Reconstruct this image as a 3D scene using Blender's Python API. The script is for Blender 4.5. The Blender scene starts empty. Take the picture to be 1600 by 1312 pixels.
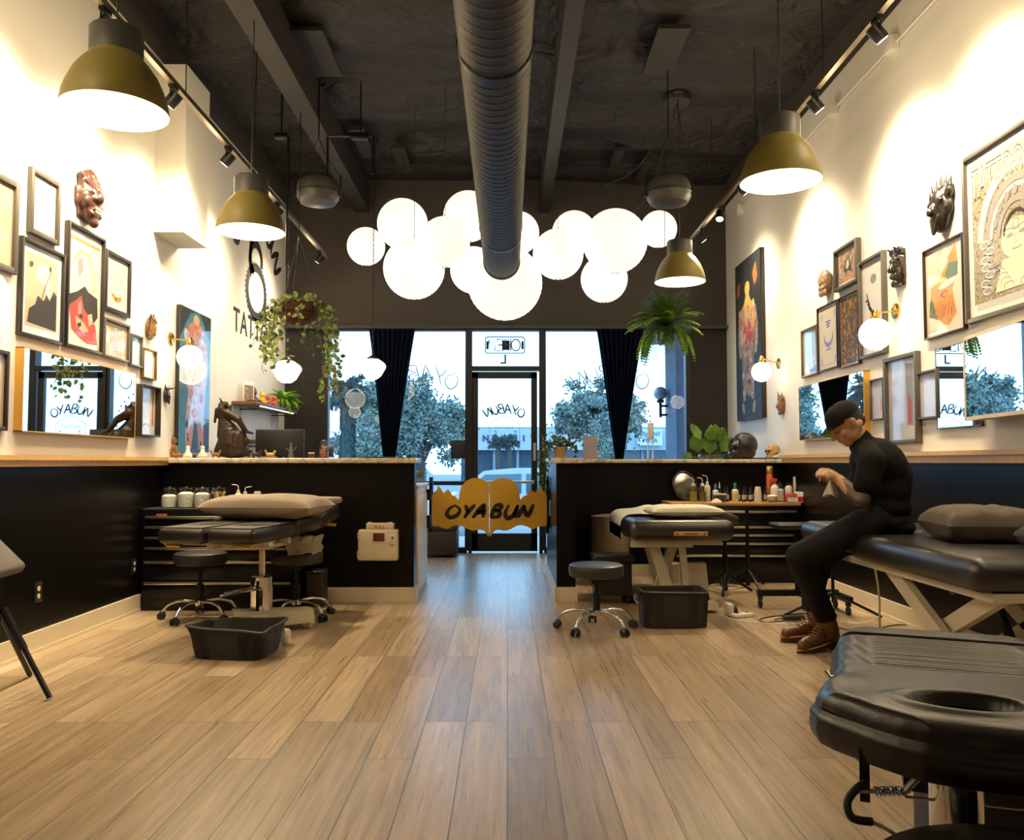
import bpy, math, random
from mathutils import Vector, Matrix, Euler, Quaternion, noise
R = math.radians
PI = math.pi
random.seed(7)
scene = bpy.context.scene
COL = scene.collection

# ------------------------------------------------------------ camera model
FPX = 1300.0
EYE = Vector((0, 0, 1.12))
PITCH = math.atan(66 / FPX)
YAW = math.atan(7 / FPX)
_F = Vector((math.sin(YAW) * math.cos(PITCH), math.cos(YAW) * math.cos(PITCH), math.sin(PITCH)))
_R = Vector((math.cos(YAW), -math.sin(YAW), 0))
_U = _R.cross(_F)

def _ray(px, py):
    return _F * FPX + _R * (px - 800) - _U * (py - 656)

def onX(px, py, X):
    d = _ray(px, py); return EYE + d * ((X - EYE.x) / d.x)

def onY(px, py, Y):
    d = _ray(px, py); return EYE + d * ((Y - EYE.y) / d.y)

def onZ(px, py, Z=0.0):
    d = _ray(px, py); return EYE + d * ((Z - EYE.z) / d.z)

XL, XR, YB, YF, ZC = -2.79, 2.76, 10.4, -3.2, 4.7

# ------------------------------------------------------------ materials
MATS = {}
def _nt(name):
    m = bpy.data.materials.new(name); m.use_nodes = True
    nt = m.node_tree
    return m, nt, nt.nodes, nt.links, nt.nodes['Principled BSDF']

def mat(name, col, rough=0.5, metal=0.0, var=0.12, scale=6.0, bump=0.0, bscale=40.0, coat=0.0, spec=None,
        trans=0.0, sheen=0.0, emit=None, estr=0.0, stretch=None, sss=0.0):
    """procedural principled material: colour mottled by noise, optional bump"""
    if name in MATS: return MATS[name]
    m, nt, N, L, b = _nt(name)
    tc = N.new('ShaderNodeTexCoord')
    mp = N.new('ShaderNodeMapping'); L.new(tc.outputs['Object'], mp.inputs['Vector'])
    if stretch: mp.inputs['Scale'].default_value = stretch
    nz = N.new('ShaderNodeTexNoise'); nz.inputs['Scale'].default_value = scale; nz.inputs['Detail'].default_value = 4
    L.new(mp.outputs[0], nz.inputs['Vector'])
    mx = N.new('ShaderNodeMix'); mx.data_type = 'RGBA'
    mx.inputs[6].default_value = (*[c * (1 - var) for c in col], 1)
    mx.inputs[7].default_value = (*[min(1, c * (1 + var)) for c in col], 1)
    L.new(nz.outputs['Fac'], mx.inputs[0]); L.new(mx.outputs[2], b.inputs['Base Color'])
    b.inputs['Roughness'].default_value = rough; b.inputs['Metallic'].default_value = metal
    b.inputs['Coat Weight'].default_value = coat; b.inputs['Coat Roughness'].default_value = 0.04
    b.inputs['Transmission Weight'].default_value = trans
    b.inputs['Sheen Weight'].default_value = sheen
    if spec is not None: b.inputs['Specular IOR Level'].default_value = spec
    if sss: b.inputs['Subsurface Weight'].default_value = sss; b.inputs['Subsurface Radius'].default_value = (.02, .01, .005)
    if emit:
        b.inputs['Emission Color'].default_value = (*emit, 1); b.inputs['Emission Strength'].default_value = estr
    if bump:
        n2 = N.new('ShaderNodeTexNoise'); n2.inputs['Scale'].default_value = bscale; n2.inputs['Detail'].default_value = 5
        L.new(mp.outputs[0], n2.inputs['Vector'])
        bp = N.new('ShaderNodeBump'); bp.inputs['Strength'].default_value = bump; bp.inputs['Distance'].default_value = 0.01
        L.new(n2.outputs['Fac'], bp.inputs['Height']); L.new(bp.outputs[0], b.inputs['Normal'])
    MATS[name] = m
    return m

def mat_pane(name, tint=(1, 1, 1), gloss=0.06, rough=0.0):
    """thin clear pane: transparent with a fresnel gloss"""
    if name in MATS: return MATS[name]
    m = bpy.data.materials.new(name); m.use_nodes = True
    nt = m.node_tree; N, L = nt.nodes, nt.links; N.clear()
    o = N.new('ShaderNodeOutputMaterial'); t = N.new('ShaderNodeBsdfTransparent'); g = N.new('ShaderNodeBsdfGlossy')
    t.inputs[0].default_value = (*tint, 1); g.inputs['Roughness'].default_value = rough
    f = N.new('ShaderNodeLayerWeight'); f.inputs[0].default_value = .5
    pw = N.new('ShaderNodeMath'); pw.operation = 'POWER'; pw.inputs[1].default_value = 4; L.new(f.outputs['Facing'], pw.inputs[0])
    ad = N.new('ShaderNodeMath'); ad.operation = 'ADD'; ad.inputs[1].default_value = gloss; ad.use_clamp = True
    L.new(pw.outputs[0], ad.inputs[0])
    x = N.new('ShaderNodeMixShader'); L.new(ad.outputs[0], x.inputs[0]); L.new(t.outputs[0], x.inputs[1]); L.new(g.outputs[0], x.inputs[2])
    L.new(x.outputs[0], o.inputs[0])
    MATS[name] = m
    return m

def mat_emit(name, col, s):
    if name in MATS: return MATS[name]
    m, nt, N, L, b = _nt(name)
    tc = N.new('ShaderNodeTexCoord'); nz = N.new('ShaderNodeTexNoise'); nz.inputs['Scale'].default_value = 5
    L.new(tc.outputs['Object'], nz.inputs[0])
    mr = N.new('ShaderNodeMapRange'); mr.inputs[3].default_value = s * .93; mr.inputs[4].default_value = s * 1.07
    L.new(nz.outputs['Fac'], mr.inputs[0]); L.new(mr.outputs[0], b.inputs['Emission Strength'])
    b.inputs['Base Color'].default_value = (*[min(.8, c) for c in col], 1); b.inputs['Emission Color'].default_value = (*col, 1)
    MATS[name] = m
    return m

# ------------------------------------------------------------ mesh builder
class MB:
    def __init__(s, M=None):
        s.V, s.F, s.I, s.S = [], [], [], []
        s.mi = 0; s.sm = True; s.M = M
    def at(s, loc=(0, 0, 0), rot=(0, 0, 0), sc=(1, 1, 1)):
        s.M = Matrix.Translation(loc) @ Euler([R(a) for a in rot]).to_matrix().to_4x4() @ Matrix.Diagonal((*sc, 1))
        return s
    def add(s, verts, faces, smooth=None):
        o = len(s.V)
        s.V += [(s.M @ Vector(v)) if s.M else Vector(v) for v in verts]
        for f in faces:
            s.F.append([i + o for i in f]); s.I.append(s.mi); s.S.append(s.sm if smooth is None else smooth)
        return s
    def box(s, c, d, rz=0, ry=0, rx=0):
        h = [x / 2 for x in d]; E = Euler((R(rx), R(ry), R(rz))).to_matrix(); c = Vector(c)
        v = [c + E @ Vector((x * h[0], y * h[1], z * h[2])) for x in (-1, 1) for y in (-1, 1) for z in (-1, 1)]
        return s.add(v, [(0, 1, 3, 2), (4, 6, 7, 5), (0, 4, 5, 1), (2, 3, 7, 6), (0, 2, 6, 4), (1, 5, 7, 3)], False)
    def bx(s, x0, x1, y0, y1, z0, z1):
        return s.box(((x0 + x1) / 2, (y0 + y1) / 2, (z0 + z1) / 2), (abs(x1 - x0), abs(y1 - y0), abs(z1 - z0)))
    def rbox(s, c, d, r=0.01, q=3, rz=0, ry=0, rx=0):
        """rounded box"""
        h = [x / 2 for x in d]; r = min(r, *[x * .98 for x in h]); E = Euler((R(rx), R(ry), R(rz))).to_matrix(); c = Vector(c)
        rings = []
        lats = [(90 - 90 * k / q, 1) for k in range(q + 1)] + [(-90 * k / q, -1) for k in range(q + 1)]
        for la, sz in lats:
            la = min(86, max(-86, la))
            ring = []
            for quad in range(4):
                sx = 1 if quad in (0, 3) else -1; sy = 1 if quad in (0, 1) else -1
                for k in range(q + 1):
                    th = R(quad * 90 + 90 * k / q)
                    ring.append(Vector((sx * (h[0] - r) + r * math.cos(R(la)) * math.cos(th),
                                        sy * (h[1] - r) + r * math.cos(R(la)) * math.sin(th),
                                        sz * (h[2] - r) + r * (math.sin(R(la)) if abs(la) < 86 else sz))))
            rings.append(ring)
        n = len(rings[0]); v = [c + E @ p for rg in rings for p in rg]
        f = [tuple(range(n)), tuple(reversed(range((len(rings) - 1) * n, len(rings) * n)))]
        for i in range(len(rings) - 1):
            for j in range(n):
                a = i * n + j; b2 = i * n + (j + 1) % n
                f.append((a, a + n, b2 + n, b2))
        return s.add(v, f, True)
    def lathe(s, prof, c=(0, 0, 0), n=24, axis=None, ang=None, cap=True, sc=(1, 1)):
        """profile [(r,z)...] about z, or about the given axis"""
        q = Vector((0, 0, 1)).rotation_difference(Vector(axis)) if axis is not None else Quaternion()
        c = Vector(c); v = []
        for r_, z in prof:
            for k in range(n):
                a = 2 * PI * k / n
                v.append(c + q @ Vector((r_ * math.cos(a) * sc[0], r_ * math.sin(a) * sc[1], z)))
        f = []
        for i in range(len(prof) - 1):
            for k in range(n):
                a = i * n + k; b2 = i * n + (k + 1) % n
                f.append((a, b2, b2 + n, a + n))
        if cap:
            if prof[0][0] > 1e-5: f.append(tuple(reversed(range(n))))
            if prof[-1][0] > 1e-5: f.append(tuple(range((len(prof) - 1) * n, len(prof) * n)))
        return s.add(v, f)
    def cyl(s, p0, p1, r0, r1=None, n=16):
        p0, p1 = Vector(p0), Vector(p1); r1 = r0 if r1 is None else r1
        return s.lathe([(r0, 0), (r1, (p1 - p0).length)], p0, n, (p1 - p0).normalized())
    def tube(s, pts, r, n=8, closed=False, cap=True):
        P = [Vector(p) for p in pts]; m = len(P)
        rr = r if isinstance(r, (list, tuple)) else [r] * m
        T = []
        for i in range(m):
            a = P[(i - 1) % m] if (closed or i > 0) else P[i]; b2 = P[(i + 1) % m] if (closed or i < m - 1) else P[i]
            t = b2 - a; T.append(t.normalized() if t.length > 1e-9 else Vector((0, 0, 1)))
        u = T[0].orthogonal().normalized(); v = []
        for i in range(m):
            if i: u = T[i - 1].rotation_difference(T[i]) @ u
            u = (u - T[i] * u.dot(T[i])).normalized(); w = T[i].cross(u)
            for k in range(n):
                a = 2 * PI * k / n; v.append(P[i] + (u * math.cos(a) + w * math.sin(a)) * rr[i])
        f = []
        for i in range(m if closed else m - 1):
            for k in range(n):
                a = i * n + k; b2 = i * n + (k + 1) % n; c2 = ((i + 1) % m) * n
                f.append((a, b2, c2 + (k + 1) % n, c2 + k))
        if cap and not closed: f += [tuple(reversed(range(n))), tuple(range((m - 1) * n, m * n))]
        return s.add(v, f)
    def ell(s, c, r, n=16, m=10, rot=(0, 0, 0)):
        E = Euler([R(a) for a in rot]).to_matrix(); c = Vector(c)
        if not isinstance(r, (list, tuple)): r = (r, r, r)
        v = [c + E @ Vector((0, 0, r[2]))]
        for i in range(1, m):
            t = PI * i / m
            for k in range(n):
                a = 2 * PI * k / n
                v.append(c + E @ Vector((r[0] * math.sin(t) * math.cos(a), r[1] * math.sin(t) * math.sin(a), r[2] * math.cos(t))))
        v.append(c - E @ Vector((0, 0, r[2])))
        f = [(0, 1 + k, 1 + (k + 1) % n) for k in range(n)]
        for i in range(m - 2):
            for k in range(n):
                a = 1 + i * n + k; b2 = 1 + i * n + (k + 1) % n
                f.append((a, a + n, b2 + n, b2))
        e = len(v) - 1; o = 1 + (m - 2) * n
        f += [(o + k, e, o + (k + 1) % n) for k in range(n)]
        return s.add(v, f)
    def cap(s, p0, p1, r0, r1=None, n=14):
        """tapered capsule"""
        p0, p1 = Vector(p0), Vector(p1); r1 = r0 if r1 is None else r1; L = (p1 - p0).length
        pr = [(0.0001, -r0)] + [(r0 * math.cos(R(a)), r0 * math.sin(R(a))) for a in (-60, -30)] + [(r0, 0), (r1, L)] + \
             [(r1 * math.cos(R(a)), L + r1 * math.sin(R(a))) for a in (30, 60)] + [(0.0001, L + r1)]
        return s.lathe(pr, p0, n, (p1 - p0).normalized() if L > 1e-6 else None)
    def prism(s, poly, y0, y1):
        """polygon in local x,z extruded along y"""
        n = len(poly)
        v = [(x, y0, z) for x, z in poly] + [(x, y1, z) for x, z in poly]
        f = [tuple(range(n)), tuple(reversed(range(n, 2 * n)))] + [(i, i + n, (i + 1) % n + n, (i + 1) % n) for i in range(n)]
        return s.add(v, f, False)
    def flat(s, poly, y=0.0):
        return s.add([(x, y, z) for x, z in poly], [tuple(range(len(poly)))], False)
    def fell(s, cx, cz, rx, rz, y=0.0, n=20, rot=0):
        c_, s_ = math.cos(R(rot)), math.sin(R(rot)); p = []
        for k in range(n):
            a = 2 * PI * k / n; x = rx * math.cos(a); z = rz * math.sin(a)
            p.append((cx + x * c_ - z * s_, cz + x * s_ + z * c_))
        return s.flat(p, y)
    def fline(s, pts, w, y=0.0, w1=None):
        """flat brush stroke along points in the x,z plane"""
        m = len(pts); L_, R_ = [], []
        for i in range(m):
            a = pts[max(0, i - 1)]; b2 = pts[min(m - 1, i + 1)]
            dx, dz = b2[0] - a[0], b2[1] - a[1]; l = math.hypot(dx, dz) or 1
            ww = (w[i] if isinstance(w, (list, tuple)) else (w if w1 is None else w + (w1 - w) * i / (m - 1))) / 2
            L_.append((pts[i][0] - dz / l * ww, y, pts[i][1] + dx / l * ww)); R_.append((pts[i][0] + dz / l * ww, y, pts[i][1] - dx / l * ww))
        return s.add(L_ + R_, [(i, i + 1, m + i + 1, m + i) for i in range(m - 1)], False)
    def grid(s, fn, nu, nv, closed_u=False):
        v = [fn(i / nu, j / nv) for j in range(nv + 1) for i in range(nu + (0 if closed_u else 1))]
        w = nu if closed_u else nu + 1
        f = [(j * w + i, j * w + (i + 1) % w, (j + 1) * w + (i + 1) % w, (j + 1) * w + i) for j in range(nv) for i in range(nu)]
        return s.add(v, f)
    def pillow(s, c, w, d, h, rz=0, tilt=0, n=14, droop=0.0, seed=0):
        E = Euler((R(tilt), 0, R(rz))).to_matrix(); c = Vector(c)
        def fn(sg):
            def g(u, v):
                a, b2 = 2 * u - 1, 2 * v - 1
                pinch = 1 - .10 * (1 - abs(a)) ** 0 * (b2 * b2) * (1 - abs(a) ** 2) ; pin2 = 1 - .10 * (1 - b2 * b2) * a * a
                x = a * w / 2 * (1 - .09 * (1 - b2 * b2) * abs(a)) ; y = b2 * d / 2 * (1 - .09 * (1 - a * a) * abs(b2))
                t = max(0, (1 - a ** 4)) ** .5 * max(0, (1 - b2 ** 4)) ** .5
                wr = noise.noise(Vector((a * 3 + seed, b2 * 3, sg))) * .16 * t
                z = sg * h / 2 * (t ** .8 + wr) 
                return c + E @ Vector((x, y, z - droop * (a * a + b2 * b2)))
            return g
        s.grid(fn(1), n, n); s.grid(fn(-1), n, n)
        return s
    def leaf(s, p, d, up, L, W, bend=0.15):
        p, d, up = Vector(p), Vector(d).normalized(), Vector(up)
        side = d.cross(up); side = side.normalized() if side.length > 1e-4 else d.orthogonal().normalized()
        nrm = side.cross(d)
        P = lambda a, b2, c2: p + d * (a * L) + side * (b2 * W) + nrm * (c2 * L)
        v = [P(0, 0, 0), P(.3, -.5, .05), P(.3, 0, -.02), P(.3, .5, .05), P(.7, -.42, -bend * .3), P(.7, 0, -bend * .6), P(.7, .42, -bend * .3), P(1, 0, -bend)]
        return s.add(v, [(0, 1, 2), (0, 2, 3), (1, 4, 5, 2), (2, 5, 6, 3), (4, 7, 5), (5, 7, 6)])
    def text(s, txt, size, place, sx=1.0, extrude=0.0, offset=0.0, shear=0.0, mirror=False, align='CENTER', space=1.0):
        cu = bpy.data.curves.new('tmp_text', 'FONT'); cu.body = txt; cu.size = size; cu.extrude = extrude; cu.offset = offset
        cu.shear = shear; cu.align_x = align; cu.align_y = 'CENTER'; cu.resolution_u = 3; cu.space_character = space
        o = bpy.data.objects.new('tmp_text', cu); COL.objects.link(o)
        dg = bpy.context.evaluated_depsgraph_get(); me = o.evaluated_get(dg).to_mesh()
        k = -1 if mirror else 1
        vs = [place(Vector((v.co.x * sx * k, v.co.z, v.co.y))) for v in me.vertices]; fs = [tuple(p.vertices) for p in me.polygons]
        o.evaluated_get(dg).to_mesh_clear(); bpy.data.objects.remove(o); bpy.data.curves.remove(cu)
        return s.add(vs, fs, False)
    def build(s, name, mats, parent=None, remesh=None, smooth_it=0, split=None, sharp=38):
        me = bpy.data.meshes.new(name); me.from_pydata([tuple(v) for v in s.V], [], s.F)
        if not isinstance(mats, (list, tuple)): mats = [mats]
        if remesh:
            me.update()
            o = bpy.data.objects.new('tmp_rm', me); COL.objects.link(o)
            md = o.modifiers.new('r', 'REMESH'); md.mode = 'VOXEL'; md.voxel_size = remesh; md.use_smooth_shade = True
            if smooth_it:
                ms = o.modifiers.new('s', 'SMOOTH'); ms.factor = .5; ms.iterations = smooth_it
            dg = bpy.context.evaluated_depsgraph_get()
            m2 = bpy.data.meshes.new_from_object(o.evaluated_get(dg)); bpy.data.objects.remove(o); bpy.data.meshes.remove(me); me = m2; me.name = name
            for p in me.polygons: p.use_smooth = True
            me.materials.clear()
            for m in mats: me.materials.append(m)
            if split:
                for p in me.polygons: p.material_index = split(p.center)
        else:
            for m in mats: me.materials.append(m)
            me.polygons.foreach_set('material_index', s.I); me.polygons.foreach_set('use_smooth', s.S)
            me.update(); me.validate()
            me.set_sharp_from_angle(angle=R(sharp))
        o = bpy.data.objects.new(name, me); COL.objects.link(o)
        if parent: o.parent = parent
        return o

def thing(name, label, cat, loc=(0, 0, 0), rz=0, group=None, rx=0, ry=0):
    o = bpy.data.objects.new(name, None); COL.objects.link(o); o.empty_display_size = .05
    o.location = loc; o.rotation_euler = (R(rx), R(ry), R(rz)); o['label'] = label; o['category'] = cat
    if group: o['group'] = group
    return o

def solo(name, mb, mats, label, cat, loc=(0, 0, 0), rz=0, group=None, kind=None, rx=0, ry=0, **kw):
    o = mb.build(name, mats, **kw); o.location = loc; o.rotation_euler = (R(rx), R(ry), R(rz)); o['label'] = label; o['category'] = cat
    if group: o['group'] = group
    if kind: o['kind'] = kind
    return o

def struct(name, mb, mats, label, cat='structure', parent=None, **kw):
    o = mb.build(name, mats, parent, **kw)
    if not parent: o['kind'] = 'structure'; o['label'] = label; o['category'] = cat
    return o

def copy_tree(o, parent=None):
    c = o.copy(); COL.objects.link(c); c.parent = parent
    for ch in list(o.children): copy_tree(ch, c)
    return c

def dup(root, loc, rz=None, label=None, group=None):
    c = copy_tree(root); c.location = loc
    if rz is not None: c.rotation_euler.z = R(rz)
    if label: c['label'] = label
    if group: c['group'] = group
    return c

def arc(cx, cz, r, a0, a1, n=12, rz_=None):
    rz_ = rz_ or r
    return [(cx + r * math.cos(R(a0 + (a1 - a0) * k / n)), cz + rz_ * math.sin(R(a0 + (a1 - a0) * k / n))) for k in range(n + 1)]

def bez(p, n=12):
    """smooth Catmull-Rom through points"""
    P = [Vector(q) for q in p]; out = []
    for i in range(len(P) - 1):
        a, b2, c2, d = P[max(0, i - 1)], P[i], P[i + 1], P[min(len(P) - 1, i + 2)]
        for k in range(n):
            t = k / n
            out.append(.5 * ((2 * b2) + (c2 - a) * t + (2 * a - 5 * b2 + 4 * c2 - d) * t * t + (-a + 3 * b2 - 3 * c2 + d) * t ** 3))
    out.append(P[-1]); return out
SKY_STR = 4.0; EXPO = 0.0
# ------------------------------------------------------------ common materials
BLK = mat('black_paint', (.0035, .003, .003), .30, bump=.05, bscale=25, var=.3, spec=.18)
WHT = mat('warm_white_paint', (.80, .765, .70), .6, bump=.04, bscale=60, var=.03)
TRIMW = mat('cream_trim', (.72, .62, .45), .4, var=.05)
OAK = mat('golden_wood', (.62, .36, .10), .4, var=.25, scale=5, stretch=(1, 8, 8))
BLKM = mat('black_metal', (.012, .012, .013), .35, .6, var=.2)
BLKP = mat('black_plastic', (.012, .012, .012), .4, var=.2)
CHROME = mat('chrome', (.75, .75, .76), .08, 1.0, var=.05)
STEEL = mat('brushed_steel', (.62, .58, .52), .36, 1.0, var=.12, stretch=(1, 1, 30), scale=20)
BRASS = mat('brass', (.80, .50, .14), .22, 1.0, var=.08)
VINYL = mat('black_vinyl', (.016, .014, .013), .30, bump=.12, bscale=220, var=.15, spec=.6)
IVORY = mat('ivory_plastic', (.70, .60, .42), .4, var=.05)
WPLA = mat('white_plastic', (.78, .75, .70), .4, var=.04)
GLASS = mat_pane('clear_glass')
MIRROR = mat('mirror_glass', (.93, .94, .94), .005, 1.0, var=.005)
DARKG = mat('dark_gray_paint', (.05, .045, .04), .6)

# floor: planks running away from the viewer
def mat_floor():
    m, nt, N, L, b = _nt('oak_plank_floor')
    tc = N.new('ShaderNodeTexCoord'); sp = N.new('ShaderNodeSeparateXYZ'); L.new(tc.outputs['Object'], sp.inputs[0])
    cb = N.new('ShaderNodeCombineXYZ'); L.new(sp.outputs['Y'], cb.inputs[0]); L.new(sp.outputs['X'], cb.inputs[1])
    br = N.new('ShaderNodeTexBrick'); L.new(cb.outputs[0], br.inputs['Vector'])
    br.offset = .37; br.offset_frequency = 3; br.squash_frequency = 1
    br.inputs['Scale'].default_value = 1; br.inputs['Brick Width'].default_value = 1.22; br.inputs['Row Height'].default_value = .178
    br.inputs['Mortar Size'].default_value = .003; br.inputs['Mortar Smooth'].default_value = .3
    br.inputs['Color1'].default_value = (0, 0, 0, 1); br.inputs['Color2'].default_value = (1, 1, 1, 1); br.inputs['Mortar'].default_value = (.5, .5, .5, 1)
    ramp = N.new('ShaderNodeValToRGB'); e = ramp.color_ramp.elements
    e[0].color = (.31, .215, .122, 1); e[1].color = (.54, .40, .26, 1)
    k = e.new(.5); k.color = (.42, .305, .185, 1)
    L.new(br.outputs['Color'], ramp.inputs[0])
    # grain stretched along the plank, shifted per plank
    mp = N.new('ShaderNodeMapping'); mp.inputs['Scale'].default_value = (1.6, 26, 1)
    ad = N.new('ShaderNodeVectorMath'); ad.operation = 'ADD'
    ml = N.new('ShaderNodeVectorMath'); ml.operation = 'SCALE'; ml.inputs['Scale'].default_value = 13
    L.new(br.outputs['Color'], ml.inputs[0]); L.new(cb.outputs[0], ad.inputs[0]); L.new(ml.outputs[0], ad.inputs[1])
    L.new(ad.outputs[0], mp.inputs['Vector'])
    nz = N.new('ShaderNodeTexNoise'); nz.inputs['Scale'].default_value = 1; nz.inputs['Detail'].default_value = 8; nz.inputs['Roughness'].default_value = .65
    nz.inputs['Distortion'].default_value = .6
    L.new(mp.outputs[0], nz.inputs['Vector'])
    mp2 = N.new('ShaderNodeMapping'); mp2.inputs['Scale'].default_value = (1.8, 95, 1); L.new(ad.outputs[0], mp2.inputs['Vector'])
    n3 = N.new('ShaderNodeTexNoise'); n3.inputs['Scale'].default_value = 1; n3.inputs['Detail'].default_value = 4; L.new(mp2.outputs[0], n3.inputs['Vector'])
    gr = N.new('ShaderNodeMapRange'); gr.inputs[1].default_value = .3; gr.inputs[2].default_value = .7; gr.inputs[3].default_value = .60; gr.inputs[4].default_value = 1.25
    L.new(nz.outputs['Fac'], gr.inputs[0])
    g3 = N.new('ShaderNodeMapRange'); g3.inputs[1].default_value = .35; g3.inputs[2].default_value = .65; g3.inputs[3].default_value = .89; g3.inputs[4].default_value = 1.06
    L.new(n3.outputs['Fac'], g3.inputs[0])
    mu = N.new('ShaderNodeMath'); mu.operation = 'MULTIPLY'; L.new(gr.outputs[0], mu.inputs[0]); L.new(g3.outputs[0], mu.inputs[1])
    mo = N.new('ShaderNodeMapRange'); mo.inputs[3].default_value = 1; mo.inputs[4].default_value = .3; L.new(br.outputs['Fac'], mo.inputs[0])
    m2 = N.new('ShaderNodeMath'); m2.operation = 'MULTIPLY'; L.new(mu.outputs[0], m2.inputs[0]); L.new(mo.outputs[0], m2.inputs[1])
    sc = N.new('ShaderNodeVectorMath'); sc.operation = 'SCALE'; L.new(ramp.outputs[0], sc.inputs[0]); L.new(m2.outputs[0], sc.inputs['Scale'])
    L.new(sc.outputs[0], b.inputs['Base Color'])
    rr = N.new('ShaderNodeMapRange'); rr.inputs[3].default_value = .22; rr.inputs[4].default_value = .38; L.new(n3.outputs['Fac'], rr.inputs[0]); L.new(rr.outputs[0], b.inputs['Roughness'])
    bp = N.new('ShaderNodeBump'); bp.inputs['Strength'].default_value = .22; bp.inputs['Distance'].default_value = .003
    L.new(m2.outputs[0], bp.inputs['Height']); L.new(bp.outputs[0], b.inputs['Normal'])
    return m

def mat_brick(name, col, sc=1.0, vert='X'):
    m, nt, N, L, b = _nt(name)
    tc = N.new('ShaderNodeTexCoord'); sp = N.new('ShaderNodeSeparateXYZ'); L.new(tc.outputs['Object'], sp.inputs[0])
    cb = N.new('ShaderNodeCombineXYZ'); L.new(sp.outputs[vert], cb.inputs[0]); L.new(sp.outputs['Z'], cb.inputs[1])
    br = N.new('ShaderNodeTexBrick'); L.new(cb.outputs[0], br.inputs['Vector'])
    br.inputs['Scale'].default_value = sc; br.inputs['Brick Width'].default_value = .30; br.inputs['Row Height'].default_value = .105; br.inputs['Mortar Size'].default_value = .008
    br.inputs['Color1'].default_value = (*col, 1); br.inputs['Color2'].default_value = (*[c * 1.35 for c in col], 1); br.inputs['Mortar'].default_value = (*[c * .6 for c in col], 1)
    L.new(br.outputs['Color'], b.inputs['Base Color']); b.inputs['Roughness'].default_value = .6
    nz = N.new('ShaderNodeTexNoise'); nz.inputs['Scale'].default_value = 30; L.new(tc.outputs['Object'], nz.inputs[0])
    mx = N.new('ShaderNodeMath'); mx.operation = 'MULTIPLY_ADD'; mx.inputs[1].default_value = -1; L.new(br.outputs['Fac'], mx.inputs[0]); L.new(nz.outputs['Fac'], mx.inputs[2])
    bp = N.new('ShaderNodeBump'); bp.inputs['Strength'].default_value = .7; bp.inputs['Distance'].default_value = .012
    L.new(mx.outputs[0], bp.inputs['Height']); L.new(bp.outputs[0], b.inputs['Normal'])
    return m

def mat_insulation():
    m, nt, N, L, b = _nt('black_insulation_blanket')
    b.inputs['Base Color'].default_value = (.017, .0135, .011, 1); b.inputs['Roughness'].default_value = .62
    tc = N.new('ShaderNodeTexCoord'); mp = N.new('ShaderNodeMapping'); L.new(tc.outputs['Object'], mp.inputs[0]); mp.inputs['Scale'].default_value = (1, 1.3, 1)
    nz = N.new('ShaderNodeTexNoise'); nz.inputs['Scale'].default_value = 3.4; nz.inputs['Detail'].default_value = 6; nz.inputs['Distortion'].default_value = .9
    L.new(mp.outputs[0], nz.inputs[0])
    wv = N.new('ShaderNodeTexWave'); wv.bands_direction = 'Y'; wv.inputs['Scale'].default_value = .42; wv.inputs['Distortion'].default_value = 1.2
    wv.inputs['Detail'].default_value = 2; L.new(tc.outputs['Object'], wv.inputs[0])
    ad = N.new('ShaderNodeMath'); ad.operation = 'MULTIPLY_ADD'; ad.inputs[1].default_value = .7; L.new(wv.outputs['Fac'], ad.inputs[0]); L.new(nz.outputs['Fac'], ad.inputs[2])
    bp = N.new('ShaderNodeBump'); bp.inputs['Strength'].default_value = 1; bp.inputs['Distance'].default_value = .13
    L.new(ad.outputs[0], bp.inputs['Height']); L.new(bp.outputs[0], b.inputs['Normal'])
    return m

FLOORM = mat_floor(); BRICK = mat_brick('black_painted_brick', (.012, .009, .007)); INSUL = mat_insulation()
HEAD = mat('dark_brown_header', (.045, .036, .028), .7, bump=.06, bscale=40, var=.08)

struct('floor', MB().bx(XL - .1, XR + .1, YF, YB + .15, -.1, 0), FLOORM, 'light oak plank floor of the studio', 'floor')
c = MB().grid(lambda u, v: (XL + (XR - XL) * u, YF + (YB - YF) * v, ZC - .09 * abs(math.sin(v * 31 + 1.1 * math.sin(u * 5))) ** 2.2 * .8 + .05 * noise.noise(Vector((u * 6, v * 22, 0)))), 50, 160)
struct('ceiling', c, INSUL, 'dark quilted insulation ceiling over the studio', 'ceiling')

RZ = {-1: (1.095, 1.16), 1: (1.115, 1.19)}
for side, X, nm in ((-1, XL, 'left'), (1, XR, 'right')):
    o = X + side * .12
    w = MB(); w.sm = False
    w.bx(X, o, YF, YB + .1, RZ[side][1] - .02, 4.35)
    w.mi = 1; w.bx(X, o, YF, YB + .1, 0, RZ[side][1] - .02); w.mi = 2; w.bx(X, o, YF, YB + .1, 4.35, ZC + .1)
    struct('wall_' + nm, w, [WHT, BLK, DARKG], 'long side wall, warm white above glossy black wainscot', 'wall')
    b_ = MB(); yend = 6.85 if side < 0 else 8.3
    b_.bx(X, X - side * .045, YF, yend, RZ[side][0], RZ[side][1] - .028); b_.bx(X, X - side * .06, YF, yend, RZ[side][1] - .028, RZ[side][1])
    struct('trim_%d' % (1 if side < 0 else 2), b_, OAK, 'golden wood chair rail between white and black wall paint', 'chair rail')
    b_ = MB(); yb = 6.37 if side < 0 else 7.8
    b_.bx(X, X - side * .015, YF, yb, 0, .125); b_.bx(X, X - side * .02, YF, yb, .0, .02)
    struct('baseboard_' + nm, b_, TRIMW, 'cream painted baseboard along the black side wall', 'baseboard')

struct('wall_front', MB().bx(XL - .1, XR + .1, YF - .1, YF, 0, ZC), WHT, 'plain white wall behind the viewer', 'wall')

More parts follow.
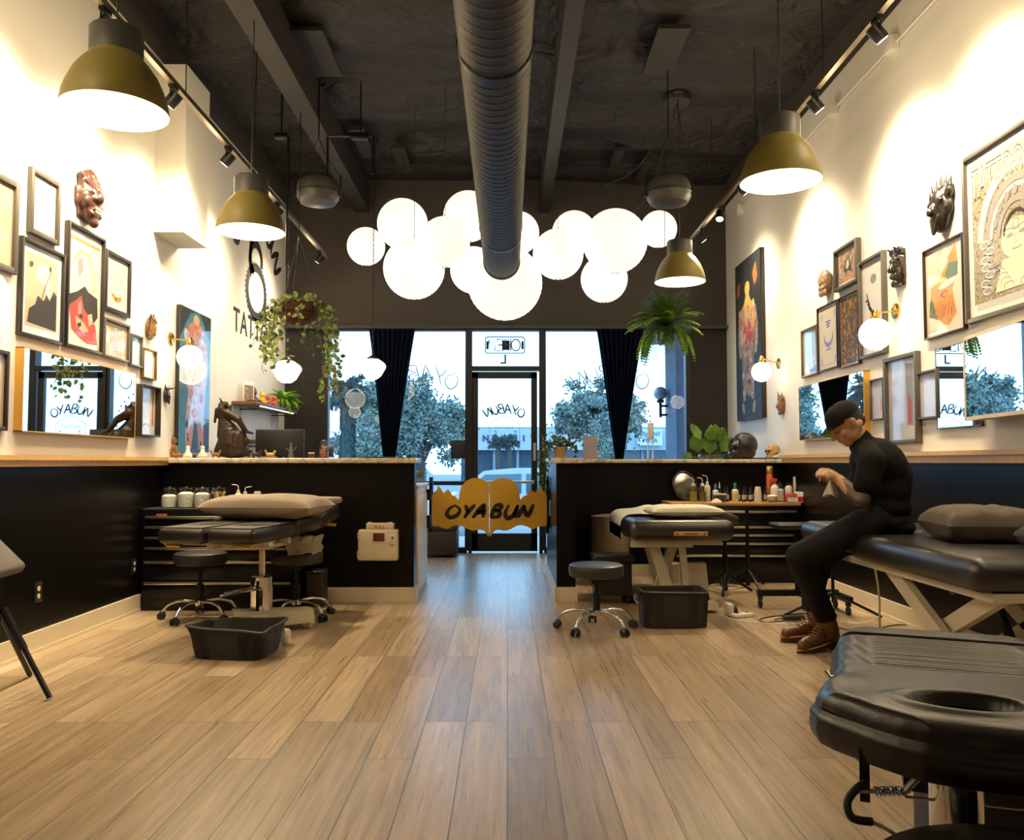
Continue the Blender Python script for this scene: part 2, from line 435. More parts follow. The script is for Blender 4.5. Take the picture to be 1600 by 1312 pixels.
# storefront wall: dark brick piers, header
WX = [-2.264, -.504, -.464, .416, .456, 2.256]; WT = 2.79
w = MB(); w.bx(XL - .1, WX[0], YB, YB + .2, 0, 2.85); w.bx(WX[5], XR + .1, YB, YB + .2, 0, 2.85)
w.mi = 1; w.bx(XL - .1, XR + .1, YB - .02, YB + .2, WT + .04, ZC)
w.mi = 2; w.bx(XL, XR, YB - .09, YB - .02, WT - .0, WT + .04)
struct('wall_back', w, [BRICK, HEAD, DARKG], 'storefront wall of black brick piers and dark header', 'wall')
# soffit boxed column on the white side wall
w = MB(); w.bx(XL, XL + .24, 6.48, 6.99, 2.93, 4.28)
struct('trim_3', w, WHT, 'white boxed chase running down from the ceiling on the wall', 'chase')
# beams
w = MB(); w.bx(-1.93, -1.74, YF, YB, 4.27, 4.62)
struct('beam_ceiling_1', w, mat('beam_brown', (.019, .015, .012), .6), 'wide dark brown ceiling beam near the basket plant', 'beam')
w = MB(); w.bx(.40, .53, YF, YB, 4.27, 4.62)
struct('beam_ceiling_2', w, MATS['beam_brown'], 'narrow dark brown ceiling beam beside the round duct', 'beam')
for i, (px, py, wd) in enumerate([(480, 45, .26), (558, 200, .15), (622, 228, .15), (1052, 42, .26), (968, 232, .12), (1012, 250, .12)]):
    p = onZ(px, py, 4.6)
    solo('ceiling_batten', MB().bx(-wd / 2, wd / 2, -.05, .75, 0, .035), MATS['beam_brown'], ['dark batten on the ceiling insulation, closest to the wide beam and the camera', 'short ceiling batten above the drum speaker on the logo wall side',
         'short ceiling batten above the round paper lantern cluster', 'dark batten on the ceiling between duct and large brass-lit poster side', 'small ceiling batten behind the narrow beam', 'small ceiling batten above the drum speaker near the fern'][i],
         'batten', (p.x, p.y, 4.56), group='ceiling battens')

# half walls
w = MB(); w.bx(XL, -.755, 6.77, 6.92, 0, 1.112)
struct('wall_partition_reception', w, BLK, 'black half wall in front of the reception side', 'half wall')
w = MB(); w.bx(.396, .55, 6.77, 8.42, 0, 1.112); w.bx(.55, XR, 8.27, 8.42, 0, 1.112)
struct('wall_partition_window', w, BLK, 'black half wall with a return beside the aisle', 'half wall')
w = MB(); w.bx(-1.55, -.74, 6.753, 6.77, 0, .115); w.bx(-.755, -.74, 6.753, 6.92, 0, .115)
struct('baseboard_reception', w, TRIMW, 'cream baseboard of the reception half wall', 'baseboard')
w = MB(); w.bx(.381, .565, 6.753, 6.77, 0, .115); w.bx(.381, .396, 6.753, 8.42, 0, .115); w.bx(.55, .565, 6.77, 8.27, 0, .115); w.bx(.565, 1.5, 8.255, 8.27, 0, .115)
struct('baseboard_aisle', w, TRIMW, 'cream baseboard of the half wall beside the aisle', 'baseboard')
def mat_marble():
    m, nt, N, L, b = _nt('marbled_counter')
    tc = N.new('ShaderNodeTexCoord'); nz = N.new('ShaderNodeTexNoise'); nz.inputs['Scale'].default_value = 2.5; nz.inputs['Detail'].default_value = 6; nz.inputs['Distortion'].default_value = 2
    L.new(tc.outputs['Object'], nz.inputs[0]); rp = N.new('ShaderNodeValToRGB'); e = rp.color_ramp.elements
    e[0].position = .44; e[0].color = (.70, .60, .44, 1); e[1].position = .56; e[1].color = (.72, .63, .47, 1); k = e.new(.5); k.color = (.42, .34, .24, 1)
    L.new(nz.outputs['Fac'], rp.inputs[0]); L.new(rp.outputs[0], b.inputs['Base Color']); b.inputs['Roughness'].default_value = .25
    return m
MARB = mat_marble()
solo('countertop', MB().rbox((-1.762, 6.93, 1.133), (2.05, .42, .042), .008), MARB, 'cream marbled counter slab on the reception half wall', 'countertop')
w = MB().rbox((.49, 7.6, 1.133), (.25, 1.74, .042), .008)
solo('countertop', w, MARB, 'cream counter slab on the aisle return of half wall under the potted ivy', 'countertop')
w = MB().rbox((1.689, 8.38, 1.131), (2.13, .34, .038), .008)
solo('countertop', w, MARB, 'long cream counter slab under the motorcycle helmet and skull', 'countertop')

# ------------------------------------------------------------ storefront glazing
FRM = mat('dark_bronze_frame', (.009, .008, .009), .4, .2)
PANE = mat_pane('window_pane', (.93, .97, 1.0), .03)
for i, (a, b2, lab) in enumerate(((WX[0], WX[1], 'tall storefront window behind the palm view'), (WX[4], WX[5], 'tall storefront window beside the fern'))):
    rt = thing('window_%d' % (i + 1), lab, 'window', ((a + b2) / 2, YB, 0)); rt['kind'] = 'structure'
    h = (b2 - a) / 2
    f = MB()
    for x in (-h, h): f.bx(x - .025, x + .025, -.04, .07, .03, WT)
    f.bx(-h, h, -.04, .07, WT - .02, WT + .04); f.bx(-h, h, -.05, .08, 0, .07); f.bx(-h, h, -.04, .07, .835, .885)
    f.build('window_frame', FRM, rt)
    MB().bx(-h + .02, h - .02, .01, .02, .06, WT - .01).build('pane', PANE, rt)
rt = thing('window_3', 'transom window over the entrance door with neon sign', 'window', (-.024, YB, 0)); rt['kind'] = 'structure'
f = MB(); f.bx(-.45, .45, -.05, .08, 2.265, 2.32); f.bx(-.45, .45, -.05, .08, WT - .02, WT + .04); f.bx(-.46, -.42, -.06, .08, 0, WT); f.bx(.42, .46, -.06, .08, 0, WT)
f.build('window_frame', FRM, rt); MB().bx(-.43, .43, .01, .02, 2.31, WT - .01).build('pane', PANE, rt)
rt = thing('door_1', 'glazed entrance door with dark frame and kick plate', 'door', (-.024, YB, 0)); rt['kind'] = 'structure'
f = MB(); f.bx(-.42, -.345, -.03, .03, .03, 2.25); f.bx(.32, .395, -.03, .03, .03, 2.25); f.bx(-.42, .395, -.03, .03, 2.17, 2.25); f.bx(-.42, .395, -.03, .03, .02, .24)
f.build('door_frame', FRM, rt); MB().bx(-.35, .33, -.005, .005, .23, 2.18).build('pane', PANE, rt)
f = MB(); f.rbox((-.01, -.07, .875), (.72, .03, .035), .01); f.box((-.36, -.05, .875), (.03, .05, .05)); f.box((.34, -.05, .875), (.03, .05, .05)); f.build('push_bar', STEEL, rt)
f = MB(); f.box((.36, -.04, 1.25), (.035, .02, .22)); f.cyl((.36, -.05, 1.3), (.36, -.075, 1.3), .014); f.cyl((.36, -.05, 1.2), (.36, -.075, 1.2), .014); f.build('lock', STEEL, rt)
# ------------------------------------------------------------ light helpers
WARM = (1.0, .80, .52)
def lamp(name, kind, loc, power, color=WARM, size=.05, parent=None, aim=None, spot=None, blend=.5):
    l = bpy.data.lights.new(name, kind); l.energy = power; l.color = color
    if kind == 'AREA': l.shape = 'DISK'; l.size = size
    else: l.shadow_soft_size = size
    if spot: l.spot_size = R(spot); l.spot_blend = blend
    o = bpy.data.objects.new(name, l); COL.objects.link(o); o.location = loc
    if aim is not None:
        o.rotation_euler = (Vector(aim) - Vector(loc)).to_track_quat('-Z', 'Y').to_euler()
    if parent: o.parent = parent
    return o

# ------------------------------------------------------------ olive bell pendants
OLIVE = mat('olive_shade_enamel', (.21, .165, .035), .5, var=.05)
DKG = mat('graphite_shade_neck', (.045, .043, .040), .5)
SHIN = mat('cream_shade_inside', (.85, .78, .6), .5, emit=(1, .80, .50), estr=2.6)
BULB = mat_emit('warm_bulb', (1, .85, .6), 25)
def pendant(loc, label, k=1.0):
    t = thing('pendant_lamp', label, 'pendant lamp', loc, group='olive bell pendants')
    pr = [(.235, 0), (.236, .012), (.228, .06), (.212, .11), (.185, .17), (.150, .22), (.122, .25), (.118, .262)]
    inn = [(r_ - .006, z) for r_, z in pr]
    m = MB().lathe(pr, n=40, cap=False); m.build('lamp_shade', OLIVE, t)
    m = MB().lathe([(.236, 0), (.231, -.002), (.2295, .0)] + inn[1:] + [(.06, .262), (.0001, .262)], n=40, cap=False); m.build('shade_lining', SHIN, t)
    MB().lathe([(.112, .258), (.118, .262), (.118, .38), (.112, .388), (.0001, .392)], n=36, cap=False).build('shade_neck', DKG, t)
    MB().ell((0, 0, .11), (.05, .05, .06)).cyl((0, 0, .15), (0, 0, .26), .02).build('bulb', BULB, t)
    top = ZC - .06 - loc[2]
    MB().cyl((0, 0, .39), (0, 0, top), .004, n=6).build('cord', BLKP, t)
    MB().lathe([(.06, top), (.06, top - .02), (.02, top - .045), (.0001, top - .05)]).build('ceiling_rose', BLKP, t)
    lamp('pendant_spot', 'SPOT', (0, 0, .10), 520 * k, WARM, .05, t, aim=(0, 0, -1), spot=150, blend=.35)
    return t
pendant((-1.83, 3.81, 2.75), 'olive bell pendant lamp nearest the camera, above the carved demon mask wall', 1.45)
pendant((-1.81, 5.80, 2.74), 'olive bell pendant lamp over the vinyl bed with grey pillow', 1.45)
pendant((1.63, 4.88, 2.79), 'olive bell pendant lamp over the seated person', .8)
pendant((1.62, 7.73, 2.81), 'olive bell pendant lamp just above the hanging fern', .8)

# ------------------------------------------------------------ paper lanterns
LAN = [(572, 385, 30, 9.75), (629, 350, 40, 8.7), (647, 419.5, 48.5, 8.15), (695, 378, 40, 7.55), (732, 338, 40, 8.75), (740, 422, 37, 9.5),
       (789, 442, 59, 8.0), (809, 364, 34, 9.2), (872, 397, 40, 8.2), (897, 364, 35, 9.1), (961, 377, 51, 8.1), (944, 436, 37, 8.7), (1029, 358, 29, 9.6)]
LL = ['small round paper lantern at the window side end of the cluster over the palm view', 'upper round paper lantern next to the smallest lantern by the drum speaker',
      'large round paper lantern hanging low above the dark curtain by the palm', 'middle sized round paper lantern in front of two others beside the duct',
      'topmost round paper lantern, partly behind the duct', 'round paper lantern tucked behind the biggest one', 'biggest round paper lantern, directly below the end of the duct',
      'round paper lantern hidden halfway behind the duct on its fern side', 'round paper lantern between duct and second biggest lantern', 'upper round paper lantern behind the one next to the duct',
      'second biggest round paper lantern, on the fern side of the duct', 'round paper lantern hanging below the second biggest one', 'smallest round paper lantern near the drum speaker on the fern side']
PAPER = mat_emit('glowing_rice_paper', (1.0, .90, .76), 1.04)
for (px, py, rp, Y), lab in zip(LAN, LL):
    p = onY(px, py, Y); r_ = rp / FPX * Y
    t = thing('paper_lantern', lab, 'paper lantern', p, group='round paper lanterns')
    m = MB(); nr = 22; n = 40; pr = []
    for i in range(nr * 2 + 1):
        a = -PI / 2 + PI * i / (nr * 2); rr_ = r_ * (1 - (.008 if i % 2 else 0)); pr.append((max(.1 * r_, rr_ * math.cos(a)), rr_ * math.sin(a)))
    m.lathe(pr, n=n, cap=False); m.build('paper_shade', PAPER, t)
    f = MB(); f.tube([(.1 * r_ * math.cos(a / 12 * 2 * PI), .1 * r_ * math.sin(a / 12 * 2 * PI), r_ * 1.0) for a in range(12)], .003, 6, closed=True)
    f.tube([(.1 * r_ * math.cos(a / 12 * 2 * PI), .1 * r_ * math.sin(a / 12 * 2 * PI), -r_ * 1.0) for a in range(12)], .003, 6, closed=True)
    f.tube([(-.1 * r_, 0, -r_), (-.02, 0, -r_ - .02), (.02, 0, -r_ - .02), (.1 * r_, 0, -r_)], .0025, 6); f.tube([(-.1 * r_, 0, r_), (0, 0, r_ + .02), (.1 * r_, 0, r_)], .0025, 6)
    f.build('wire_ring', BLKM, t)
    MB().cyl((0, 0, r_ + .01), (0, 0, ZC - .1 - p.z), .0025, n=6).build('cord', BLKP, t)

# ------------------------------------------------------------ spiral duct
DUCT = mat('dark_painted_duct', (.011, .009, .0075), .5, var=.1, bump=.02)
DZ, DR, DX = 1.12 + 1.85, .163, -.055
pts, rr_ = [], []
def spiral(u, v):
    y = YF + (7.6 - YF) * v; a = 2 * PI * u
    ph = (y / .075 + u) % 1.0
    r_ = DR + (.0028 if ph < .14 else 0)
    sl = -.028 * 0
    return (DX + r_ * math.cos(a) , y, DZ + r_ * math.sin(a))
t = thing('air_duct', 'long round spiral air duct in dark paint running under the ceiling', 'air duct', (0, 0, 0))
d = MB().grid(spiral, 40, 1500, closed_u=True)
d.build('duct_pipe', DUCT, t)
d = MB().at((DX, 7.6, DZ), (90, 0, 0)).lathe([(DR + .008, -.01), (DR + .008, .03), (DR - .012, .03), (DR - .012, -.01), (DR + .008, -.01)], n=40, cap=False)
d.build('duct_collar', DUCT, t)
MB().at((DX, 7.35, DZ), (90, 0, 0)).lathe([(DR - .004, 0), (.0001, 0)], n=40).build('end_grille', BLKM, t)
for y in (.8, 3.6, 6.6):
    m = MB().at((DX, y, DZ), (90, 0, 0)).lathe([(DR + .009, -.02), (DR + .009, .02)], n=40, cap=False)
    m.M = None
    for s_ in (-1, 1): m.bx(DX + s_ * (DR + .008) - .002, DX + s_ * (DR + .008) + .002, y - .012, y + .012, DZ, ZC - .08)
    m.build('hanger_strap', BLKM, t)

# ------------------------------------------------------------ track lights
def track(X, Z, y0, y1, heads, side, lab, glab):
    t = thing('lighting_track', lab, 'lighting track', (X, 0, Z), group='ceiling lighting tracks')
    m = MB().bx(-.018, .018, y0, y1, -.015, .02); m.build('track_rail', mat('track_bronze', (.16, .12, .08), .35, .6), t)
    y = y0 + .4
    while y < y1: MB().cyl((0, y, .02), (0, y, ZC - .05 - Z), .004, n=6).build('suspension_rod', BLKM, t); y += 1.5
    for i, (y, pw, *tgt) in enumerate(heads):
        h = thing('track_spotlight', glab[i], 'spotlight', (X, y, Z - .015), group='black track spotlights')
        aim = (Vector(tgt[0]) - Vector((X, y, Z))).normalized() if tgt else Vector((side * .82, .05, -1)).normalized()
        c0 = Vector((0, 0, -.09))
        MB().box((0, 0, -.012), (.034, .08, .022)).build('track_adapter', BLKM, h)
        m = MB(); m.tube([(0, -.045, -.02), (0, -.045, -.09)], .005, 6); m.tube([(0, .045, -.02), (0, .045, -.09)], .005, 6); m.cyl((0, -.045, -.022), (0, .045, -.022), .006, n=8); m.build('yoke', BLKM, h)
        m = MB().lathe([(.03, -.05), (.042, -.045), (.042, .04), (.038, .05)], c0, 20, aim); m.build('lamp_head', BLKM, h)
        MB().lathe([(.034, .051), (.0001, .052)], c0, 16, aim, cap=False).build('lens', mat_emit('spot_lens', (1, .9, .7), 12), h)
        if tgt: lamp('bed_spot', 'SPOT', c0 + aim * .06, pw, (1.0, .80, .50), .03, h, aim=c0 + aim * 2, spot=72, blend=.8)
        elif pw: lamp('wall_wash', 'SPOT', c0 + aim * .06, pw * 2.0, (1.0, .82, .55), .10, h, aim=c0 + aim * 2, spot=125, blend=1); lamp('upper_wall_fill', 'POINT', (-side * -.05, 0, -.24), pw * .12, (1.0, .78, .46), .10, h)  # the point light is an added soft fill for the upper wall
    return t
track(-2.13, 3.53, -1.0, 9.75, [(9.35, 60), (7.6, 85), (6.95, 330, (-1.9, 5.2, .3)), (6.24, 95), (5.2, 110), (4.3, 120), (3.0, 120), (1.2, 100)], -1,
      'long bronze ceiling track carrying black spotlights, on the logo wall side',
      ['black track spotlight at the storefront end above the basket plant', 'black track spotlight above the painted wall logo', 'black track spotlight tilted down at the hydraulic bed', 'black track spotlight just past the white boxed chase',
       'black track spotlight beside the white boxed chase', 'black track spotlight above the carved demon mask', 'black track spotlight overhead near the camera, unlit wall art side', 'black track spotlight behind the viewer, logo wall side'])
track(2.1, 3.66, -1.0, 9.55, [(8.9, 60), (8.1, 260, (1.3, 6.3, .2)), (7.3, 85), (5.55, 100), (4.6, 120), (3.3, 120), (1.4, 100)], 1,
      'long bronze ceiling track carrying black spotlights, above the seated person',
      ['black track spotlight at the storefront end above the tall figure painting', 'black track spotlight tilted down at the white legged table', 'black track spotlight behind the pendant above the seated person', 'black track spotlight beside the pendant above the seated person',
       'black track spotlight at the top of the picture near the crowned mask', 'black track spotlight overhead above the large expo poster', 'black track spotlight behind the viewer, poster wall side'])

# ------------------------------------------------------------ conduit with boxes on the poster wall
t = thing('ceiling_conduit', 'white electrical conduit with square boxes high on the poster wall', 'conduit', (XR, 0, 4.08))
MB().cyl((-.02, 1, 0), (-.02, 9.9, 0), .011, n=8).build('pipe', WPLA, t)
for px, py in ((1400, 65), (1306, 163), (1160, 318), (1520, -62)):
    p = onX(px, py, XR); MB().rbox((-.035, p.y, 0), (.07, .11, .11), .006).build('junction_box', WPLA, t)

# ------------------------------------------------------------ ceiling drum speakers
for i, (px, py, Y) in enumerate(((497, 299, 7.5), (1045, 299, 7.15))):
    p = onY(px, py, Y)
    t = thing('drum_speaker', ['dark round hanging speaker beside the wide beam', 'dark round hanging speaker above the hanging fern'][i], 'speaker', p, group='hanging drum speakers')
    MB().lathe([(.0001, -.13), (.10, -.128), (.16, -.11), (.19, -.06), (.192, -.02), (.19, .03), (.17, .09), (.12, .125), (.0001, .14)], n=36).build('housing', mat('charcoal_speaker', (.05, .048, .045), .45), t)
    MB().lathe([(.194, -.03), (.197, -.025), (.197, -.015), (.194, -.01)], n=36, cap=False).build('seam_band', BLKP, t)
    m = MB()
    for s_ in (-1, 1): m.box((s_ * .205, 0, .05), (.012, .04, .2)); m.tube([(s_ * .2, 0, .14), (s_ * .06, 0, .35), (0, 0, .5)], .004, 6)
    m.cyl((0, 0, .5), (0, 0, ZC - .06 - p.z), .006, n=8); m.build('hanger', BLKM, t)
p = onZ(1058, 152, ZC - .07)
t = thing('ceiling_canopy', 'round dark ceiling plate that feeds the lantern cables', 'ceiling canopy', (p.x, p.y, ZC - .13))
MB().lathe([(.0001, 0), (.13, .0), (.135, .015), (.135, .06), (.0001, .065)], n=30).build('plate', MATS['beam_brown'], t)
m = MB()
for q in ((-.6, .9, -.5), (-.35, 1.2, -.75), (.04, -.25, -.4)): m.tube(bez([(0, 0, 0), (q[0] * .5, q[1] * .5, q[2] * .9), q], 5), .004, 6)
m.build('cable', BLKP, t)
# black conduits crossing under the ceiling
m = MB(); a = onZ(512, 213, 4.1); b2 = onZ(582, 213, 4.1)
m.tube([(a.x, a.y, 4.1), (b2.x, b2.y, 4.1), (b2.x, b2.y, 3.75)], .016, 8); m.rbox((b2.x - .12, b2.y, 4.1), (.16, .06, .06), .01); m.tube([(a.x, a.y, 4.1), (a.x, a.y, 3.7)], .012, 8); m.tube([(a.x + .3, a.y, 4.1), (a.x + .3, a.y, 4.62)], .008, 6)
solo('ceiling_conduit', m, BLKM, 'black electrical pipe branching under the wide ceiling beam', 'conduit')
m = MB(); p = onZ(440, 213, 4.1); m.rbox((p.x, p.y, 4.1), (.12, .07, .05), .01); m.cyl((p.x + .06, p.y, 4.1), (p.x + .06, p.y, 2.9), .009, n=8); m.cyl((p.x, p.y, 4.1), (p.x, p.y, 4.64), .009, n=8)
solo('ceiling_conduit', m, BLKM, 'black pipe drop between the wide beam and the logo wall', 'conduit')

# ------------------------------------------------------------ globe wall sconces
OPAL = mat_emit('opal_globe_glow', (1.0, .84, .60), 5.0)
def sconce(side, bpx, bpy_, gpx, gpy, gr, label):
    X = XL if side < 0 else XR
    b2 = onX(bpx, bpy_, X)
    out = -side * .2
    g = onX(gpx, gpy, X + out)
    t = thing('wall_sconce', label, 'wall sconce', b2, group='brass globe sconces')
    gl = Vector((out, g.y - b2.y, g.z - b2.z)); rr_ = gr / FPX * g.y
    top = gl + Vector((0, 0, rr_ + .03))
    MB().lathe([(.055, 0), (.055, .012), (.04, .02), (.0001, .022)], (0, 0, 0), 24, (-side, 0, 0)).build('back_plate', BRASS, t)
    MB().tube([(0, 0, 0), tuple(top + Vector((0, 0, .01)))], .006, 8).build('arm', BRASS, t)
    MB().lathe([(.03, -.035), (.03, .0), (.018, .03), (.0001, .035)], tuple(top), 20).build('socket_cap', BRASS, t)
    MB().ell(tuple(gl), rr_, 28, 18).build('globe', OPAL, t)
    lamp('globe_light', 'POINT', tuple(gl), 22, WARM, rr_ * 1.02, t)
    return t
sconce(-1, 266, 529, 296, 558, 19, 'brass wall sconce with lit globe beside the blue figure painting')
sconce(1, 1218, 568, 1190, 581, 15.5, 'brass wall sconce with small lit globe beside the tall dark figure painting')
sconce(1, 1401, 486, 1368, 522, 25, 'brass wall sconce with lit globe in front of the moon drawing')
sconce(-1, -42, 408, -16, 448, 24, 'brass wall sconce with lit globe at the picture edge by the straw mask')

# ------------------------------------------------------------ schoolhouse pendants
for i, (px, py, w_, Y, lab) in enumerate(((448, 578, 46, 8.5, 'white schoolhouse glass pendant glowing among the pothos vines'), (582, 574, 42, 9.0, 'white schoolhouse glass pendant in front of the dark curtain'))):
    p = onY(px, py, Y); k = w_ / 2 / FPX * Y
    t = thing('schoolhouse_pendant', lab, 'pendant lamp', p, group='schoolhouse glass pendants')
    MB().lathe([(.0001, -.9 * k), (.35 * k, -.85 * k), (.65 * k, -.62 * k), (.82 * k, -.3 * k), (.97 * k, -.05 * k), (1.0 * k, .1 * k), (.9 * k, .3 * k), (.55 * k, .55 * k), (.42 * k, .62 * k)], n=32, cap=False).build('glass_shade', OPAL, t)
    MB().lathe([(.45 * k, .56 * k), (.42 * k, .70 * k), (.2 * k, .85 * k), (.05 * k, .95 * k)], n=24).build('fitter', mat('bronze_fitter', (.07, .04, .02), .35, .7), t)
    m = MB(); top = ZC - .1 - p.z; z = .95 * k; i2 = 0
    while z < top:
        m.at((0, 0, z), (0, 0, 90 * (i2 % 2))); m.tube([(.011 * math.cos(a), 0, .018 * math.sin(a) + .018) for a in [k_ * PI / 4 for k_ in range(8)]], .0028, 4, closed=True); z += .029; i2 += 1
    m.build('chain', BLKM, t)
    lamp('schoolhouse_light', 'POINT', (0, 0, 0), 9, WARM, k, t)
# ------------------------------------------------------------ framed pictures on the side walls
PEW = mat('pewter_frame', (.10, .088, .07), .4, .2); BFR = mat('black_wood_frame', (.022, .017, .013), .35); BRF = mat('bronze_frame', (.20, .11, .04), .35, .5)
GOLDF = mat('gold_leaf_frame', (.75, .42, .08), .35, .6)
def art(name, col, **k): return mat('art_' + name, [c * .80 for c in col], k.pop('rough', .5), coat=.9, var=k.pop('var', .08), **k)
def mat_mottle(name, cols, scale=4, dist=1.5, detail=5, stretch=(1, 1, 1), voro=False):
    nm = 'art_' + name; cols = [[q * .75 for q in c] for c in cols]
    if nm in MATS: return MATS[nm]
    m, nt, N, L, b = _nt(nm)
    tc = N.new('ShaderNodeTexCoord'); mp = N.new('ShaderNodeMapping'); mp.inputs['Scale'].default_value = stretch; L.new(tc.outputs['Object'], mp.inputs[0])
    if voro:
        nz = N.new('ShaderNodeTexVoronoi'); nz.inputs['Scale'].default_value = scale; out = nz.outputs['Distance']
        n2 = N.new('ShaderNodeTexNoise'); n2.inputs['Scale'].default_value = scale * .7; L.new(mp.outputs[0], n2.inputs[0])
        ad = N.new('ShaderNodeVectorMath'); ad.operation = 'MULTIPLY_ADD'; ad.inputs[1].default_value = (.5, .5, .5); L.new(n2.outputs['Color'], ad.inputs[0]); L.new(mp.outputs[0], ad.inputs[2]); L.new(ad.outputs[0], nz.inputs[0])
    else:
        nz = N.new('ShaderNodeTexNoise'); nz.inputs['Scale'].default_value = scale; nz.inputs['Detail'].default_value = detail; nz.inputs['Distortion'].default_value = dist; out = nz.outputs['Fac']; L.new(mp.outputs[0], nz.inputs[0])
    rp = N.new('ShaderNodeValToRGB'); el = rp.color_ramp.elements; n = len(cols)
    lo, hi = (.05, .75) if voro else (.32, .68)
    el[0].position = lo; el[0].color = (*cols[0], 1); el[1].position = hi; el[1].color = (*cols[-1], 1)
    for i in range(1, n - 1):
        k = el.new(lo + (hi - lo) * i / (n - 1)); k.color = (*cols[i], 1)
    L.new(out, rp.inputs[0]); L.new(rp.outputs[0], b.inputs['Base Color']); b.inputs['Roughness'].default_value = .5
    b.inputs['Coat Weight'].default_value = .9; b.inputs['Coat Roughness'].default_value = .03
    MATS[nm] = m; return m
CREAM = art('cream_paper', (.72, .66, .54)); WHITEP = art('white_paper', (.80, .78, .74)); TANP = art('tan_paper', (.55, .42, .27)); INK = art('ink_black', (.025, .022, .02))
REDI = art('red_ink', (.50, .06, .05)); ORI = art('orange_ink', (.70, .22, .03)); BLUI = art('blue_violet_ink', (.22, .20, .45)); GRNI = art('green_ink', (.08, .14, .07)); PINK = art('pink_ink', (.66, .26, .24))
GRYI = art('gray_wash', (.30, .28, .26)); YELI = art('ochre_ink', (.75, .50, .14)); LAV = art('pale_lavender', (.66, .64, .72)); SKYI = art('pale_blue_print_glare', (.50, .66, .74)); SKIN_I = art('flesh_ink', (.62, .38, .24))  # the pale blue also serves as painted glass reflection in two frames
WASH = mat_mottle('body_wash', [(.35, .30, .55), (.62, .30, .38), (.70, .58, .62), (.30, .38, .66), (.66, .30, .30)], 9, 2.5)
TEALB = mat_mottle('teal_backdrop', [(.03, .12, .17), (.05, .25, .33), (.10, .35, .42)], 2)
NAVY = mat_mottle('night_backdrop', [(.012, .014, .018), (.03, .035, .042), (.02, .02, .022)], 3)
FLOR = mat_mottle('floral_bodysuit', [(.75, .65, .45), (.62, .10, .06), (.78, .66, .5), (.16, .13, .14), (.75, .40, .25), (.80, .74, .60)], 16, 1.2)
FLOR2 = mat_mottle('gray_scale_bodysuit', [(.14, .13, .15), (.50, .42, .34), (.22, .20, .21), (.62, .32, .22), (.40, .36, .30)], 18, 1.2)
FRUIT = mat_mottle('fruit_cells', [(.75, .42, .05), (.55, .20, .03), (.12, .05, .03), (.04, .06, .03)], 14, voro=True)
FIERY = mat_mottle('fiery_print', [(.50, .12, .03), (.72, .28, .06), (.60, .48, .38), (.06, .05, .05), (.65, .18, .04)], 14, 2)
GOLDG = mat_mottle('antique_gray', [(.08, .065, .035), (.26, .21, .12), (.50, .42, .26), (.16, .13, .07)], 22, 2.5)

def wallframe(side, near, yt, yb, far, d=.03):
    X = (XL if side < 0 else XR); Xf = X - side * d
    a = onX(near, (yt + yb) / 2, Xf); b2 = onX(far, (yt + yb) / 2, Xf); zt = onX(near, yt, Xf).z; zb = onX(near, yb, Xf).z
    return X, (a.y + b2.y) / 2, abs(a.y - b2.y), zb, zt - zb

def picture(side, near, yt, yb, far, label, frame=BFR, fw=.022, d=.03, mats=None, fn=None, group='framed pictures on the white walls', matw=0.0, cat='framed picture', name='framed_picture', W=None):
    X, Y, w, z, h = wallframe(side, near, yt, yb, far, d)
    if W:
        Y = Y + (w / 2 - W / 2) * (1 if side < 0 else 1) * (1); w = W
    t = thing(name, label, cat, (X, Y, z), 90 if side < 0 else -90, group)
    f = MB(); k = fw
    for x0, x1, z0, z1 in ((-w / 2, -w / 2 + k, 0, h), (w / 2 - k, w / 2, 0, h), (-w / 2 + k, w / 2 - k, 0, k), (-w / 2 + k, w / 2 - k, h - k, h)):
        f.rbox(((x0 + x1) / 2, -d / 2, (z0 + z1) / 2), (x1 - x0, d, z1 - z0), .003, 2)
    f.build('frame', frame, t)
    p = MB(); p.sm = False
    iw, ih = w - 2 * k + .002, h - 2 * k + .002
    p.mi = 0; p.bx(-iw / 2, iw / 2, -.012, -.001, k, h - k)
    if matw:
        p.mi = 1; p.flat([(-iw / 2 + matw, k + matw), (iw / 2 - matw, k + matw), (iw / 2 - matw, h - k - matw), (-iw / 2 + matw, h - k - matw)], -.0125)
    if fn: fn(p, iw, h, k)
    p.build('picture', mats or [CREAM], t)
    return t
def rr(w, h): return lambda x, z: (x * w, z * h)

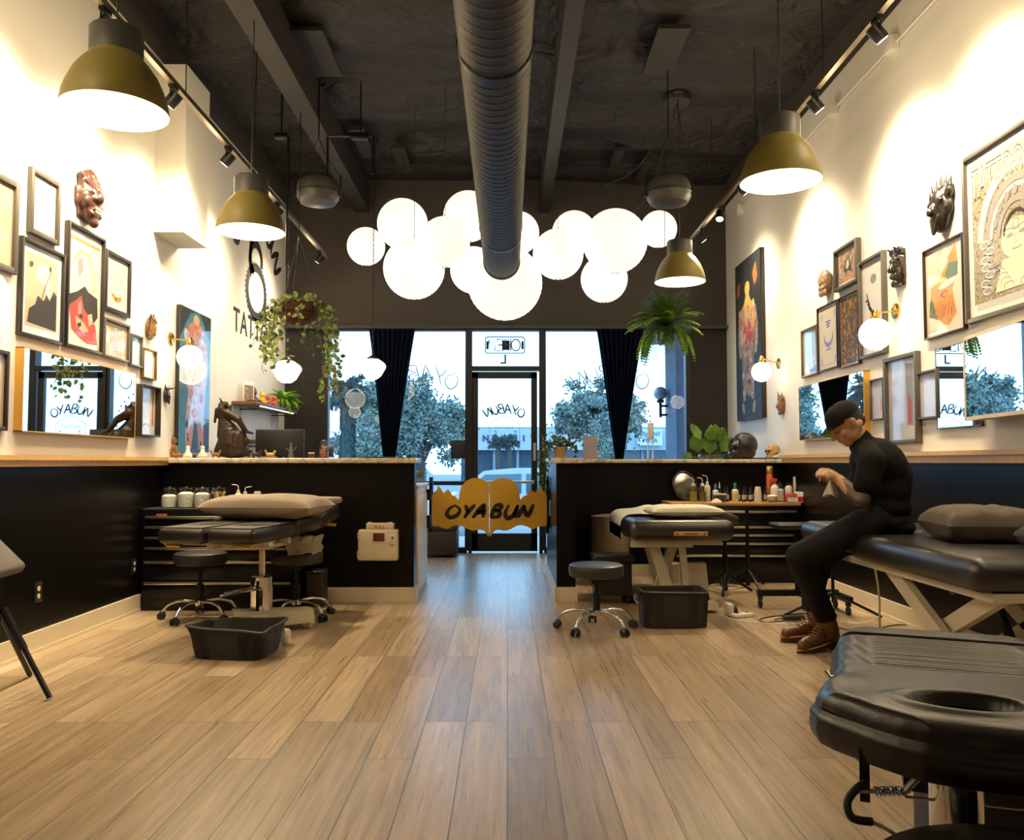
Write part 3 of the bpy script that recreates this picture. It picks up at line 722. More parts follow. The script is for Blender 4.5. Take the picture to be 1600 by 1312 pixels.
def a_flower(p, w, h, k):
    p.mi = 2
    p.flat([(-.34 * w, .16 * h), (-.30 * w, .3 * h), (-.16 * w, .36 * h), (-.1 * w, .46 * h), (.05 * w, .42 * h), (.12 * w, .50 * h), (.2 * w, .44 * h), (.30 * w, .56 * h), (.38 * w, .52 * h), (.38 * w, .14 * h)], -.014)
    p.fell(-.27 * w, .76 * h, .05 * w, .03 * h, -.014, rot=30); p.fell(.2 * w, .78 * h, .03 * w, .03 * h, -.014); p.fline([(.22 * w, .75 * h), (.1 * w, .6 * h), (.0, .44 * h)], .006, -.014)
    p.mi = 3; p.fell(.02 * w, .70 * h, .18 * w, .11 * h, -.0135, rot=20); p.fell(.16 * w, .58 * h, .07 * w, .12 * h, -.0136)
def a_geisha(p, w, h, k):
    P = lambda *q: [(x * w - .5 * w, k + z * (h - 2 * k)) for x, z in q]
    p.mi = 3; p.flat(P((.06, .90), (.94, .90), (.94, .93), (.06, .93)), -.0125)
    p.mi = 4; p.fline(P((.2, .72), (.35, .82), (.6, .82), (.78, .7), (.8, .55), (.68, .46)), .018, -.0126)
    p.mi = 5; p.flat(P((.3, .75), (.44, .77), (.46, .68), (.36, .6), (.3, .64)), -.0128)
    p.mi = 1; p.flat(P((.06, .42), (.30, .47), (.52, .54), (.62, .50), (.90, .47), (.92, .30), (.80, .24), (.60, .30), (.4, .36), (.25, .30), (.08, .32)), -.0130)
    p.mi = 2; p.flat(P((.08, .33), (.30, .40), (.42, .45), (.5, .34), (.62, .30), (.86, .22), (.92, .06), (.60, .05), (.35, .09), (.16, .14)), -.0133)
    p.mi = 5; p.flat(P((.34, .38), (.42, .40), (.44, .28), (.34, .28)), -.0136); p.mi = 6; p.flat(P((.26, .26), (.5, .22), (.66, .16), (.5, .13), (.3, .17)), -.0136); p.flat(P((.62, .30), (.74, .32), (.78, .24), (.66, .2)), -.0136)
    p.mi = 1; p.fell(-.08 * w, .28 * h, .05 * w, .02 * h, -.0139); p.flat(P((.3, .19), (.42, .22), (.44, .19), (.36, .16)), -.0139)
def a_emblem(p, w, h, k):
    p.mi = 1; p.fell(0, .57 * h, .24 * w, .2 * h, -.0126); p.mi = 2; p.flat([(-.28 * w, .34 * h), (-.1 * w, .31 * h), (.0, .28 * h), (.2 * w, .32 * h), (.24 * w, .26 * h), (.1 * w, .20 * h), (-.06 * w, .19 * h), (-.18 * w, .26 * h)], -.013)
    p.mi = 3; p.fell(-.02 * w, .25 * h, .05 * w, .02 * h, -.0134)
def a_totem(p, w, h, k):
    p.mi = 1
    for i in range(7):
        z = (.14 + .11 * i) * h; p.fell(0, z, .10 * w, .045 * h, -.0126); 
    p.flat([(-.36 * w, .82 * h), (.36 * w, .86 * h), (.2 * w, .76 * h), (-.2 * w, .74 * h)], -.0124); p.mi = 2
    for i in range(7): p.fell(0, (.14 + .11 * i) * h, .05 * w, .02 * h, -.013)
    p.mi = 3; p.fell(-.33 * w, .52 * h, .10 * w, .22 * h, -.0124, n=4); p.fell(.33 * w, .45 * h, .10 * w, .24 * h, -.0124, n=4)
def a_fan(p, w, h, k):
    p.mi = 1
    for i in range(11): p.fline([(-.25 * w + i * .01 * w, (.30 + .04 * i) * h), (.22 * w, (.44 + .044 * i) * h)], .003, -.0126)
    p.fline([(-.2 * w, .2 * h), (0, .26 * h), (.2 * w, .2 * h)], .008, -.0126); p.mi = 2; p.flat([(.30 * w, .24 * h), (.40 * w, .22 * h), (.40 * w, .90 * h), (.32 * w, .92 * h)], -.0127); p.mi = 3; p.fell(-.16 * w, .26 * h, .07 * w, .03 * h, -.0128)
def a_ornate(p, w, h, k):
    p.mi = 1
    for i in range(6): p.fell((.08 + .05 * math.sin(i * 2)) * w, (.3 + .1 * i) * h, .16 * w, .05 * h, -.0126); 
    p.mi = 0
    for i in range(6): p.fell((.08 + .05 * math.sin(i * 2)) * w, (.3 + .1 * i) * h, .07 * w, .02 * h, -.013)
M_A = [CREAM, INK, REDI, ORI, YELI, PINK, SKIN_I]
picture(-1, -22, 256, 411, 31, 'tan print in wide pewter frame, cut by the picture edge above the straw mask', PEW, .035, mats=[TANP])
picture(-1, 50, 258, 363, 96, 'pewter framed pale blank looking print, topmost beside the carved demon mask', PEW, .03, mats=[mat_mottle('fade', [(.72, .66, .62), (.70, .58, .42)], 1.2)])
picture(-1, 34, 366, 523, 103, 'black framed drawing of dark flowers on tan paper with white mat', BFR, .022, mats=[WHITEP, TANP, INK, CREAM], fn=a_flower, matw=.045)
picture(-1, 107, 342, 541, 165, 'tall narrow framed print of robed figures in black and red below the demon mask', BFR, .02, .035, mats=M_A, fn=a_geisha)
picture(-1, 166, 387, 483, 206, 'small dark framed cream print with orange emblem', BFR, .028, mats=[CREAM, art('pale_ochre', (.74, .64, .46)), ORI, INK], fn=a_emblem)
picture(-1, 164, 494, 557, 204, 'small dark framed print of a stacked totem column', PEW, .018, mats=[TANP, GRYI, CREAM, SKYI], fn=a_totem)
picture(-1, 206, 520, 571, 224, 'tiny pewter framed print with a painted pale blue reflection next to the totem print', PEW, .016, mats=[SKYI])  # flat pale blue imitates a reflection on the glazing
picture(-1, 225, 542, 590, 246, 'tiny bronze framed cream print under the hairy mask', BRF, .012, mats=[CREAM])
picture(-1, 222, 599, 681, 252, 'deep black box frame with fan line drawing and rust edge', BFR, .014, .055, mats=[WHITEP, GRYI, ORI, SKYI], fn=a_fan)
picture(-1, -52, 534, 669, 15, 'black framed gray ornament drawing on tan paper at the picture edge beside the gold mirror', BFR, .022, mats=[TANP, GRYI], fn=a_ornate)

def a_figure_gray(p, w, h, k):
    p.mi = 1; p.fell(0, .80 * h, .11 * w, .07 * h, -.0126)
    p.mi = 2
    p.flat([(-.30 * w, .62 * h), (-.1 * w, .58 * h), (-.05 * w, .47 * h), (.1 * w, .52 * h), (.24 * w, .46 * h), (.28 * w, .34 * h), (.12 * w, .36 * h), (.0, .26 * h), (-.12 * w, .24 * h), (-.2 * w, .40 * h)], -.0127)
    p.mi = 1; p.flat([(-.12 * w, .14 * h), (.06 * w, .12 * h), (.1 * w, .32 * h), (-.06 * w, .34 * h)], -.0128)
def a_print_red(p, w, h, k):
    P = lambda *q: [(x * w, z * h) for x, z in q]
    p.mi = 2; p.flat(P((-.14, .62), (.04, .74), (.10, .60), (.18, .44), (.12, .34), (.0, .40), (-.16, .36), (-.2, .48)), -.0135); p.mi = 3; p.flat(P((-.08, .60), (.03, .68), (.07, .52), (.0, .44), (-.1, .46)), -.014)
def a_filigree(p, w, h, k):
    p.mi = 1
    p.fline(arc(0, .52 * h, .22 * w, 160, 380, 16, .14 * h), [.004 + .03 * math.sin(PI * i / 16) for i in range(17)], -.0126)
    for i, z in enumerate((.74, .70, .66, .36, .31)): p.fell(0, z * h, (.16 - .03 * i % .12) * w, .016 * h, -.0127, n=6)
    for s_ in (-1, 1):
        for i in range(5): p.fell(s_ * (.34 - .02 * (i % 2)) * w, (.88 - .02 * i) * h, .035 * w, .008 * h, -.0127, n=5, rot=40 * i); p.fell(s_ * .34 * w, (.10 + .02 * i) * h, .04 * w, .008 * h, -.0127, n=5, rot=50 * i)
        p.fline([(s_ * .38 * w, .12 * h), (s_ * .38 * w, .88 * h)], .002, -.0126)
    for z in (.08, .93): p.fline([(-.36 * w, z * h), (.36 * w, z * h)], .004, -.0126)
def a_moon(p, w, h, k):
    p.mi = 1; p.fell(.02 * w, .78 * h, .13 * w, .05 * h, -.0126); p.mi = 2
    for i in range(9): p.fell((-.3 + .06 * i + .05 * math.sin(i * 3)) * w, (.58 - .035 * i) * h, .05 * w, .014 * h, -.0127, n=6, rot=35 * i)
    p.fline([(-.3 * w, .66 * h), (-.16 * w, .5 * h), (.05 * w, .38 * h), (.1 * w, .22 * h)], [.01, .03, .02, .008], -.0127)
    p.mi = 3; p.flat([(-.02 * w, .30 * h), (.2 * w, .34 * h), (.24 * w, .14 * h), (.0, .12 * h)], -.0128)
def a_stripcol(p, w, h, k):
    p.mi = 1; p.flat([(-.40 * w, .07 * h), (.40 * w, .07 * h), (.36 * w, .22 * h), (.1 * w, .15 * h), (-.2 * w, .13 * h)], -.0126)
    p.mi = 2; p.flat([(.14 * w, .20 * h), (.34 * w, .20 * h), (.36 * w, .88 * h), (.1 * w, .90 * h)], -.0127); p.mi = 3; p.flat([(.16 * w, .22 * h), (.28 * w, .22 * h), (.3 * w, .46 * h), (.2 * w, .56 * h)], -.0129)
    p.mi = 4; p.fline([(-.26 * w, .24 * h), (-.2 * w, .14 * h), (-.1 * w, .26 * h), (-.02 * w, .12 * h)], .004, -.0129)
def a_abstract(p, w, h, k):
    P = lambda *q: [(x * w, z * h) for x, z in q]
    p.mi = 1; p.flat(P((-.42, .24), (-.36, .55), (-.1, .64), (.1, .78), (.30, .95), (.36, .70), (.2, .45), (.30, .2), (.1, .10), (-.2, .12)), -.0126)
    p.mi = 2; p.flat(P((.02, .64), (.12, .76), (.34, .74), (.34, .60), (.1, .58)), -.0128); p.flat(P((-.44, .06), (-.40, .4), (-.34, .44), (-.2, .2), (-.24, .06)), -.0128)
    p.mi = 3; p.fell(.2 * w, .80 * h, .10 * w, .05 * h, -.013); p.mi = 4; p.fell(.08 * w, .545 * h, .24 * w, .035 * h, -.0132, rot=8)
    p.mi = 5; p.fline([(x * w, z * h) for x, z in ((-.1, .44), (.0, .40), (.1, .46), (.0, .47), (-.1, .44))], .014, -.0132)
    for i in range(6): p.fline([((-.3 + .09 * i) * w, .2 * h), ((-.2 + .08 * i) * w, .34 * h)], .01, -.0129)
def a_expo(p, w, h, k):
    p.mi = 1; p.flat([(-.45 * w, .10 * h), (.45 * w, .10 * h), (.45 * w, .92 * h), (-.45 * w, .92 * h)], -.0123)
    # tall banner lettering with long stems
    p.mi = 2; p.flat([(-.44 * w, .80 * h), (.44 * w, .80 * h), (.44 * w, .915 * h), (-.44 * w, .915 * h)], -.0125)
    p.mi = 3; p.text('TATTOO EXPO', .26 * h, lambda v: Vector((v.x, -.013, v.z + .795 * h)), sx=w * .90 / (.26 * h * 6.9), offset=.004)
    p.mi = 4; p.text('TATTOO EXPO', .24 * h, lambda v: Vector((v.x, -.0134, v.z + .80 * h)), sx=w * .90 / (.24 * h * 6.9), offset=-.002)
    for i in range(22):
        x = (-.42 + .04 * i) * w; p.mi = 2; p.fline([(x, .72 * h - abs(x) * .7), (x, .58 * h - abs(x) * .9)], .008, -.0126)
    for i, (rad, wd, mi) in enumerate(((.37, .085, 2), (.37, .06, 4), (.29, .05, 2), (.25, .03, 4), (.18, .04, 2), (.12, .02, 3))):
        p.mi = mi; p.fline(arc(0, .42 * h, rad * w, 5, 175, 28, rad * w * 1.15), wd * w, -.0135 - .0003 * i)
    p.mi = 2; p.text('INTERNATIONAL', .06 * h, lambda v: Vector((math.sin(v.x / (.37 * w)) * (.37 * w + v.z), -.0158, .42 * h + math.cos(v.x / (.37 * w)) * (.37 * w * 1.15 + v.z))), sx=.8)
    p.mi = 2
    for i in range(7):
        a = R(25 + i * 21.6); p.fell(.225 * w * math.cos(a), .42 * h + .26 * w * math.sin(a), .024 * w, .03 * w, -.0154, n=10)
    for s_ in (-1, 1):
        for i in range(7): 
            cx, cz = s_ * (.30 + .03 * math.sin(i * 2.2)) * w, (.16 + .045 * i) * h
            p.mi = 2; p.fell(cx, cz, .075 * w, .032 * h, -.0136, n=12); p.mi = 4; p.fline(arc(cx, cz, .045 * w, 0, 300, 12, .02 * h), .008, -.0142)
    p.mi = 5; p.fell(0, .40 * h, .15 * w, .11 * h, -.0150); p.flat([(-.22 * w, .13 * h), (.22 * w, .13 * h), (.14 * w, .30 * h), (-.14 * w, .30 * h)], -.0151); p.mi = 2
    for s_ in (-1, 1):
        p.fell(s_ * .06 * w, .42 * h, .035 * w, .012 * h, -.0156); p.fline(arc(s_ * .07 * w, .43 * h, .06 * w, 20, 160, 8, .03 * h), .008, -.0156)
        for i in range(5): p.fline(arc(s_ * (.08 + .03 * i) * w, (.15 + .03 * i) * h, .05 * w, 0, 220, 9, .02 * h), .007, -.0156)
    p.fline([(0, .42 * h), (-.02 * w, .375 * h), (.02 * w, .37 * h)], .006, -.0156); p.fline(arc(0, .35 * h, .05 * w, 200, 340, 8, .012 * h), .01, -.0156)
    p.mi = 2; p.fline(arc(0, .475 * h, .03 * w, 0, 350, 14), .008, -.0158)
    for i in range(5): p.fline([(-.42 * w, (.095 - .008 * i) * h), (.42 * w, (.095 - .008 * i) * h)], .0022, -.0126)
picture(1, 1337, 370, 439, 1301, 'thick dark framed fiery orange print with white mat above the fruit print', PEW, .024, .045, mats=[WHITEP, FIERY, INK, CREAM], fn=a_print_red, matw=.03)
picture(1, 1307, 467, 573, 1276, 'dark framed cream print with blue violet filigree crescent', BFR, .010, mats=[CREAM, BLUI], fn=a_filigree)
picture(1, 1340, 451, 568, 1309, 'black framed print of golden fruit shapes on dark ground', BFR, .010, mats=[CREAM, FRUIT], matw=.012)
picture(1, 1379, 389, 551, 1340, 'tall pewter framed pale drawing with a gray moon behind the larger sconce', PEW, .022, .04, mats=[WHITEP, GRYI, INK, YELI], fn=a_moon)
picture(1, 1276, 506, 584, 1251, 'small bronze edged dark frame next to the filigree print', BRF, .018, mats=[SKYI, INK, GRYI, FIERY], fn=a_stripcol)  # pale blue base colour stands in for a reflection in the glass
picture(1, 1379, 589, 655, 1358, 'narrow slate framed pale lavender print beside the gold edged mirror', PEW, .012, mats=[LAV, CREAM, LAV, SKIN_I, GRYI], fn=a_stripcol)
picture(1, 1431, 547, 692, 1380, 'large slate framed pale lavender print with rust figure behind the seated person', PEW, .028, .04, mats=[LAV, CREAM, GRYI, REDI, GRYI], fn=a_stripcol)
picture(1, 1463, 575, 653, 1432, 'narrow slate framed pale print touching the wide mirror', PEW, .016, mats=[LAV, CREAM])
picture(1, 1504, 361, 514, 1441, 'black framed abstract print in orange and green below the crowned mask', BFR, .012, mats=[art('blush_paper', (.70, .55, .46)), mat_mottle('amber', [(.45, .20, .03), (.60, .30, .05), (.5, .24, .04)], 8), GRNI, ORI, CREAM, REDI], fn=a_abstract)
X_, Y_, w_, z_, h_ = wallframe(1, 1504, 248, 508, 1490)
yfar = onX(1504, 380, XR - .035).y; W10 = .98
picture(1, 1504, 248, 508, 1503, 'very large framed tattoo expo poster in gray and gold with arched ornament', PEW, .028, .035, mats=[WHITEP, GOLDG, GRYI, INK, CREAM, art('flesh_wash', (.72, .62, .44))], fn=a_expo, W=None)
_big = [o for o in COL.objects if o.get('label', '').startswith('very large framed')][0]
bpy.data.objects.remove(_big.children[0]); bpy.data.objects.remove(_big.children[0]); bpy.data.objects.remove(_big)
zt_ = onX(1504, 248, XR - .035).z; zb_ = onX(1504, 508, XR - .035).z
def big_poster():
    w, h, d, k = W10, zt_ - zb_, .035, .026
    t = thing('framed_picture', 'very large framed tattoo expo poster in gray and gold with arched ornament', 'framed picture', (XR, yfar - w / 2, zb_), -90, 'framed pictures on the white walls')
    f = MB()
    for x0, x1, z0, z1 in ((-w / 2, -w / 2 + k, 0, h), (w / 2 - k, w / 2, 0, h), (-w / 2 + k, w / 2 - k, 0, k), (-w / 2 + k, w / 2 - k, h - k, h)): f.rbox(((x0 + x1) / 2, -d / 2, (z0 + z1) / 2), (x1 - x0, d, z1 - z0), .003, 2)
    f.build('frame', PEW, t); p = MB(); p.sm = False; p.bx(-w / 2 + k, w / 2 - k, -.012, -.001, k, h - k); a_expo(p, w - 2 * k, h, k)
    p.build('picture', [WHITEP, GOLDG, GRYI, INK, CREAM, art('flesh_wash', (.72, .62, .44))], t)
big_poster()

# ------------------------------------------------------------ tall body paintings on panels
def panel(side, near, yt, yb, far, label, d, mats, fn):
    X, Y, w, z, h = wallframe(side, near, yt, yb, far, d)
    t = thing('painted_picture', label, 'painting', (X, Y, z), 90 if side < 0 else -90)
    MB().rbox((0, -d / 2, h / 2), (w, d, h), .004, 2).build('panel_edge', BFR, t)
    p = MB(); p.sm = False; fn(p, w, h, -d - .001); p.build('painted_front', mats, t)
def blots(p, w, h, y, z0, z1, hw, cols, n, seed, r0=.05):
    r_ = random.Random(seed)
    for i in range(n):
        z = r_.uniform(z0, z1); x = r_.uniform(-1, 1) * hw(z); p.mi = r_.choice(cols); q = r_.uniform(.5, 1) * r0
        p.fell(x * w, z * h, q * w * 1.2, q * w, y - .00001 * i, n=7, rot=r_.uniform(0, 180))
        p.mi = r_.choice(cols); p.fline(arc(x * w, z * h, q * w * 1.3, r_.uniform(0, 180), r_.uniform(200, 340), 6), .008, y - .0006 - .00001 * i)
def f_blue(p, w, h, y):
    P = lambda *q: [(x * w, z * h) for x, z in q]
    p.flat(P((-.5, 0), (.5, 0), (.5, 1), (-.5, 1)), y)
    p.mi = 1; p.flat(P((-.5, .78), (-.2, .97), (.1, 1), (-.5, 1)), y - .0004); p.flat(P((.1, 1), (.5, .8), (.5, 1)), y - .0004); p.flat(P((.16, 0), (.5, 0), (.5, .22), (.2, .22)), y - .0003); p.flat(P((-.12, 0), (.12, 0), (.06, .2), (-.04, .2)), y - .0009)
    p.mi = 2; p.flat(P((-.3, .80), (-.14, .9), (0, .93), (.16, .9), (.36, .8), (.42, .62), (.34, .42), (.30, .24), (.30, .03), (.14, .03), (.1, .2), (-.02, .22), (-.1, .03), (-.28, .03), (-.3, .24), (-.22, .42), (-.34, .62)), y - .0006)
    p.mi = 3; p.fline(P((-.34, .72), (-.2, .86), (0, .90), (.2, .86), (.36, .74)), [.02, .09, .1, .09, .02], y - .0011); p.flat(P((-.28, .02), (-.1, .02), (-.03, .18), (-.12, .2)), y - .0011); p.flat(P((.14, .02), (.3, .02), (.3, .14), (.1, .24)), y - .0011); p.fell(0, .27 * h, .09 * w, .035 * h, y - .0012)
    p.mi = 4; p.fell(0, .935 * h, .10 * w, .04 * h, y - .0013); p.fell(.02 * w, .80 * h, .22 * w, .05 * h, y - .0013)
    blots(p, w, h, y - .0014, .25, .86, lambda z: .26 + .08 * (z > .55), [2, 5, 6, 2, 3], 46, 3, .07); blots(p, w, h, y - .0014, .05, .2, lambda z: .26, [3, 1], 8, 4, .04)
def f_dark(p, w, h, y):
    P = lambda *q: [(x * w, z * h) for x, z in q]
    p.flat(P((-.5, 0), (.5, 0), (.5, 1), (-.5, 1)), y)
    p.mi = 4; p.flat(P((.2, .88), (.34, .94), (.40, .84), (.28, .80)), y - .0003); p.flat(P((-.42, .86), (-.3, .88), (-.32, .8), (-.44, .78)), y - .0003)
    p.mi = 1; p.flat(P((-.12, .73), (-.34, .68), (-.40, .52), (-.36, .42), (-.26, .42), (-.24, .56), (-.2, .46), (-.24, .28), (-.22, .12), (-.12, .12), (-.06, .3), (.0, .42), (.06, .3), (.12, .12), (.22, .12), (.24, .3), (.2, .46), (.26, .56), (.28, .44), (.38, .44), (.40, .56), (.32, .68), (.12, .73)), y - .0005)
    p.mi = 2; p.flat(P((-.24, .46), (.24, .46), (.22, .30), (.18, .2), (.08, .24), (.0, .40), (-.08, .24), (-.18, .2), (-.24, .3)), y - .0007)
    p.mi = 3; p.flat(P((-.14, .62), (.16, .62), (.2, .50), (.1, .46), (0, .50), (-.12, .46), (-.18, .5)), y - .0009)
    p.mi = 5; p.fell(0, .81 * h, .10 * w, .045 * h, y - .0009); p.flat(P((-.05, .78), (.05, .78), (.14, .72), (.08, .62), (-.08, .62), (-.14, .72)), y - .0008)
    p.mi = 6
    blots(p, w, h, y - .001, .40, .70, lambda z: .34, [1, 3, 5, 7, 8], 44, 5, .05); blots(p, w, h, y - .001, .14, .40, lambda z: .2, [2, 8, 7, 4], 30, 6, .045); p.mi = 6
    for s_ in (-1, 1): p.fell(s_ * .30 * w, .41 * h, .05 * w, .02 * h, y - .0008); p.fell(s_ * .21 * w, .075 * h, .08 * w, .025 * h, y - .0008, rot=60 * s_)
    p.fline(arc(0, .56 * h, .05 * w, 0, 360, 12, .03 * h), .012, y - .0012); p.fline(arc(0, .03 * h, .05 * w, 0, 360, 14), .005, y - .0012)
panel(-1, 280, 474, 705, 328, 'tall painting of a tattooed back in blue and red behind the lit sconce', .035, [TEALB, NAVY, WASH, mat_mottle('red_scales', [(.55, .10, .05), (.72, .28, .14), (.45, .10, .1)], 14), SKIN_I, BLUI, LAV], f_blue)
panel(1, 1189, 384, 652, 1150, 'tall dark painting of a tattooed standing figure with golden head', .05, [NAVY, FLOR, FLOR2, REDI, mat_mottle('rust_leaf', [(.3, .10, .03), (.45, .2, .08)], 10), YELI, SKIN_I, PINK, CREAM], f_dark)

# ------------------------------------------------------------ mirrors
def mirror(side, near, yt, yb, far, label, d, edge, tilt=0):
    X, Y, w, z, h = wallframe(side, near, yt, yb, far, d)
    t = thing('wall_mirror', label, 'mirror', (X, Y, z), 90 if side < 0 else -90, 'mirrors on the white walls')
    f = MB(); k = .006
    for x0, x1, z0, z1 in ((-w / 2, -w / 2 + k, 0, h), (w / 2 - k, w / 2, 0, h), (-w / 2, w / 2, 0, k), (-w / 2, w / 2, h - k, h)): f.bx(x0, x1, -d, 0, z0, z1)
    f.build('frame', edge, t); MB().bx(-w / 2 + k, w / 2 - k, -d + .002, -d + .008, k, h - k).build('mirror_glass', MIRROR, t)
    return t
mirror(-1, 36, 541, 674, 213, 'wide gold edged mirror reflecting the entrance, above the chair rail by the box frame', .05, GOLDF)
mirror(1, 1350, 578, 681, 1248, 'gold edged mirror behind the head of the seated person', .05, GOLDF)
mirror(1, 1531, 527, 665, 1462, 'wide mirror beside the slate framed prints, under the orange abstract', .02, PEW)
# the mirror nearest the camera stands proud of the wall in a deep cream box
p = onX(1534, 600, XR - .02)
t = thing('wall_mirror', 'deep box mirror with cream underside swung out from the wall, below the expo poster', 'mirror', (XR - .03, p.y - .02, 1.12 + (722 - 657) / FPX * p.y), -90 - 7, 'mirrors on the white walls')
f = MB(); W_ = 1.1; H_ = .48; k = .02
for x0, x1, z0, z1 in ((0, k, 0, H_), (W_ - k, W_, 0, H_), (0, W_, 0, k), (0, W_, H_ - k, H_)): f.bx(x0, x1, -.10, -.01, z0, z1)
f.build('frame', mat('cream_box', (.66, .56, .40), .5), t); MB().bx(k, W_ - k, -.098, -.09, k, H_ - k).build('mirror_glass', MIRROR, t)

# ------------------------------------------------------------ painted wall logo
LOGO = mat('black_wall_decal', (.02, .018, .016), .6)
def on_left(px, py): q = onX(px, py, XL); return (q.y, q.z)
yc, zc = 9.17, 3.0
m = MB(); m.sm = False
def ring(cx, cz, rx, rz, wd, a0=0, a1=360, n=40, y=-.002):
    m.fline(arc(cx, cz, rx, a0, a1, n, rz), wd, y)
ring(0, 0, .33, .27, .10); ring(-.03, .36, .20, .17, .09, -20, 250); m.fline([(-.2, .12), (-.26, .3), (-.22, .5), (-.1, .62), (.05, .66), (.16, .6)], [.02, .08, .1, .08, .05, .01], -.002)
for k in range(36):
    a = R(k * 10); m.fell(.385 * math.cos(a), .32 * math.sin(a), .03, .012, -.002, n=6, rot=math.degrees(a) + 20)
for k in range(26):
    a = R(k * 10 - 20); m.fell(-.03 + .25 * math.cos(a), .36 + .22 * math.sin(a), .022, .010, -.002, n=6, rot=math.degrees(a) + 60)
m.flat([(.18, -.24), (.36, -.12), (.42, -.30), (.30, -.34)], -.002)
# brush letters, as (x, z) strokes in a unit box
BR = {'O': [[(.5, .95), (.15, .7), (.08, .3), (.35, .05), (.75, .2), (.85, .6), (.5, .92)]], 'Y': [[(.1, .95), (.35, .55), (.5, .5)], [(.9, .98), (.5, .5), (.2, .0)]],
      'A': [[(.0, .0), (.3, .5), (.6, 1)], [(.6, 1), (.7, .5), (.75, .02)], [(.2, .38), (.75, .45)]], 'B': [[(.3, .95), (.2, .5), (.1, .02)], [(.2, .92), (.7, .95), (.75, .7), (.3, .52)], [(.3, .52), (.75, .42), (.7, .12), (.1, .02)]],
      'U': [[(.2, .95), (.08, .4), (.3, .05), (.65, .2), (.85, .9)], [(.85, .95), (.8, .4), (.9, .05)]], 'N': [[(.05, .02), (.15, .5), (.3, .95)], [(.3, .92), (.5, .4), (.75, .08)], [(.75, .08), (.85, .5), (.95, 1)]]}
def brush(mb, ch, put, wk, y, size):
    """draw a letter; put maps unit (x, z) to the plane"""
    for st in BR[ch]:
        pts = [put(q.x, q.y) for q in bez([(q[0], q[1], 0) for q in st], 4)]; n_ = len(pts)
        mb.fline(pts, [size * wk * (.07 + .13 * math.sin(PI * (k + .5) / n_)) for k in range(n_)], y)
def word_arc(mb, txt, cx, cz, rad, a0, a1, size, y, wk=1, flip=1):
    n = len(txt)
    for i, ch in enumerate(txt):
        a = R(a0 + (a1 - a0) * i / (n - 1)); sx_, cx_ = math.sin(a), math.cos(a)
        def put(x, z):
            r_ = rad + (z - .5) * size; u = (x - .5) * size * .85
            return (cx + (sx_ * r_ + cx_ * u) * flip, cz + cx_ * r_ - sx_ * u)
        brush(mb, ch, put, wk, y, size)
word_arc(m, 'OYABUN', 0, 0, .92, -54, 56, .36, -.002)
m.text('TATTOO', .345, lambda v: Vector((v.x, -.002, v.z - .43)), sx=1.0, offset=.006, space=1.12)
solo('wall_logo', m, LOGO, 'black painted studio logo with scaly ring figure and TATTOO lettering on the white wall', 'wall logo', (XL, yc, zc), 90)
# ------------------------------------------------------------ carved masks and heads, each one continuous surface
def wall_at(side, px, py, d=.0): 
    return onX(px, py, (XL if side < 0 else XR) - side * d)
WOODR = mat('dark_red_carved_wood', (.06, .022, .012), .38, var=.4, scale=18, bump=.5, bscale=30, coat=.2)
WOODD = mat('near_black_carved_wood', (.012, .0075, .005), .3, var=.4, bump=.3, bscale=40, coat=.3)
WOODG = mat('golden_carved_wood', (.20, .09, .028), .35, var=.3, bump=.3, bscale=30)
MULTI = mat_mottle('painted_skull', [(.55, .35, .12), (.12, .22, .12), (.5, .10, .06), (.72, .58, .25), (.18, .10, .05)], 26, 1.0)
def maskmesh(fn, name, mats, label, side, px, py, size, split=None, vox=None, cat='carved mask', extra=None, group=None, d=0):
    p = wall_at(side, px, py, .14 * size + .01); p.x = XL if side < 0 else XR; t = thing(name, label, cat, p, 90 if side < 0 else -90, group)
    m = MB(Matrix.Diagonal((size, size * .62, size, 1))); fn(m)
    for i_, v_ in enumerate(m.V): v_.y = min(v_.y, -.002)
    m.build('face', mats, t, remesh=vox or size * .022, smooth_it=2, split=split and (lambda c: split(c / size)))
    if extra:
        e = MB(Matrix.Diagonal((size, size * .62, size, 1))); extra[1](e); e.build(extra[0], extra[2], t)
    return t
# local: x right, z up, front -y; unit height ~1 (z from -.5 to .5)
def demon(m):
    m.ell((0, -.12, .05), (.33, .26, .42)); m.box((0, -.05, .0), (.60, .10, .78)); m.ell((0, -.2, -.25), (.22, .22, .22))
    m.ell((0, -.42, .0), (.10, .14, .12)); m.ell((-.09, -.38, -.03), (.06, .07, .05)); m.ell((.09, -.38, -.03), (.06, .07, .05))
    for s_ in (-1, 1):
        m.cap((s_ * .04, -.36, .16), (s_ * .26, -.28, .24), .045, .03); m.ell((s_ * .14, -.33, .08), (.075, .06, .055)); m.ell((s_ * .22, -.24, -.1), (.1, .12, .12))
        m.cap((s_ * .33, -.06, .1), (s_ * .33, -.06, -.15), .05)
        for k in range(4): m.cap((s_ * (.05 + .08 * k), -.3 + .05 * k, .36 - .02 * k), (s_ * (.03 + .09 * k), -.16, .48 - .04 * k), .035, .05)
    m.cap((-.16, -.34, -.15), (.16, -.34, -.15), .035); m.cap((-.14, -.36, -.31), (.14, -.36, -.31), .04); m.ell((0, -.28, -.44), (.12, .12, .10))
def demon_mouth(m):
    m.ell((0, -.36, -.23), (.15, .06, .055)); m.mi = 1
    for k in range(6): m.ell((-.10 + .04 * k, -.415, -.205), (.018, .015, .03)); m.ell((-.10 + .04 * k, -.415, -.265), (.016, .015, .025))
    for s_ in (-1, 1): m.ell((s_ * .14, -.38, .085), (.05, .035, .035))
maskmesh(demon, 'hanging_mask', WOODR, 'large dark red carved demon mask with open mouth high on the wall', -1, 147, 310, .37, extra=('mouth', demon_mouth, [mat('mouth_dark', (.02, .008, .006), .4), mat('old_teeth', (.45, .38, .26), .35)]))
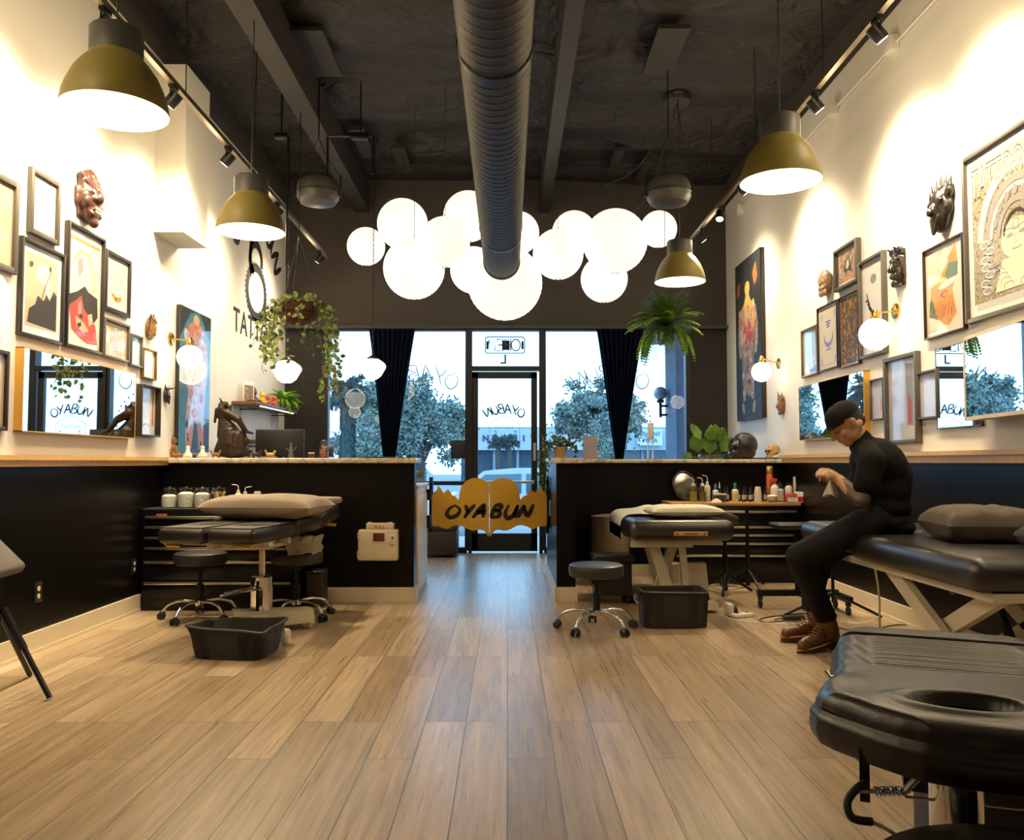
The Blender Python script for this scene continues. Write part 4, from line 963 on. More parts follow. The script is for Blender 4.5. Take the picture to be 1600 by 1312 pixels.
def hairy(m):
    m.ell((0, -.14, 0), (.32, .22, .46)); m.ell((.1, -.34, -.18), (.12, .1, .12)); m.ell((.1, -.38, -.02), (.06, .08, .12)); m.ell((-.02, -.3, .1), (.06, .05, .05)); m.ell((.18, -.3, .1), (.06, .05, .05)); m.cap((0, -.32, -.26), (.2, -.32, -.26), .04)
def hairs(m):
    rnd = random.Random(4)
    for k in range(240):
        a = rnd.uniform(0, 2 * PI); r_ = rnd.uniform(.18, .36); x, z = r_ * math.cos(a), .08 + r_ * 1.25 * math.sin(a)
        if x > .0 and z < .1 and rnd.random() < .75: continue
        m.leaf((x * .9, -.26 + .5 * r_ * r_, z * .9), (x + rnd.uniform(-.2, .2) - .1, -.25, z - .25 + rnd.uniform(-.2, .2)), (0, -1, 0), .2, .022, .2)
maskmesh(hairy, 'hanging_mask', WOODG, 'shaggy brown haired mask above the tiny bronze frame', -1, 239, 513, .20, extra=('hair', hairs, mat('coarse_hair', (.14, .07, .03), .6, var=.5)))
def horned(m):
    m.ell((0, -.14, 0), (.28, .2, .40)); m.ell((0, -.34, -.08), (.1, .12, .12)); m.cap((0, -.3, -.22), (0, -.34, -.4), .12, .06); m.cap((0, -.3, .3), (.16, -.75, .36), .06, .015)
    for s_ in (-1, 1): m.ell((s_ * .12, -.3, .08), (.06, .06, .05)); m.cap((s_ * .2, -.16, .3), (s_ * .26, -.2, .5), .06, .02)
maskmesh(horned, 'hanging_mask', WOODD, 'small near black horned mask beside the deep box frame', -1, 264, 617, .17)
# straw mask cut by the picture edge
def straw(m): m.ell((0, -.1, .2), (.24, .14, .3)); m.cap((-.14, -.1, .38), (.14, -.1, .38), .08); m.ell((0, -.24, .14), (.06, .08, .1)); m.cap((-.1, -.2, .26), (.1, -.2, .26), .04)
def straws(m):
    rnd = random.Random(2)
    for k in range(90):
        x = rnd.uniform(-.2, .2); m.tube([(x, -.14 - rnd.uniform(0, .06), .02), (x * 1.25, -.16, -.25), (x * 1.5, -.12 - rnd.uniform(0, .05), -.52 + rnd.uniform(-.03, .05))], .008, 4)
maskmesh(straw, 'hanging_mask', mat('taupe_wood', (.20, .13, .08), .5), 'brown arched mask with long straw beard at the picture edge behind a lit globe', -1, -10, 470, .38, extra=('straw_beard', straws, mat('dry_straw', (.42, .28, .07), .6, var=.35)), d=.0)
# poster wall masks
def skullm(m):
    m.ell((0, -.22, .12), (.40, .30, .34)); m.ell((0, -.2, -.05), (.36, .24, .3)); m.cap((-.16, -.34, -.32), (.16, -.34, -.32), .12); m.cap((-.14, -.4, -.16), (.14, -.4, -.16), .09); m.ell((0, -.46, .0), (.06, .06, .08))
    for s_ in (-1, 1): m.cap((s_ * .08, -.44, .14), (s_ * .28, -.36, .12), .05); m.cap((s_ * .24, -.36, -.1), (s_ * .3, -.2, -.04), .06)
maskmesh(skullm, 'hanging_mask', MULTI, 'colourful painted skull mask above the filigree print', 1, 1287, 443, .26, cat='skull mask')
def darkm(m):
    m.ell((0, -.12, 0), (.28, .24, .48)); m.box((0, -.04, 0), (.52, .08, .90)); m.cap((0, -.34, .12), (0, -.46, -.06), .05, .08); m.cap((-.1, -.34, -.2), (.1, -.34, -.2), .06); m.ell((0, -.28, -.38), (.12, .12, .1)); m.cap((-.2, -.28, .2), (.2, -.28, .2), .05)
    m.cap((-.2, -.2, .4), (.2, -.2, .4), .1); m.cap((-.12, -.3, .44), (-.16, -.42, .48), .05, .02); m.cap((.12, -.3, .44), (.16, -.42, .48), .05, .02)
    for s_ in (-1, 1): m.ell((s_ * .12, -.3, .08), (.06, .05, .04))
maskmesh(darkm, 'hanging_mask', mat('dark_green_red_lacquer', (.018, .011, .006), .25, var=.5, scale=9, coat=.5), 'dark glossy lacquered mask above the larger sconce', 1, 1397, 419, .29)
def crowned(m):
    m.ell((0, -.14, -.12), (.25, .22, .36)); m.cap((-.24, -.12, .1), (.24, -.12, .1), .09); m.cap((0, -.32, -.04), (0, -.44, -.16), .045, .07); m.cap((-.1, -.32, -.26), (.1, -.32, -.26), .045); m.cap((0, -.3, -.34), (0, -.34, -.48), .11, .05); m.cap((-.18, -.3, .0), (.18, -.3, .0), .045)
    for i, x in enumerate((-.26, -.13, 0, .13, .26)): m.cap((x, -.14, .1), (x * 1.15, -.12, .50 - abs(x) * .35), .075, .012)
    for s_ in (-1, 1): m.ell((s_ * .1, -.3, -.07), (.05, .05, .04)); m.ell((s_ * .24, -.1, -.1), (.05, .06, .14))
maskmesh(crowned, 'hanging_mask', WOODD, 'near black carved mask wearing a tall leaf crown', 1, 1462, 317, .40)
def goldm(m):
    m.ell((0, -.12, -.05), (.26, .24, .40)); m.cap((0, -.32, .0), (0, -.44, -.14), .045, .065); m.cap((-.08, -.32, -.24), (.08, -.32, -.24), .045); m.ell((0, -.24, -.38), (.12, .12, .1)); m.cap((-.22, -.2, .18), (.22, -.2, .18), .08)
    m.cap((0, -.28, .2), (.05, -.38, .46), .07, .02)
    for s_ in (-1, 1): m.cap((s_ * .2, -.16, .2), (s_ * .22, -.24, .44), .07, .02); m.ell((s_ * .1, -.3, .02), (.05, .05, .03))
maskmesh(goldm, 'hanging_mask', WOODG, 'small golden brown wooden face mask under the small sconce', 1, 1217, 630, .25)
# ------------------------------------------------------------ tool chests
CHEST = mat('black_tool_chest', (.004, .004, .0045), .28, spec=.35)
HAND = mat('satin_aluminium', (.72, .66, .55), .30, 1.0, var=.05)
RUB = mat('black_rubber', (.012, .012, .012), .7)
REDP = mat('red_print', (.45, .03, .02), .45)
def tool_chest(loc, w, d, h, rows, label, woodtop=False):
    t = thing('tool_chest', label, 'tool chest', loc)
    MB().rbox((0, d / 2, h / 2), (w, d, h), .008, 2).build('body', CHEST, t)
    for zt, zb in rows:
        dr = MB().rbox((0, -.008, (zt + zb) / 2), (w - .05, .02, zt - zb - .008), .004, 2).build('drawer', CHEST, t)
        MB().rbox((0, -.032, zt - .016), (w - .07, .022, .022), .006, 2).build('handle', HAND, dr)
    if woodtop: MB().rbox((0, d / 2 - .01, h + .016), (w + .02, d + .02, .03), .005, 2).build('worktop', mat('butcher_block', (.50, .27, .09), .35, var=.3, stretch=(1, 10, 10)), t)
    else: MB().rbox((0, d / 2, h + .004), (w, d, .012), .004, 2).build('rubber_mat', RUB, t)
    for x in (-w / 2 + .08, w / 2 - .08): 
        k = MB().cyl((x, .04, .0), (x, .04, .012), .03); k.build('foot', RUB, t)
    b = MB(); b.rbox((-w / 2 + .15, -.009, h - .045), (.08, .008, .03), .003, 2); b.build('badge', mat('enamel_badge', (.35, .08, .03), .3), t)
    b = MB(); b.cyl((w / 2 - .2, 0, h - .045), (w / 2 - .2, -.014, h - .045), .013); b.build('lock', CHROME, t)
    return t
ZR = lambda y, Y: 1.12 - (y - 722) / FPX * Y
YC1 = 6.365; r1 = [ZR(v, YC1) + .016 for v in (807.5, 822.5, 839, 855, 876, 908)] + [.09]
tool_chest((-2.19, YC1, 0), 1.17, .38, ZR(796, YC1), [(r1[i], r1[i + 1]) for i in range(6)], 'black tool chest with six silver handled drawers under the cotton jars')
YC2 = 7.80; r2 = [ZR(v, YC2) + .016 for v in (799, 822.5, 835, 848, 866.5)] + [.07]
tool_chest((2.13, YC2, 0), 1.2, .44, ZR(790, YC2), [(r2[i], r2[i + 1]) for i in range(5)], 'black tool chest with wooden worktop under the ink bottles', True)
TC1, TC2 = ZR(796, YC1) + .01, ZR(790, YC2) + .031

# ------------------------------------------------------------ bottles, jars and boxes on the chests
def putY(px, Y): return (px - 793) / FPX * Y
COT = mat('cotton_wool', (.82, .79, .72), .9, bump=.8, bscale=60); SWAB = mat('wooden_swabs', (.50, .34, .16), .7, var=.4, bump=.8, bscale=60)
JAR = mat_pane('jar_glass', (.96, .97, .95), .10)
def jar(loc, r, h, label, fill, fh):
    t = thing('glass_jar', label, 'jar', loc, group='lidded glass jars')
    MB().lathe([(.0001, 0), (r * .92, 0), (r, .01), (r, h * .80), (r * .78, h * .88), (r * .8, h * .90)], n=28, cap=False).build('jar_body', JAR, t)
    m = MB()
    if fill is SWAB:
        rnd = random.Random(3)
        for k in range(26): a = rnd.uniform(0, 6.28); q = rnd.uniform(0, .7) * r; b2 = a + rnd.uniform(1.5, 4.5); m.cyl((q * math.cos(a), q * math.sin(a), .006), (r * .85 * math.cos(b2), r * .85 * math.sin(b2), h * .74), .003, n=5)
    else: m.lathe([(.0001, .005), (r * .9, .006), (r * .94, fh * .5), (r * .9, fh * .9), (r * .5, fh * 1.02), (.0001, fh)], n=24)
    m.build('filling', fill, t)
    MB().lathe([(r * .86, h * .90), (r * .90, h * .92), (r * .84, h * .945), (r * .2, h * .96), (.012, h * .97), (.018, h * .985), (.012, h), (.0001, h)], n=28, cap=False).build('lid', JAR, t)
for px, lab, f, fh in ((266, 'lidded glass jar of cotton balls, the one closest to the side wall', COT, .10), (292, 'lidded glass jar of cotton, second from the side wall', COT, .12), (317, 'lidded glass jar of cotton, third from the side wall, next to the swab jar', COT, .115), (343, 'lidded glass jar of wooden swabs on the tool chest', SWAB, .1)):
    jar((putY(px, 6.5), 6.52, TC1), .062, .165, lab, f, fh)
def bottle(loc, r, h, label, bodym, capm, cat='bottle', shape='squeeze', label_m=None, group=None, rz=0, nm='squeeze_bottle'):
    t = thing(nm, label, cat, loc, rz, group)
    MB().lathe([(.0001, 0), (r * .9, 0), (r, .006), (r, h * .55), (r * .9, h * .62), (r * .45, h * .68), (r * .42, h * .72)], n=20, cap=False).build('bottle_body', bodym, t)
    c = MB()
    if shape == 'squeeze':
        c.lathe([(r * .5, h * .68), (r * .5, h * .78), (r * .2, h * .8), (.0001, h * .8)], n=16); c.tube(bez([(0, 0, h * .78), (0, 0, h * .95), (.012, 0, h * 1.02), (.05, 0, h * 1.05)], 5), .0035, 6)
    elif shape == 'cap': c.lathe([(r * .48, h * .68), (r * .48, h * .94), (r * .3, h), (.0001, h)], n=16)
    elif shape == 'spray':
        c.cyl((0, 0, h * .68), (0, 0, h * .8), r * .4); c.rbox((-.012, 0, h * .87), (.07, .022, .035), .006); c.box((-.035, 0, h * .80), (.008, .012, .045), ry=20)
    elif shape == 'nozzle': c.lathe([(r * .5, h * .68), (r * .45, h * .78), (r * .1, h), (.0001, h)], n=12)
    c.build('cap', capm, t)
    if label_m: MB().lathe([(r + .0006, h * .15), (r + .0006, h * .45)], n=20, cap=False).build('paper_label', label_m, t)
    return t
bottle((putY(373, 6.5), 6.52, TC1), .026, .17, 'white squeeze bottle with green label and bent spout', WPLA, WPLA, label_m=mat('green_label', (.35, .50, .06), .5), rz=180)
bottle((putY(385, 6.5), 6.5, TC1), .028, .155, 'plain white squeeze bottle with bent spout beside the green labelled one', WPLA, WPLA)
def cups(loc, label, n, k=1):
    t = thing('cup_stack', label, 'cups', loc, group='stacks of upturned white cups')
    m = MB()
    for i in range(n): m.lathe([(.036 * k, .004 + i * .012 * k), (.037 * k, .007 + i * .012 * k), (.025 * k, .085 * k + i * .012 * k), (.0001, .086 * k + i * .012 * k)], n=22, cap=False)
    m.build('nested_cups', WPLA, t)
cups((putY(404, 6.5), 6.5, TC1), 'stack of upturned white cups above the grey pillow', 5, .95)
def carton(loc, sz, label, m1, m2, name='carton', rz=0):
    t = thing(name, label, 'box', loc, rz)
    MB().rbox((0, 0, sz[2] / 2), sz, .002, 2).build('box_body', m1, t)
    b = MB(); b.box((0, -sz[1] / 2 - .0006, sz[2] * .32), (sz[0] * .98, .001, sz[2] * .5)); b.build('printed_band', m2, t)
carton((putY(424, 6.5), 6.46, TC1), (.13, .09, .03), 'flat red carton behind the grey pillow', REDP, WPLA)
# poster side chest
def P2(px, dy=0): return (putY(px, 7.95), 7.95 + dy, TC2)
CLR = mat_pane('clear_plastic', (.9, .9, .85), .10); BROWNL = mat('murky_liquid', (.20, .14, .05), .2); 
for px, lab in ((1083, 'clear wash bottle with pale green liquid and bent spout'), (1097, 'clear wash bottle with brown liquid and bent spout')):
    t = bottle(P2(px), .038, .22, lab, CLR, WPLA, rz=180)
    MB().lathe([(.0001, .006), (.034, .006), (.034, .1), (.0001, .101)], n=16).build('liquid', BROWNL if px > 1090 else mat('pale_green_liquid', (.35, .36, .08), .2), t)
bottle(P2(1107, .06), .028, .24, 'white wash bottle with bent spout behind the clear ones', WPLA, WPLA, rz=180)
bottle(P2(1119, .04), .028, .17, 'small white bottle with blue cap behind the ink cups', WPLA, mat('blue_cap', (.03, .10, .35), .4), shape='cap', nm='capped_bottle')
bottle(P2(1148), .032, .18, 'white soap bottle with green cap in the row of ink bottles', WPLA, mat('green_cap', (.02, .16, .06), .4), shape='cap', label_m=mat('soap_label', (.55, .50, .12), .5), nm='capped_bottle')
for i, px in enumerate((1115.5, 1126)):
    t = thing('ink_cup', ['dark plastic cup with white rim beside the wash bottles', 'dark plastic cup with white rim beside its twin, nearer the soap bottle'][i], 'cup', P2(px + .5, -.07), group='dark cups with white rims')
    MB().lathe([(.0001, 0), (.024, 0), (.031, .065), (.031, .07)], n=20).build('cup_body', mat('smoke_plastic', (.06, .05, .045), .3), t); MB().lathe([(.029, .068), (.034, .069), (.034, .08), (.029, .081)], n=20).build('rim', WPLA, t)
INKB = [(1127, .08, 'tall'), (1133, .03, 's'), (1139, .07, 's'), (1156, .05, 's'), (1161, .0, 's'), (1166, .05, 's'), (1171, .0, 's'), (1176, .06, 's'), (1190, .07, 'r'), (1197, .04, 's')]
for i, (px, dy, k) in enumerate(INKB):
    bottle(P2(px, dy), .015, .15 if k != 'tall' else .19, ['tall dark ink bottle behind the ink cups', 'small black ink bottle right behind the second cup', 'small black ink bottle against the soap bottle, cup side', 'small black ink bottle against the soap bottle, cup stack side',
        'front row black ink bottle next to the soap bottle', 'back row black ink bottle in the middle of the row', 'front row black ink bottle in the middle of the row', 'last black ink bottle before the cup stack', 'red ink bottle behind the cup stack', 'small black ink bottle between cup stack and glass bowl'][i],
        REDP if k == 'r' else mat('ink_black_bottle', (.02, .02, .025), .25), WPLA if k == 'tall' else BLKP, shape='nozzle', label_m=mat('tiny_white_label', (.45, .44, .42), .5), group='small tattoo ink bottles', nm='ink_bottle')
cups(P2(1182.5, -.02), 'stack of upturned white cups on the wooden worktop', 6)
bottle(P2(1210, 0), .038, .235, 'white spray bottle with red trigger', WPLA, mat('red_white_trigger', (.55, .05, .03), .4), shape='spray', nm='spray_bottle', rz=0)
t = thing('spray_can', 'tall golden spray can behind the red trigger bottle', 'spray can', P2(1207, .09)); MB().lathe([(.0001, 0), (.033, 0), (.033, .25), (.026, .265)], n=24).build('can_body', mat('red_gold_can', (.45, .10, .03), .35, .3), t); MB().lathe([(.028, .262), (.03, .265), (.03, .33), (.024, .34), (.0001, .34)], n=24).build('cap', mat('gold_cap', (.65, .40, .10), .3, .7), t)
t = thing('glass_bowl', 'small glass bowl of cotton in front of the spray bottle', 'bowl', P2(1201, -.09)); MB().lathe([(.0001, .003), (.03, .003), (.045, .02), (.052, .055), (.050, .055), (.043, .02), (.028, .008), (.0001, .008)], n=26, cap=False).build('bowl', JAR, t); MB().lathe([(.0001, .01), (.03, .012), (.044, .035), (.046, .06), (.03, .07), (.0001, .072)], n=20).build('filling', COT, t)
for i, px in enumerate((1221, 1234.5)):
    jar((P2(px)[0], 8.0, TC2), .037, .19, ['tall glass canister behind the red boxes, next to the spray bottle', 'tall glass canister of white wipes behind the red boxes'][i], COT, .12 + .03 * i)
carton(P2(1229, -.13), (.10, .08, .085), 'red and white carton beside the glove box', mat('red_carton', (.48, .08, .05), .5), WPLA)
carton(P2(1245, -.13), (.115, .09, .10), 'red glove box at the wall end of the worktop', WPLA, REDP, 'glove_box')
carton(P2(1248, .05), (.06, .05, .24), 'tall white printed box standing at the wall end of the worktop', WPLA, mat('grey_print', (.35, .33, .30), .5))
t = thing('ring_mirror', 'round black framed mirror leaning behind the wash bottles', 'mirror', Vector(P2(1078, .15)) + Vector((0, 0, .012)), rx=-12); t.rotation_euler.z = R(25)
MB().tube([(.135 * math.cos(a / 28 * 2 * PI), 0, .14 + .135 * math.sin(a / 28 * 2 * PI)) for a in range(28)], .012, 8, closed=True).build('frame', BLKP, t); MB().lathe([(.128, 0), (.0001, .001)], (0, 0, .14), 28, (0, -1, 0)).build('mirror_glass', mat('dim_mirror', (.2, .2, .2), .1, 1.0), t)
t = thing('tattoo_cable', 'loose black machine cable with clip lying on the wooden worktop edge', 'cable', (putY(1206, 7.8), 7.86, TC2 + .004)); m = MB(); m.tube(bez([(-.08, 0, .004), (-.02, -.03, .006), (.05, -.01, .01), (.12, -.03, .004), (.18, .0, .004)], 6), .005, 6); m.build('cord', BLKP, t)
t = thing('tissue', 'crumpled white tissue on the worktop edge', 'tissue', (putY(1121, 7.8), 7.85, TC2)); MB().lathe([(.0001, 0), (.05, 0), (.04, .02), (.02, .03), (.0001, .04)], n=9, sc=(1, .7)).build('paper', COT, t)

# ------------------------------------------------------------ sharps container
pp = onY(593, 846, 6.77)
t = thing('sharps_container', 'beige wall mounted sharps box marked PULL on the black half wall', 'sharps container', (pp.x, 6.77, pp.z - .145))
k = 6.77 / FPX
m = MB(); m.rbox((0, -.05, .125), (.315, .10, .245), .012); m.rbox((-.158, -.05, .2), (.012, .09, .05), .004); m.rbox((-.158, -.05, .05), (.012, .09, .06), .004); m.build('cabinet_body', IVORY, t)
m = MB(); m.rbox((.015, -.055, .27), (.22, .075, .06), .008); m.rbox((-.07, -.05, .302), (.03, .05, .008), .002, 2); m.rbox((.09, -.05, .302), (.03, .05, .008), .002, 2); m.build('flap', IVORY, t)
m = MB(); m.text('PULL', .036, lambda v: Vector((v.x + .015, -.0935, v.z + .268)), offset=.0012, space=1.1); m.build('lettering', REDP, t)
m = MB(); m.rbox((.01, -.1015, .19), (.11, .004, .085), .003, 2); m.build('window_rim', IVORY, t); m = MB(); m.rbox((.01, -.1035, .19), (.09, .004, .066), .003, 2); m.build('window_pane', mat('maroon_window', (.10, .02, .02), .2), t)
m = MB(); m.rbox((.118, -.1, .19), (.05, .004, .06), .004, 2); m.build('lock_plate', WPLA, t); m = MB(); m.cyl((.118, -.1, .185), (.118, -.106, .185), .009); m.build('keyhole', mat('dark_brass', (.10, .05, .03), .4, .5), t)
m = MB(); m.tube([(.105, -.101, .135), (.11, -.106, .125), (.122, -.106, .122), (.132, -.101, .13)], .003, 6); m.build('hook', mat('dark_brass', (.1, .05, .03)), t)

# ------------------------------------------------------------ wall outlets
def outlet(side, px, py, lab):
    X = XL if side < 0 else XR; p = onX(px, py, X)
    t = thing('wall_outlet', lab, 'outlet', p, 90 if side < 0 else -90, 'black wall outlets')
    MB().rbox((0, -.003, 0), (.075, .006, .12), .002, 2).build('plate', BLKP, t)
    for z in (-.022, .022): MB().lathe([(.014, .006), (.014, .008), (.0001, .0085)], (0, 0, z), 16, (0, -1, 0), sc=(1, 1.1)).build('socket', IVORY, t)
outlet(-1, 59, 925, 'black outlet plate low on the black wall near the folding stand'); outlet(-1, 209, 885, 'black outlet plate low on the black wall beside the tool chest'); outlet(1, 1490, 914, 'black outlet plate under the padded bed on the black wall')

# ------------------------------------------------------------ stools
def stool(loc, rz, label, hz=.44, r=.185, basem=CHROME):
    t = thing('rolling_stool', label, 'stool', loc, rz, 'black rolling stools')
    MB().lathe([(.0001, hz - .085), (r * .88, hz - .085), (r * .97, hz - .075), (r, hz - .05), (r, hz - .025), (r * .975, hz - .007), (r * .9, hz), (.0001, hz + .004)], n=44).build('seat', mat('stool_vinyl', (.02, .019, .02), .42, bump=.06, bscale=200), t)
    m = MB(); m.box((0, 0, hz - .095), (.12, .12, .02)); m.box((.0, 0, hz - .115), (.07, .05, .03)); m.build('seat_bracket', BLKM, t)
    m = MB(); m.cyl((0, 0, .10), (0, 0, .25), .025); m.cyl((0, 0, .25), (0, 0, hz - .09), .014); m.build('gas_column', BLKM, t)
    MB().cyl((0, 0, .10), (0, 0, .135), .035).build('hub', basem, t)
    for i in range(5):
        a = R(90 + 72 * i); ca, sa = math.cos(a), math.sin(a)
        MB().tube(bez([(.02 * ca, .02 * sa, .125), (.13 * ca, .13 * sa, .13), (.22 * ca, .22 * sa, .105), (.262 * ca, .262 * sa, .055)], 6), .011, 10).build('leg', basem, t)
        w = MB()
        for s_ in (-1, 1):
            c0 = Vector((.27 * ca - sa * .014 * s_, .27 * sa + ca * .014 * s_, .025)); w.lathe([(.0001, 0), (.021, 0), (.025, .003), (.025, .011), (.021, .014), (.0001, .014)], c0, 18, Vector((-sa * s_, ca * s_, 0)))
        w.rbox((.265 * ca, .265 * sa, .042), (.035, .03, .03), .008, 2, rz=math.degrees(a)); w.build('caster', BLKP, t)
    return t
stool((.595, 5.62, 0), 0, 'black round stool on a chrome five star base standing alone by the aisle')
stool((putY(318, 6.03), 6.03, 0), 20, 'black round stool on chrome base parked by the tool chest', .475)
stool((-1.52, 6.06, 0), 20, 'black round stool half hidden behind the hydraulic bed', .475)

# ------------------------------------------------------------ woven baskets
WOV = mat('black_woven_cord', (.016, .012, .010), .55, var=.3)
def basket(loc, rz, w0, w1, d0, d1, h, label, bow=.0):
    t = thing('woven_basket', label, 'basket', loc, rz, 'black woven floor baskets')
    n = 96; rows = 26
    def prof(inner):
        def f(u, v):
            a = 2 * PI * u; e = .34
            cx_, sy_ = math.cos(a), math.sin(a); sx = math.copysign(abs(cx_) ** e, cx_); sy = math.copysign(abs(sy_) ** e, sy_)
            W = (w0 + (w1 - w0) * v) / 2; D = (d0 + (d1 - d0) * v) / 2
            rip = .0035 * math.sin(v * rows * 2 * PI) * math.sin(a * 40 + PI * (int(v * rows) % 2)) if not inner else -.012
            sag = -.025 * abs(sx * sy) * v * 0
            wob = .012 * math.sin(a * 3 + v * 5) * v * bow
            return (sx * (W + rip) + wob, sy * (D + rip), .004 + h * v + .03 * bow * (cx_ * sy_) * v + (.0 if not inner else .002))
        return f
    m = MB(); m.grid(prof(False), n, rows * 4, closed_u=True); m.grid(lambda u, v: prof(True)(u, 1 - v), n, 8, closed_u=True)
    m.add([prof(True)(k / n, 0) for k in range(n)], [tuple(range(n))]); m.build('woven_body', WOV, t)
    MB().tube([prof(False)(k / n, 1.0) for k in range(n)], .008, 8, closed=True).build('rim', WOV, t)
    for s_ in (-1, 1):
        MB().tube(bez([(s_ * (w1 / 2 + .004), -.05, h * .98), (s_ * (w1 / 2 + .02), -.03, h * .75), (s_ * (w1 / 2 + .02), .03, h * .75), (s_ * (w1 / 2 + .004), .05, h * .98)], 5), .006, 6).build('handle', WOV, t)
basket((putY(377, 4.93), 4.93, 0), -9, .40, .50, .30, .36, .17, 'black woven basket on the floor in front of the hydraulic bed', 1)
basket((1.14, 5.80, 0), 2, .43, .45, .28, .30, .235, 'black woven basket on the floor between stool and white legged table', .3)

# ------------------------------------------------------------ bins and small furniture
t = thing('steel_bin', 'round brushed steel trash bin behind the white legged table', 'trash bin', (.965, 7.85, 0))
MB().lathe([(.0001, 0), (.175, 0), (.175, .60), (.165, .605)], n=48).build('drum', mat('satin_steel_bin', (.62, .50, .36), .40, .75, stretch=(1, 1, 20)), t); MB().lathe([(.18, .60), (.18, .615), (.1, .63), (.0001, .634)], n=48).build('lid', STEEL, t); MB().lathe([(.178, 0), (.182, .03), (.178, .05)], n=40, cap=False).build('base_ring', BLKP, t)
t = thing('steel_bin', 'small brushed steel bin under the white legged table', 'trash bin', (putY(1050, 7.3), 7.45, 0)); MB().lathe([(.0001, 0), (.09, 0), (.10, .2), (.1, .22), (.09, .22)], n=30).build('drum', STEEL, t); MB().lathe([(.104, .21), (.104, .225), (.098, .225)], n=30).build('rim', STEEL, t)
t = thing('side_stand', 'low black padded stand between the round stool and the white legged table', 'side table', (.84, 6.78, 0))
MB().rbox((0, 0, .355), (.33, .34, .05), .02).build('top', mat('black_satin', (.015, .013, .012), .3), t)
MB().rbox((0, 0, .20), (.29, .30, .27), .01).build('body', BLKP, t)
for x in (-.12, .12):
    for y in (-.12, .12): MB().cyl((x, y, 0), (x, y, .08), .018).build('leg', BLKP, t)
t = thing('waste_bin', 'narrow dark brown bin against the black half wall behind the hydraulic bed', 'bin', (-1.50, 6.62, 0)); MB().rbox((0, 0, .13), (.13, .2, .26), .012).build('bin_body', mat('brown_plastic', (.045, .028, .02), .45), t); MB().rbox((0, 0, .265), (.14, .21, .02), .008).build('lid', BLKP, t)
# paper bag
t = thing('shopping_bag', 'white paper carrier bag with small dark logo under the table', 'bag', (putY(1086, 6.35), 6.45, .077), 6)
m = MB(); m.add([(-.10, -.05, 0), (.11, -.05, 0), (.11, .05, 0), (-.10, .05, 0), (-.085, -.03, .27), (.09, -.035, .27), (.09, .03, .275), (-.09, .035, .27)], [(0, 1, 2, 3), (0, 4, 5, 1), (1, 5, 6, 2), (2, 6, 7, 3), (3, 7, 4, 0)], False); m.build('bag_body', mat('white_paper_bag', (.62, .57, .47), .6, bump=.4, bscale=8), t)
m = MB(); m.at((0, -.0475, 0), (6, 0, 0)); m.fell(-.04, .075, .012, .012, 0); m.fline([(-.015, .07), (.05, .065)], .007, 0); m.build('logo', BLKP, t)

# armrest stands beside the poster side chest
def arm_stand(loc, rz, label, zt, net=True):
    t = thing('armrest_stand', label, 'armrest stand', loc, rz, 'black folding armrest stands')
    MB().cyl((0, 0, .1), (0, 0, zt), .016).build('pole', BLKM, t); MB().cyl((0, 0, .02), (0, 0, .35), .022).build('sleeve', BLKM, t)
    for i in range(3):
        a = R(90 + 120 * i + 30); MB().tube([(.02 * math.cos(a), .02 * math.sin(a), .16), (.24 * math.cos(a), .24 * math.sin(a), .012)], .011, 8).build('leg', BLKM, t)
    if net:
        m = MB()
        for i in range(3):
            a, b2 = R(90 + 120 * i + 30), R(90 + 120 * (i + 1) + 30)
            for k in range(1, 5):
                q = k / 5; m.tube([(.24 * q * math.cos(a), .24 * q * math.sin(a), .16 - .148 * q), (.24 * (1 - q) * math.cos(b2), .24 * (1 - q) * math.sin(b2), .012 + .148 * q)], .0025, 4)
                m.tube([(.24 * q * math.cos(a), .24 * q * math.sin(a), .16 - .148 * q), (.24 * q * math.cos(b2), .24 * q * math.sin(b2), .16 - .148 * q)], .0025, 4)
        m.build('net', RUB, t)
    return t
arm_stand((putY(1131, 7.2), 7.2, 0), 10, 'black pole stand with netted tripod foot beside the white legged table', .66)
arm_stand((putY(1166, 7.5), 7.5, 0), 40, 'slim black pole stand in front of the tool chest with wooden worktop', .72, False)

# ------------------------------------------------------------ folding stand cut by the picture edge
fp = onZ(78, 1090, 0.012)
t = thing('armrest_stand', 'black folding stand with grey tilted pad, cut by the picture edge', 'armrest stand', (fp.x - .29, fp.y + .05, 0), group=None)
MB().tube([(.29, -.05, .012), (.16, -.03, .22), (.03, 0, .42)], .013, 8).build('leg', BLKM, t); MB().tube([(.15, -.03, .235), (.03, 0, .42)], .018, 8).build('leg', BLKM, t)
MB().tube([(-.2, -.25, .012), (0, 0, .42)], .013, 8).build('leg', BLKM, t); MB().tube([(-.05, .38, .012), (0, 0, .42)], .013, 8).build('leg', BLKM, t); MB().cyl((0, 0, .30), (0, 0, .66), .018).build('pole', BLKM, t)
m = MB(); m.rbox((-.05, 0, .69), (.30, .30, .06), .028, rz=8, ry=46); m.build('pad', mat('grey_fabric', (.10, .085, .075), .8, bump=.3, bscale=300), t)

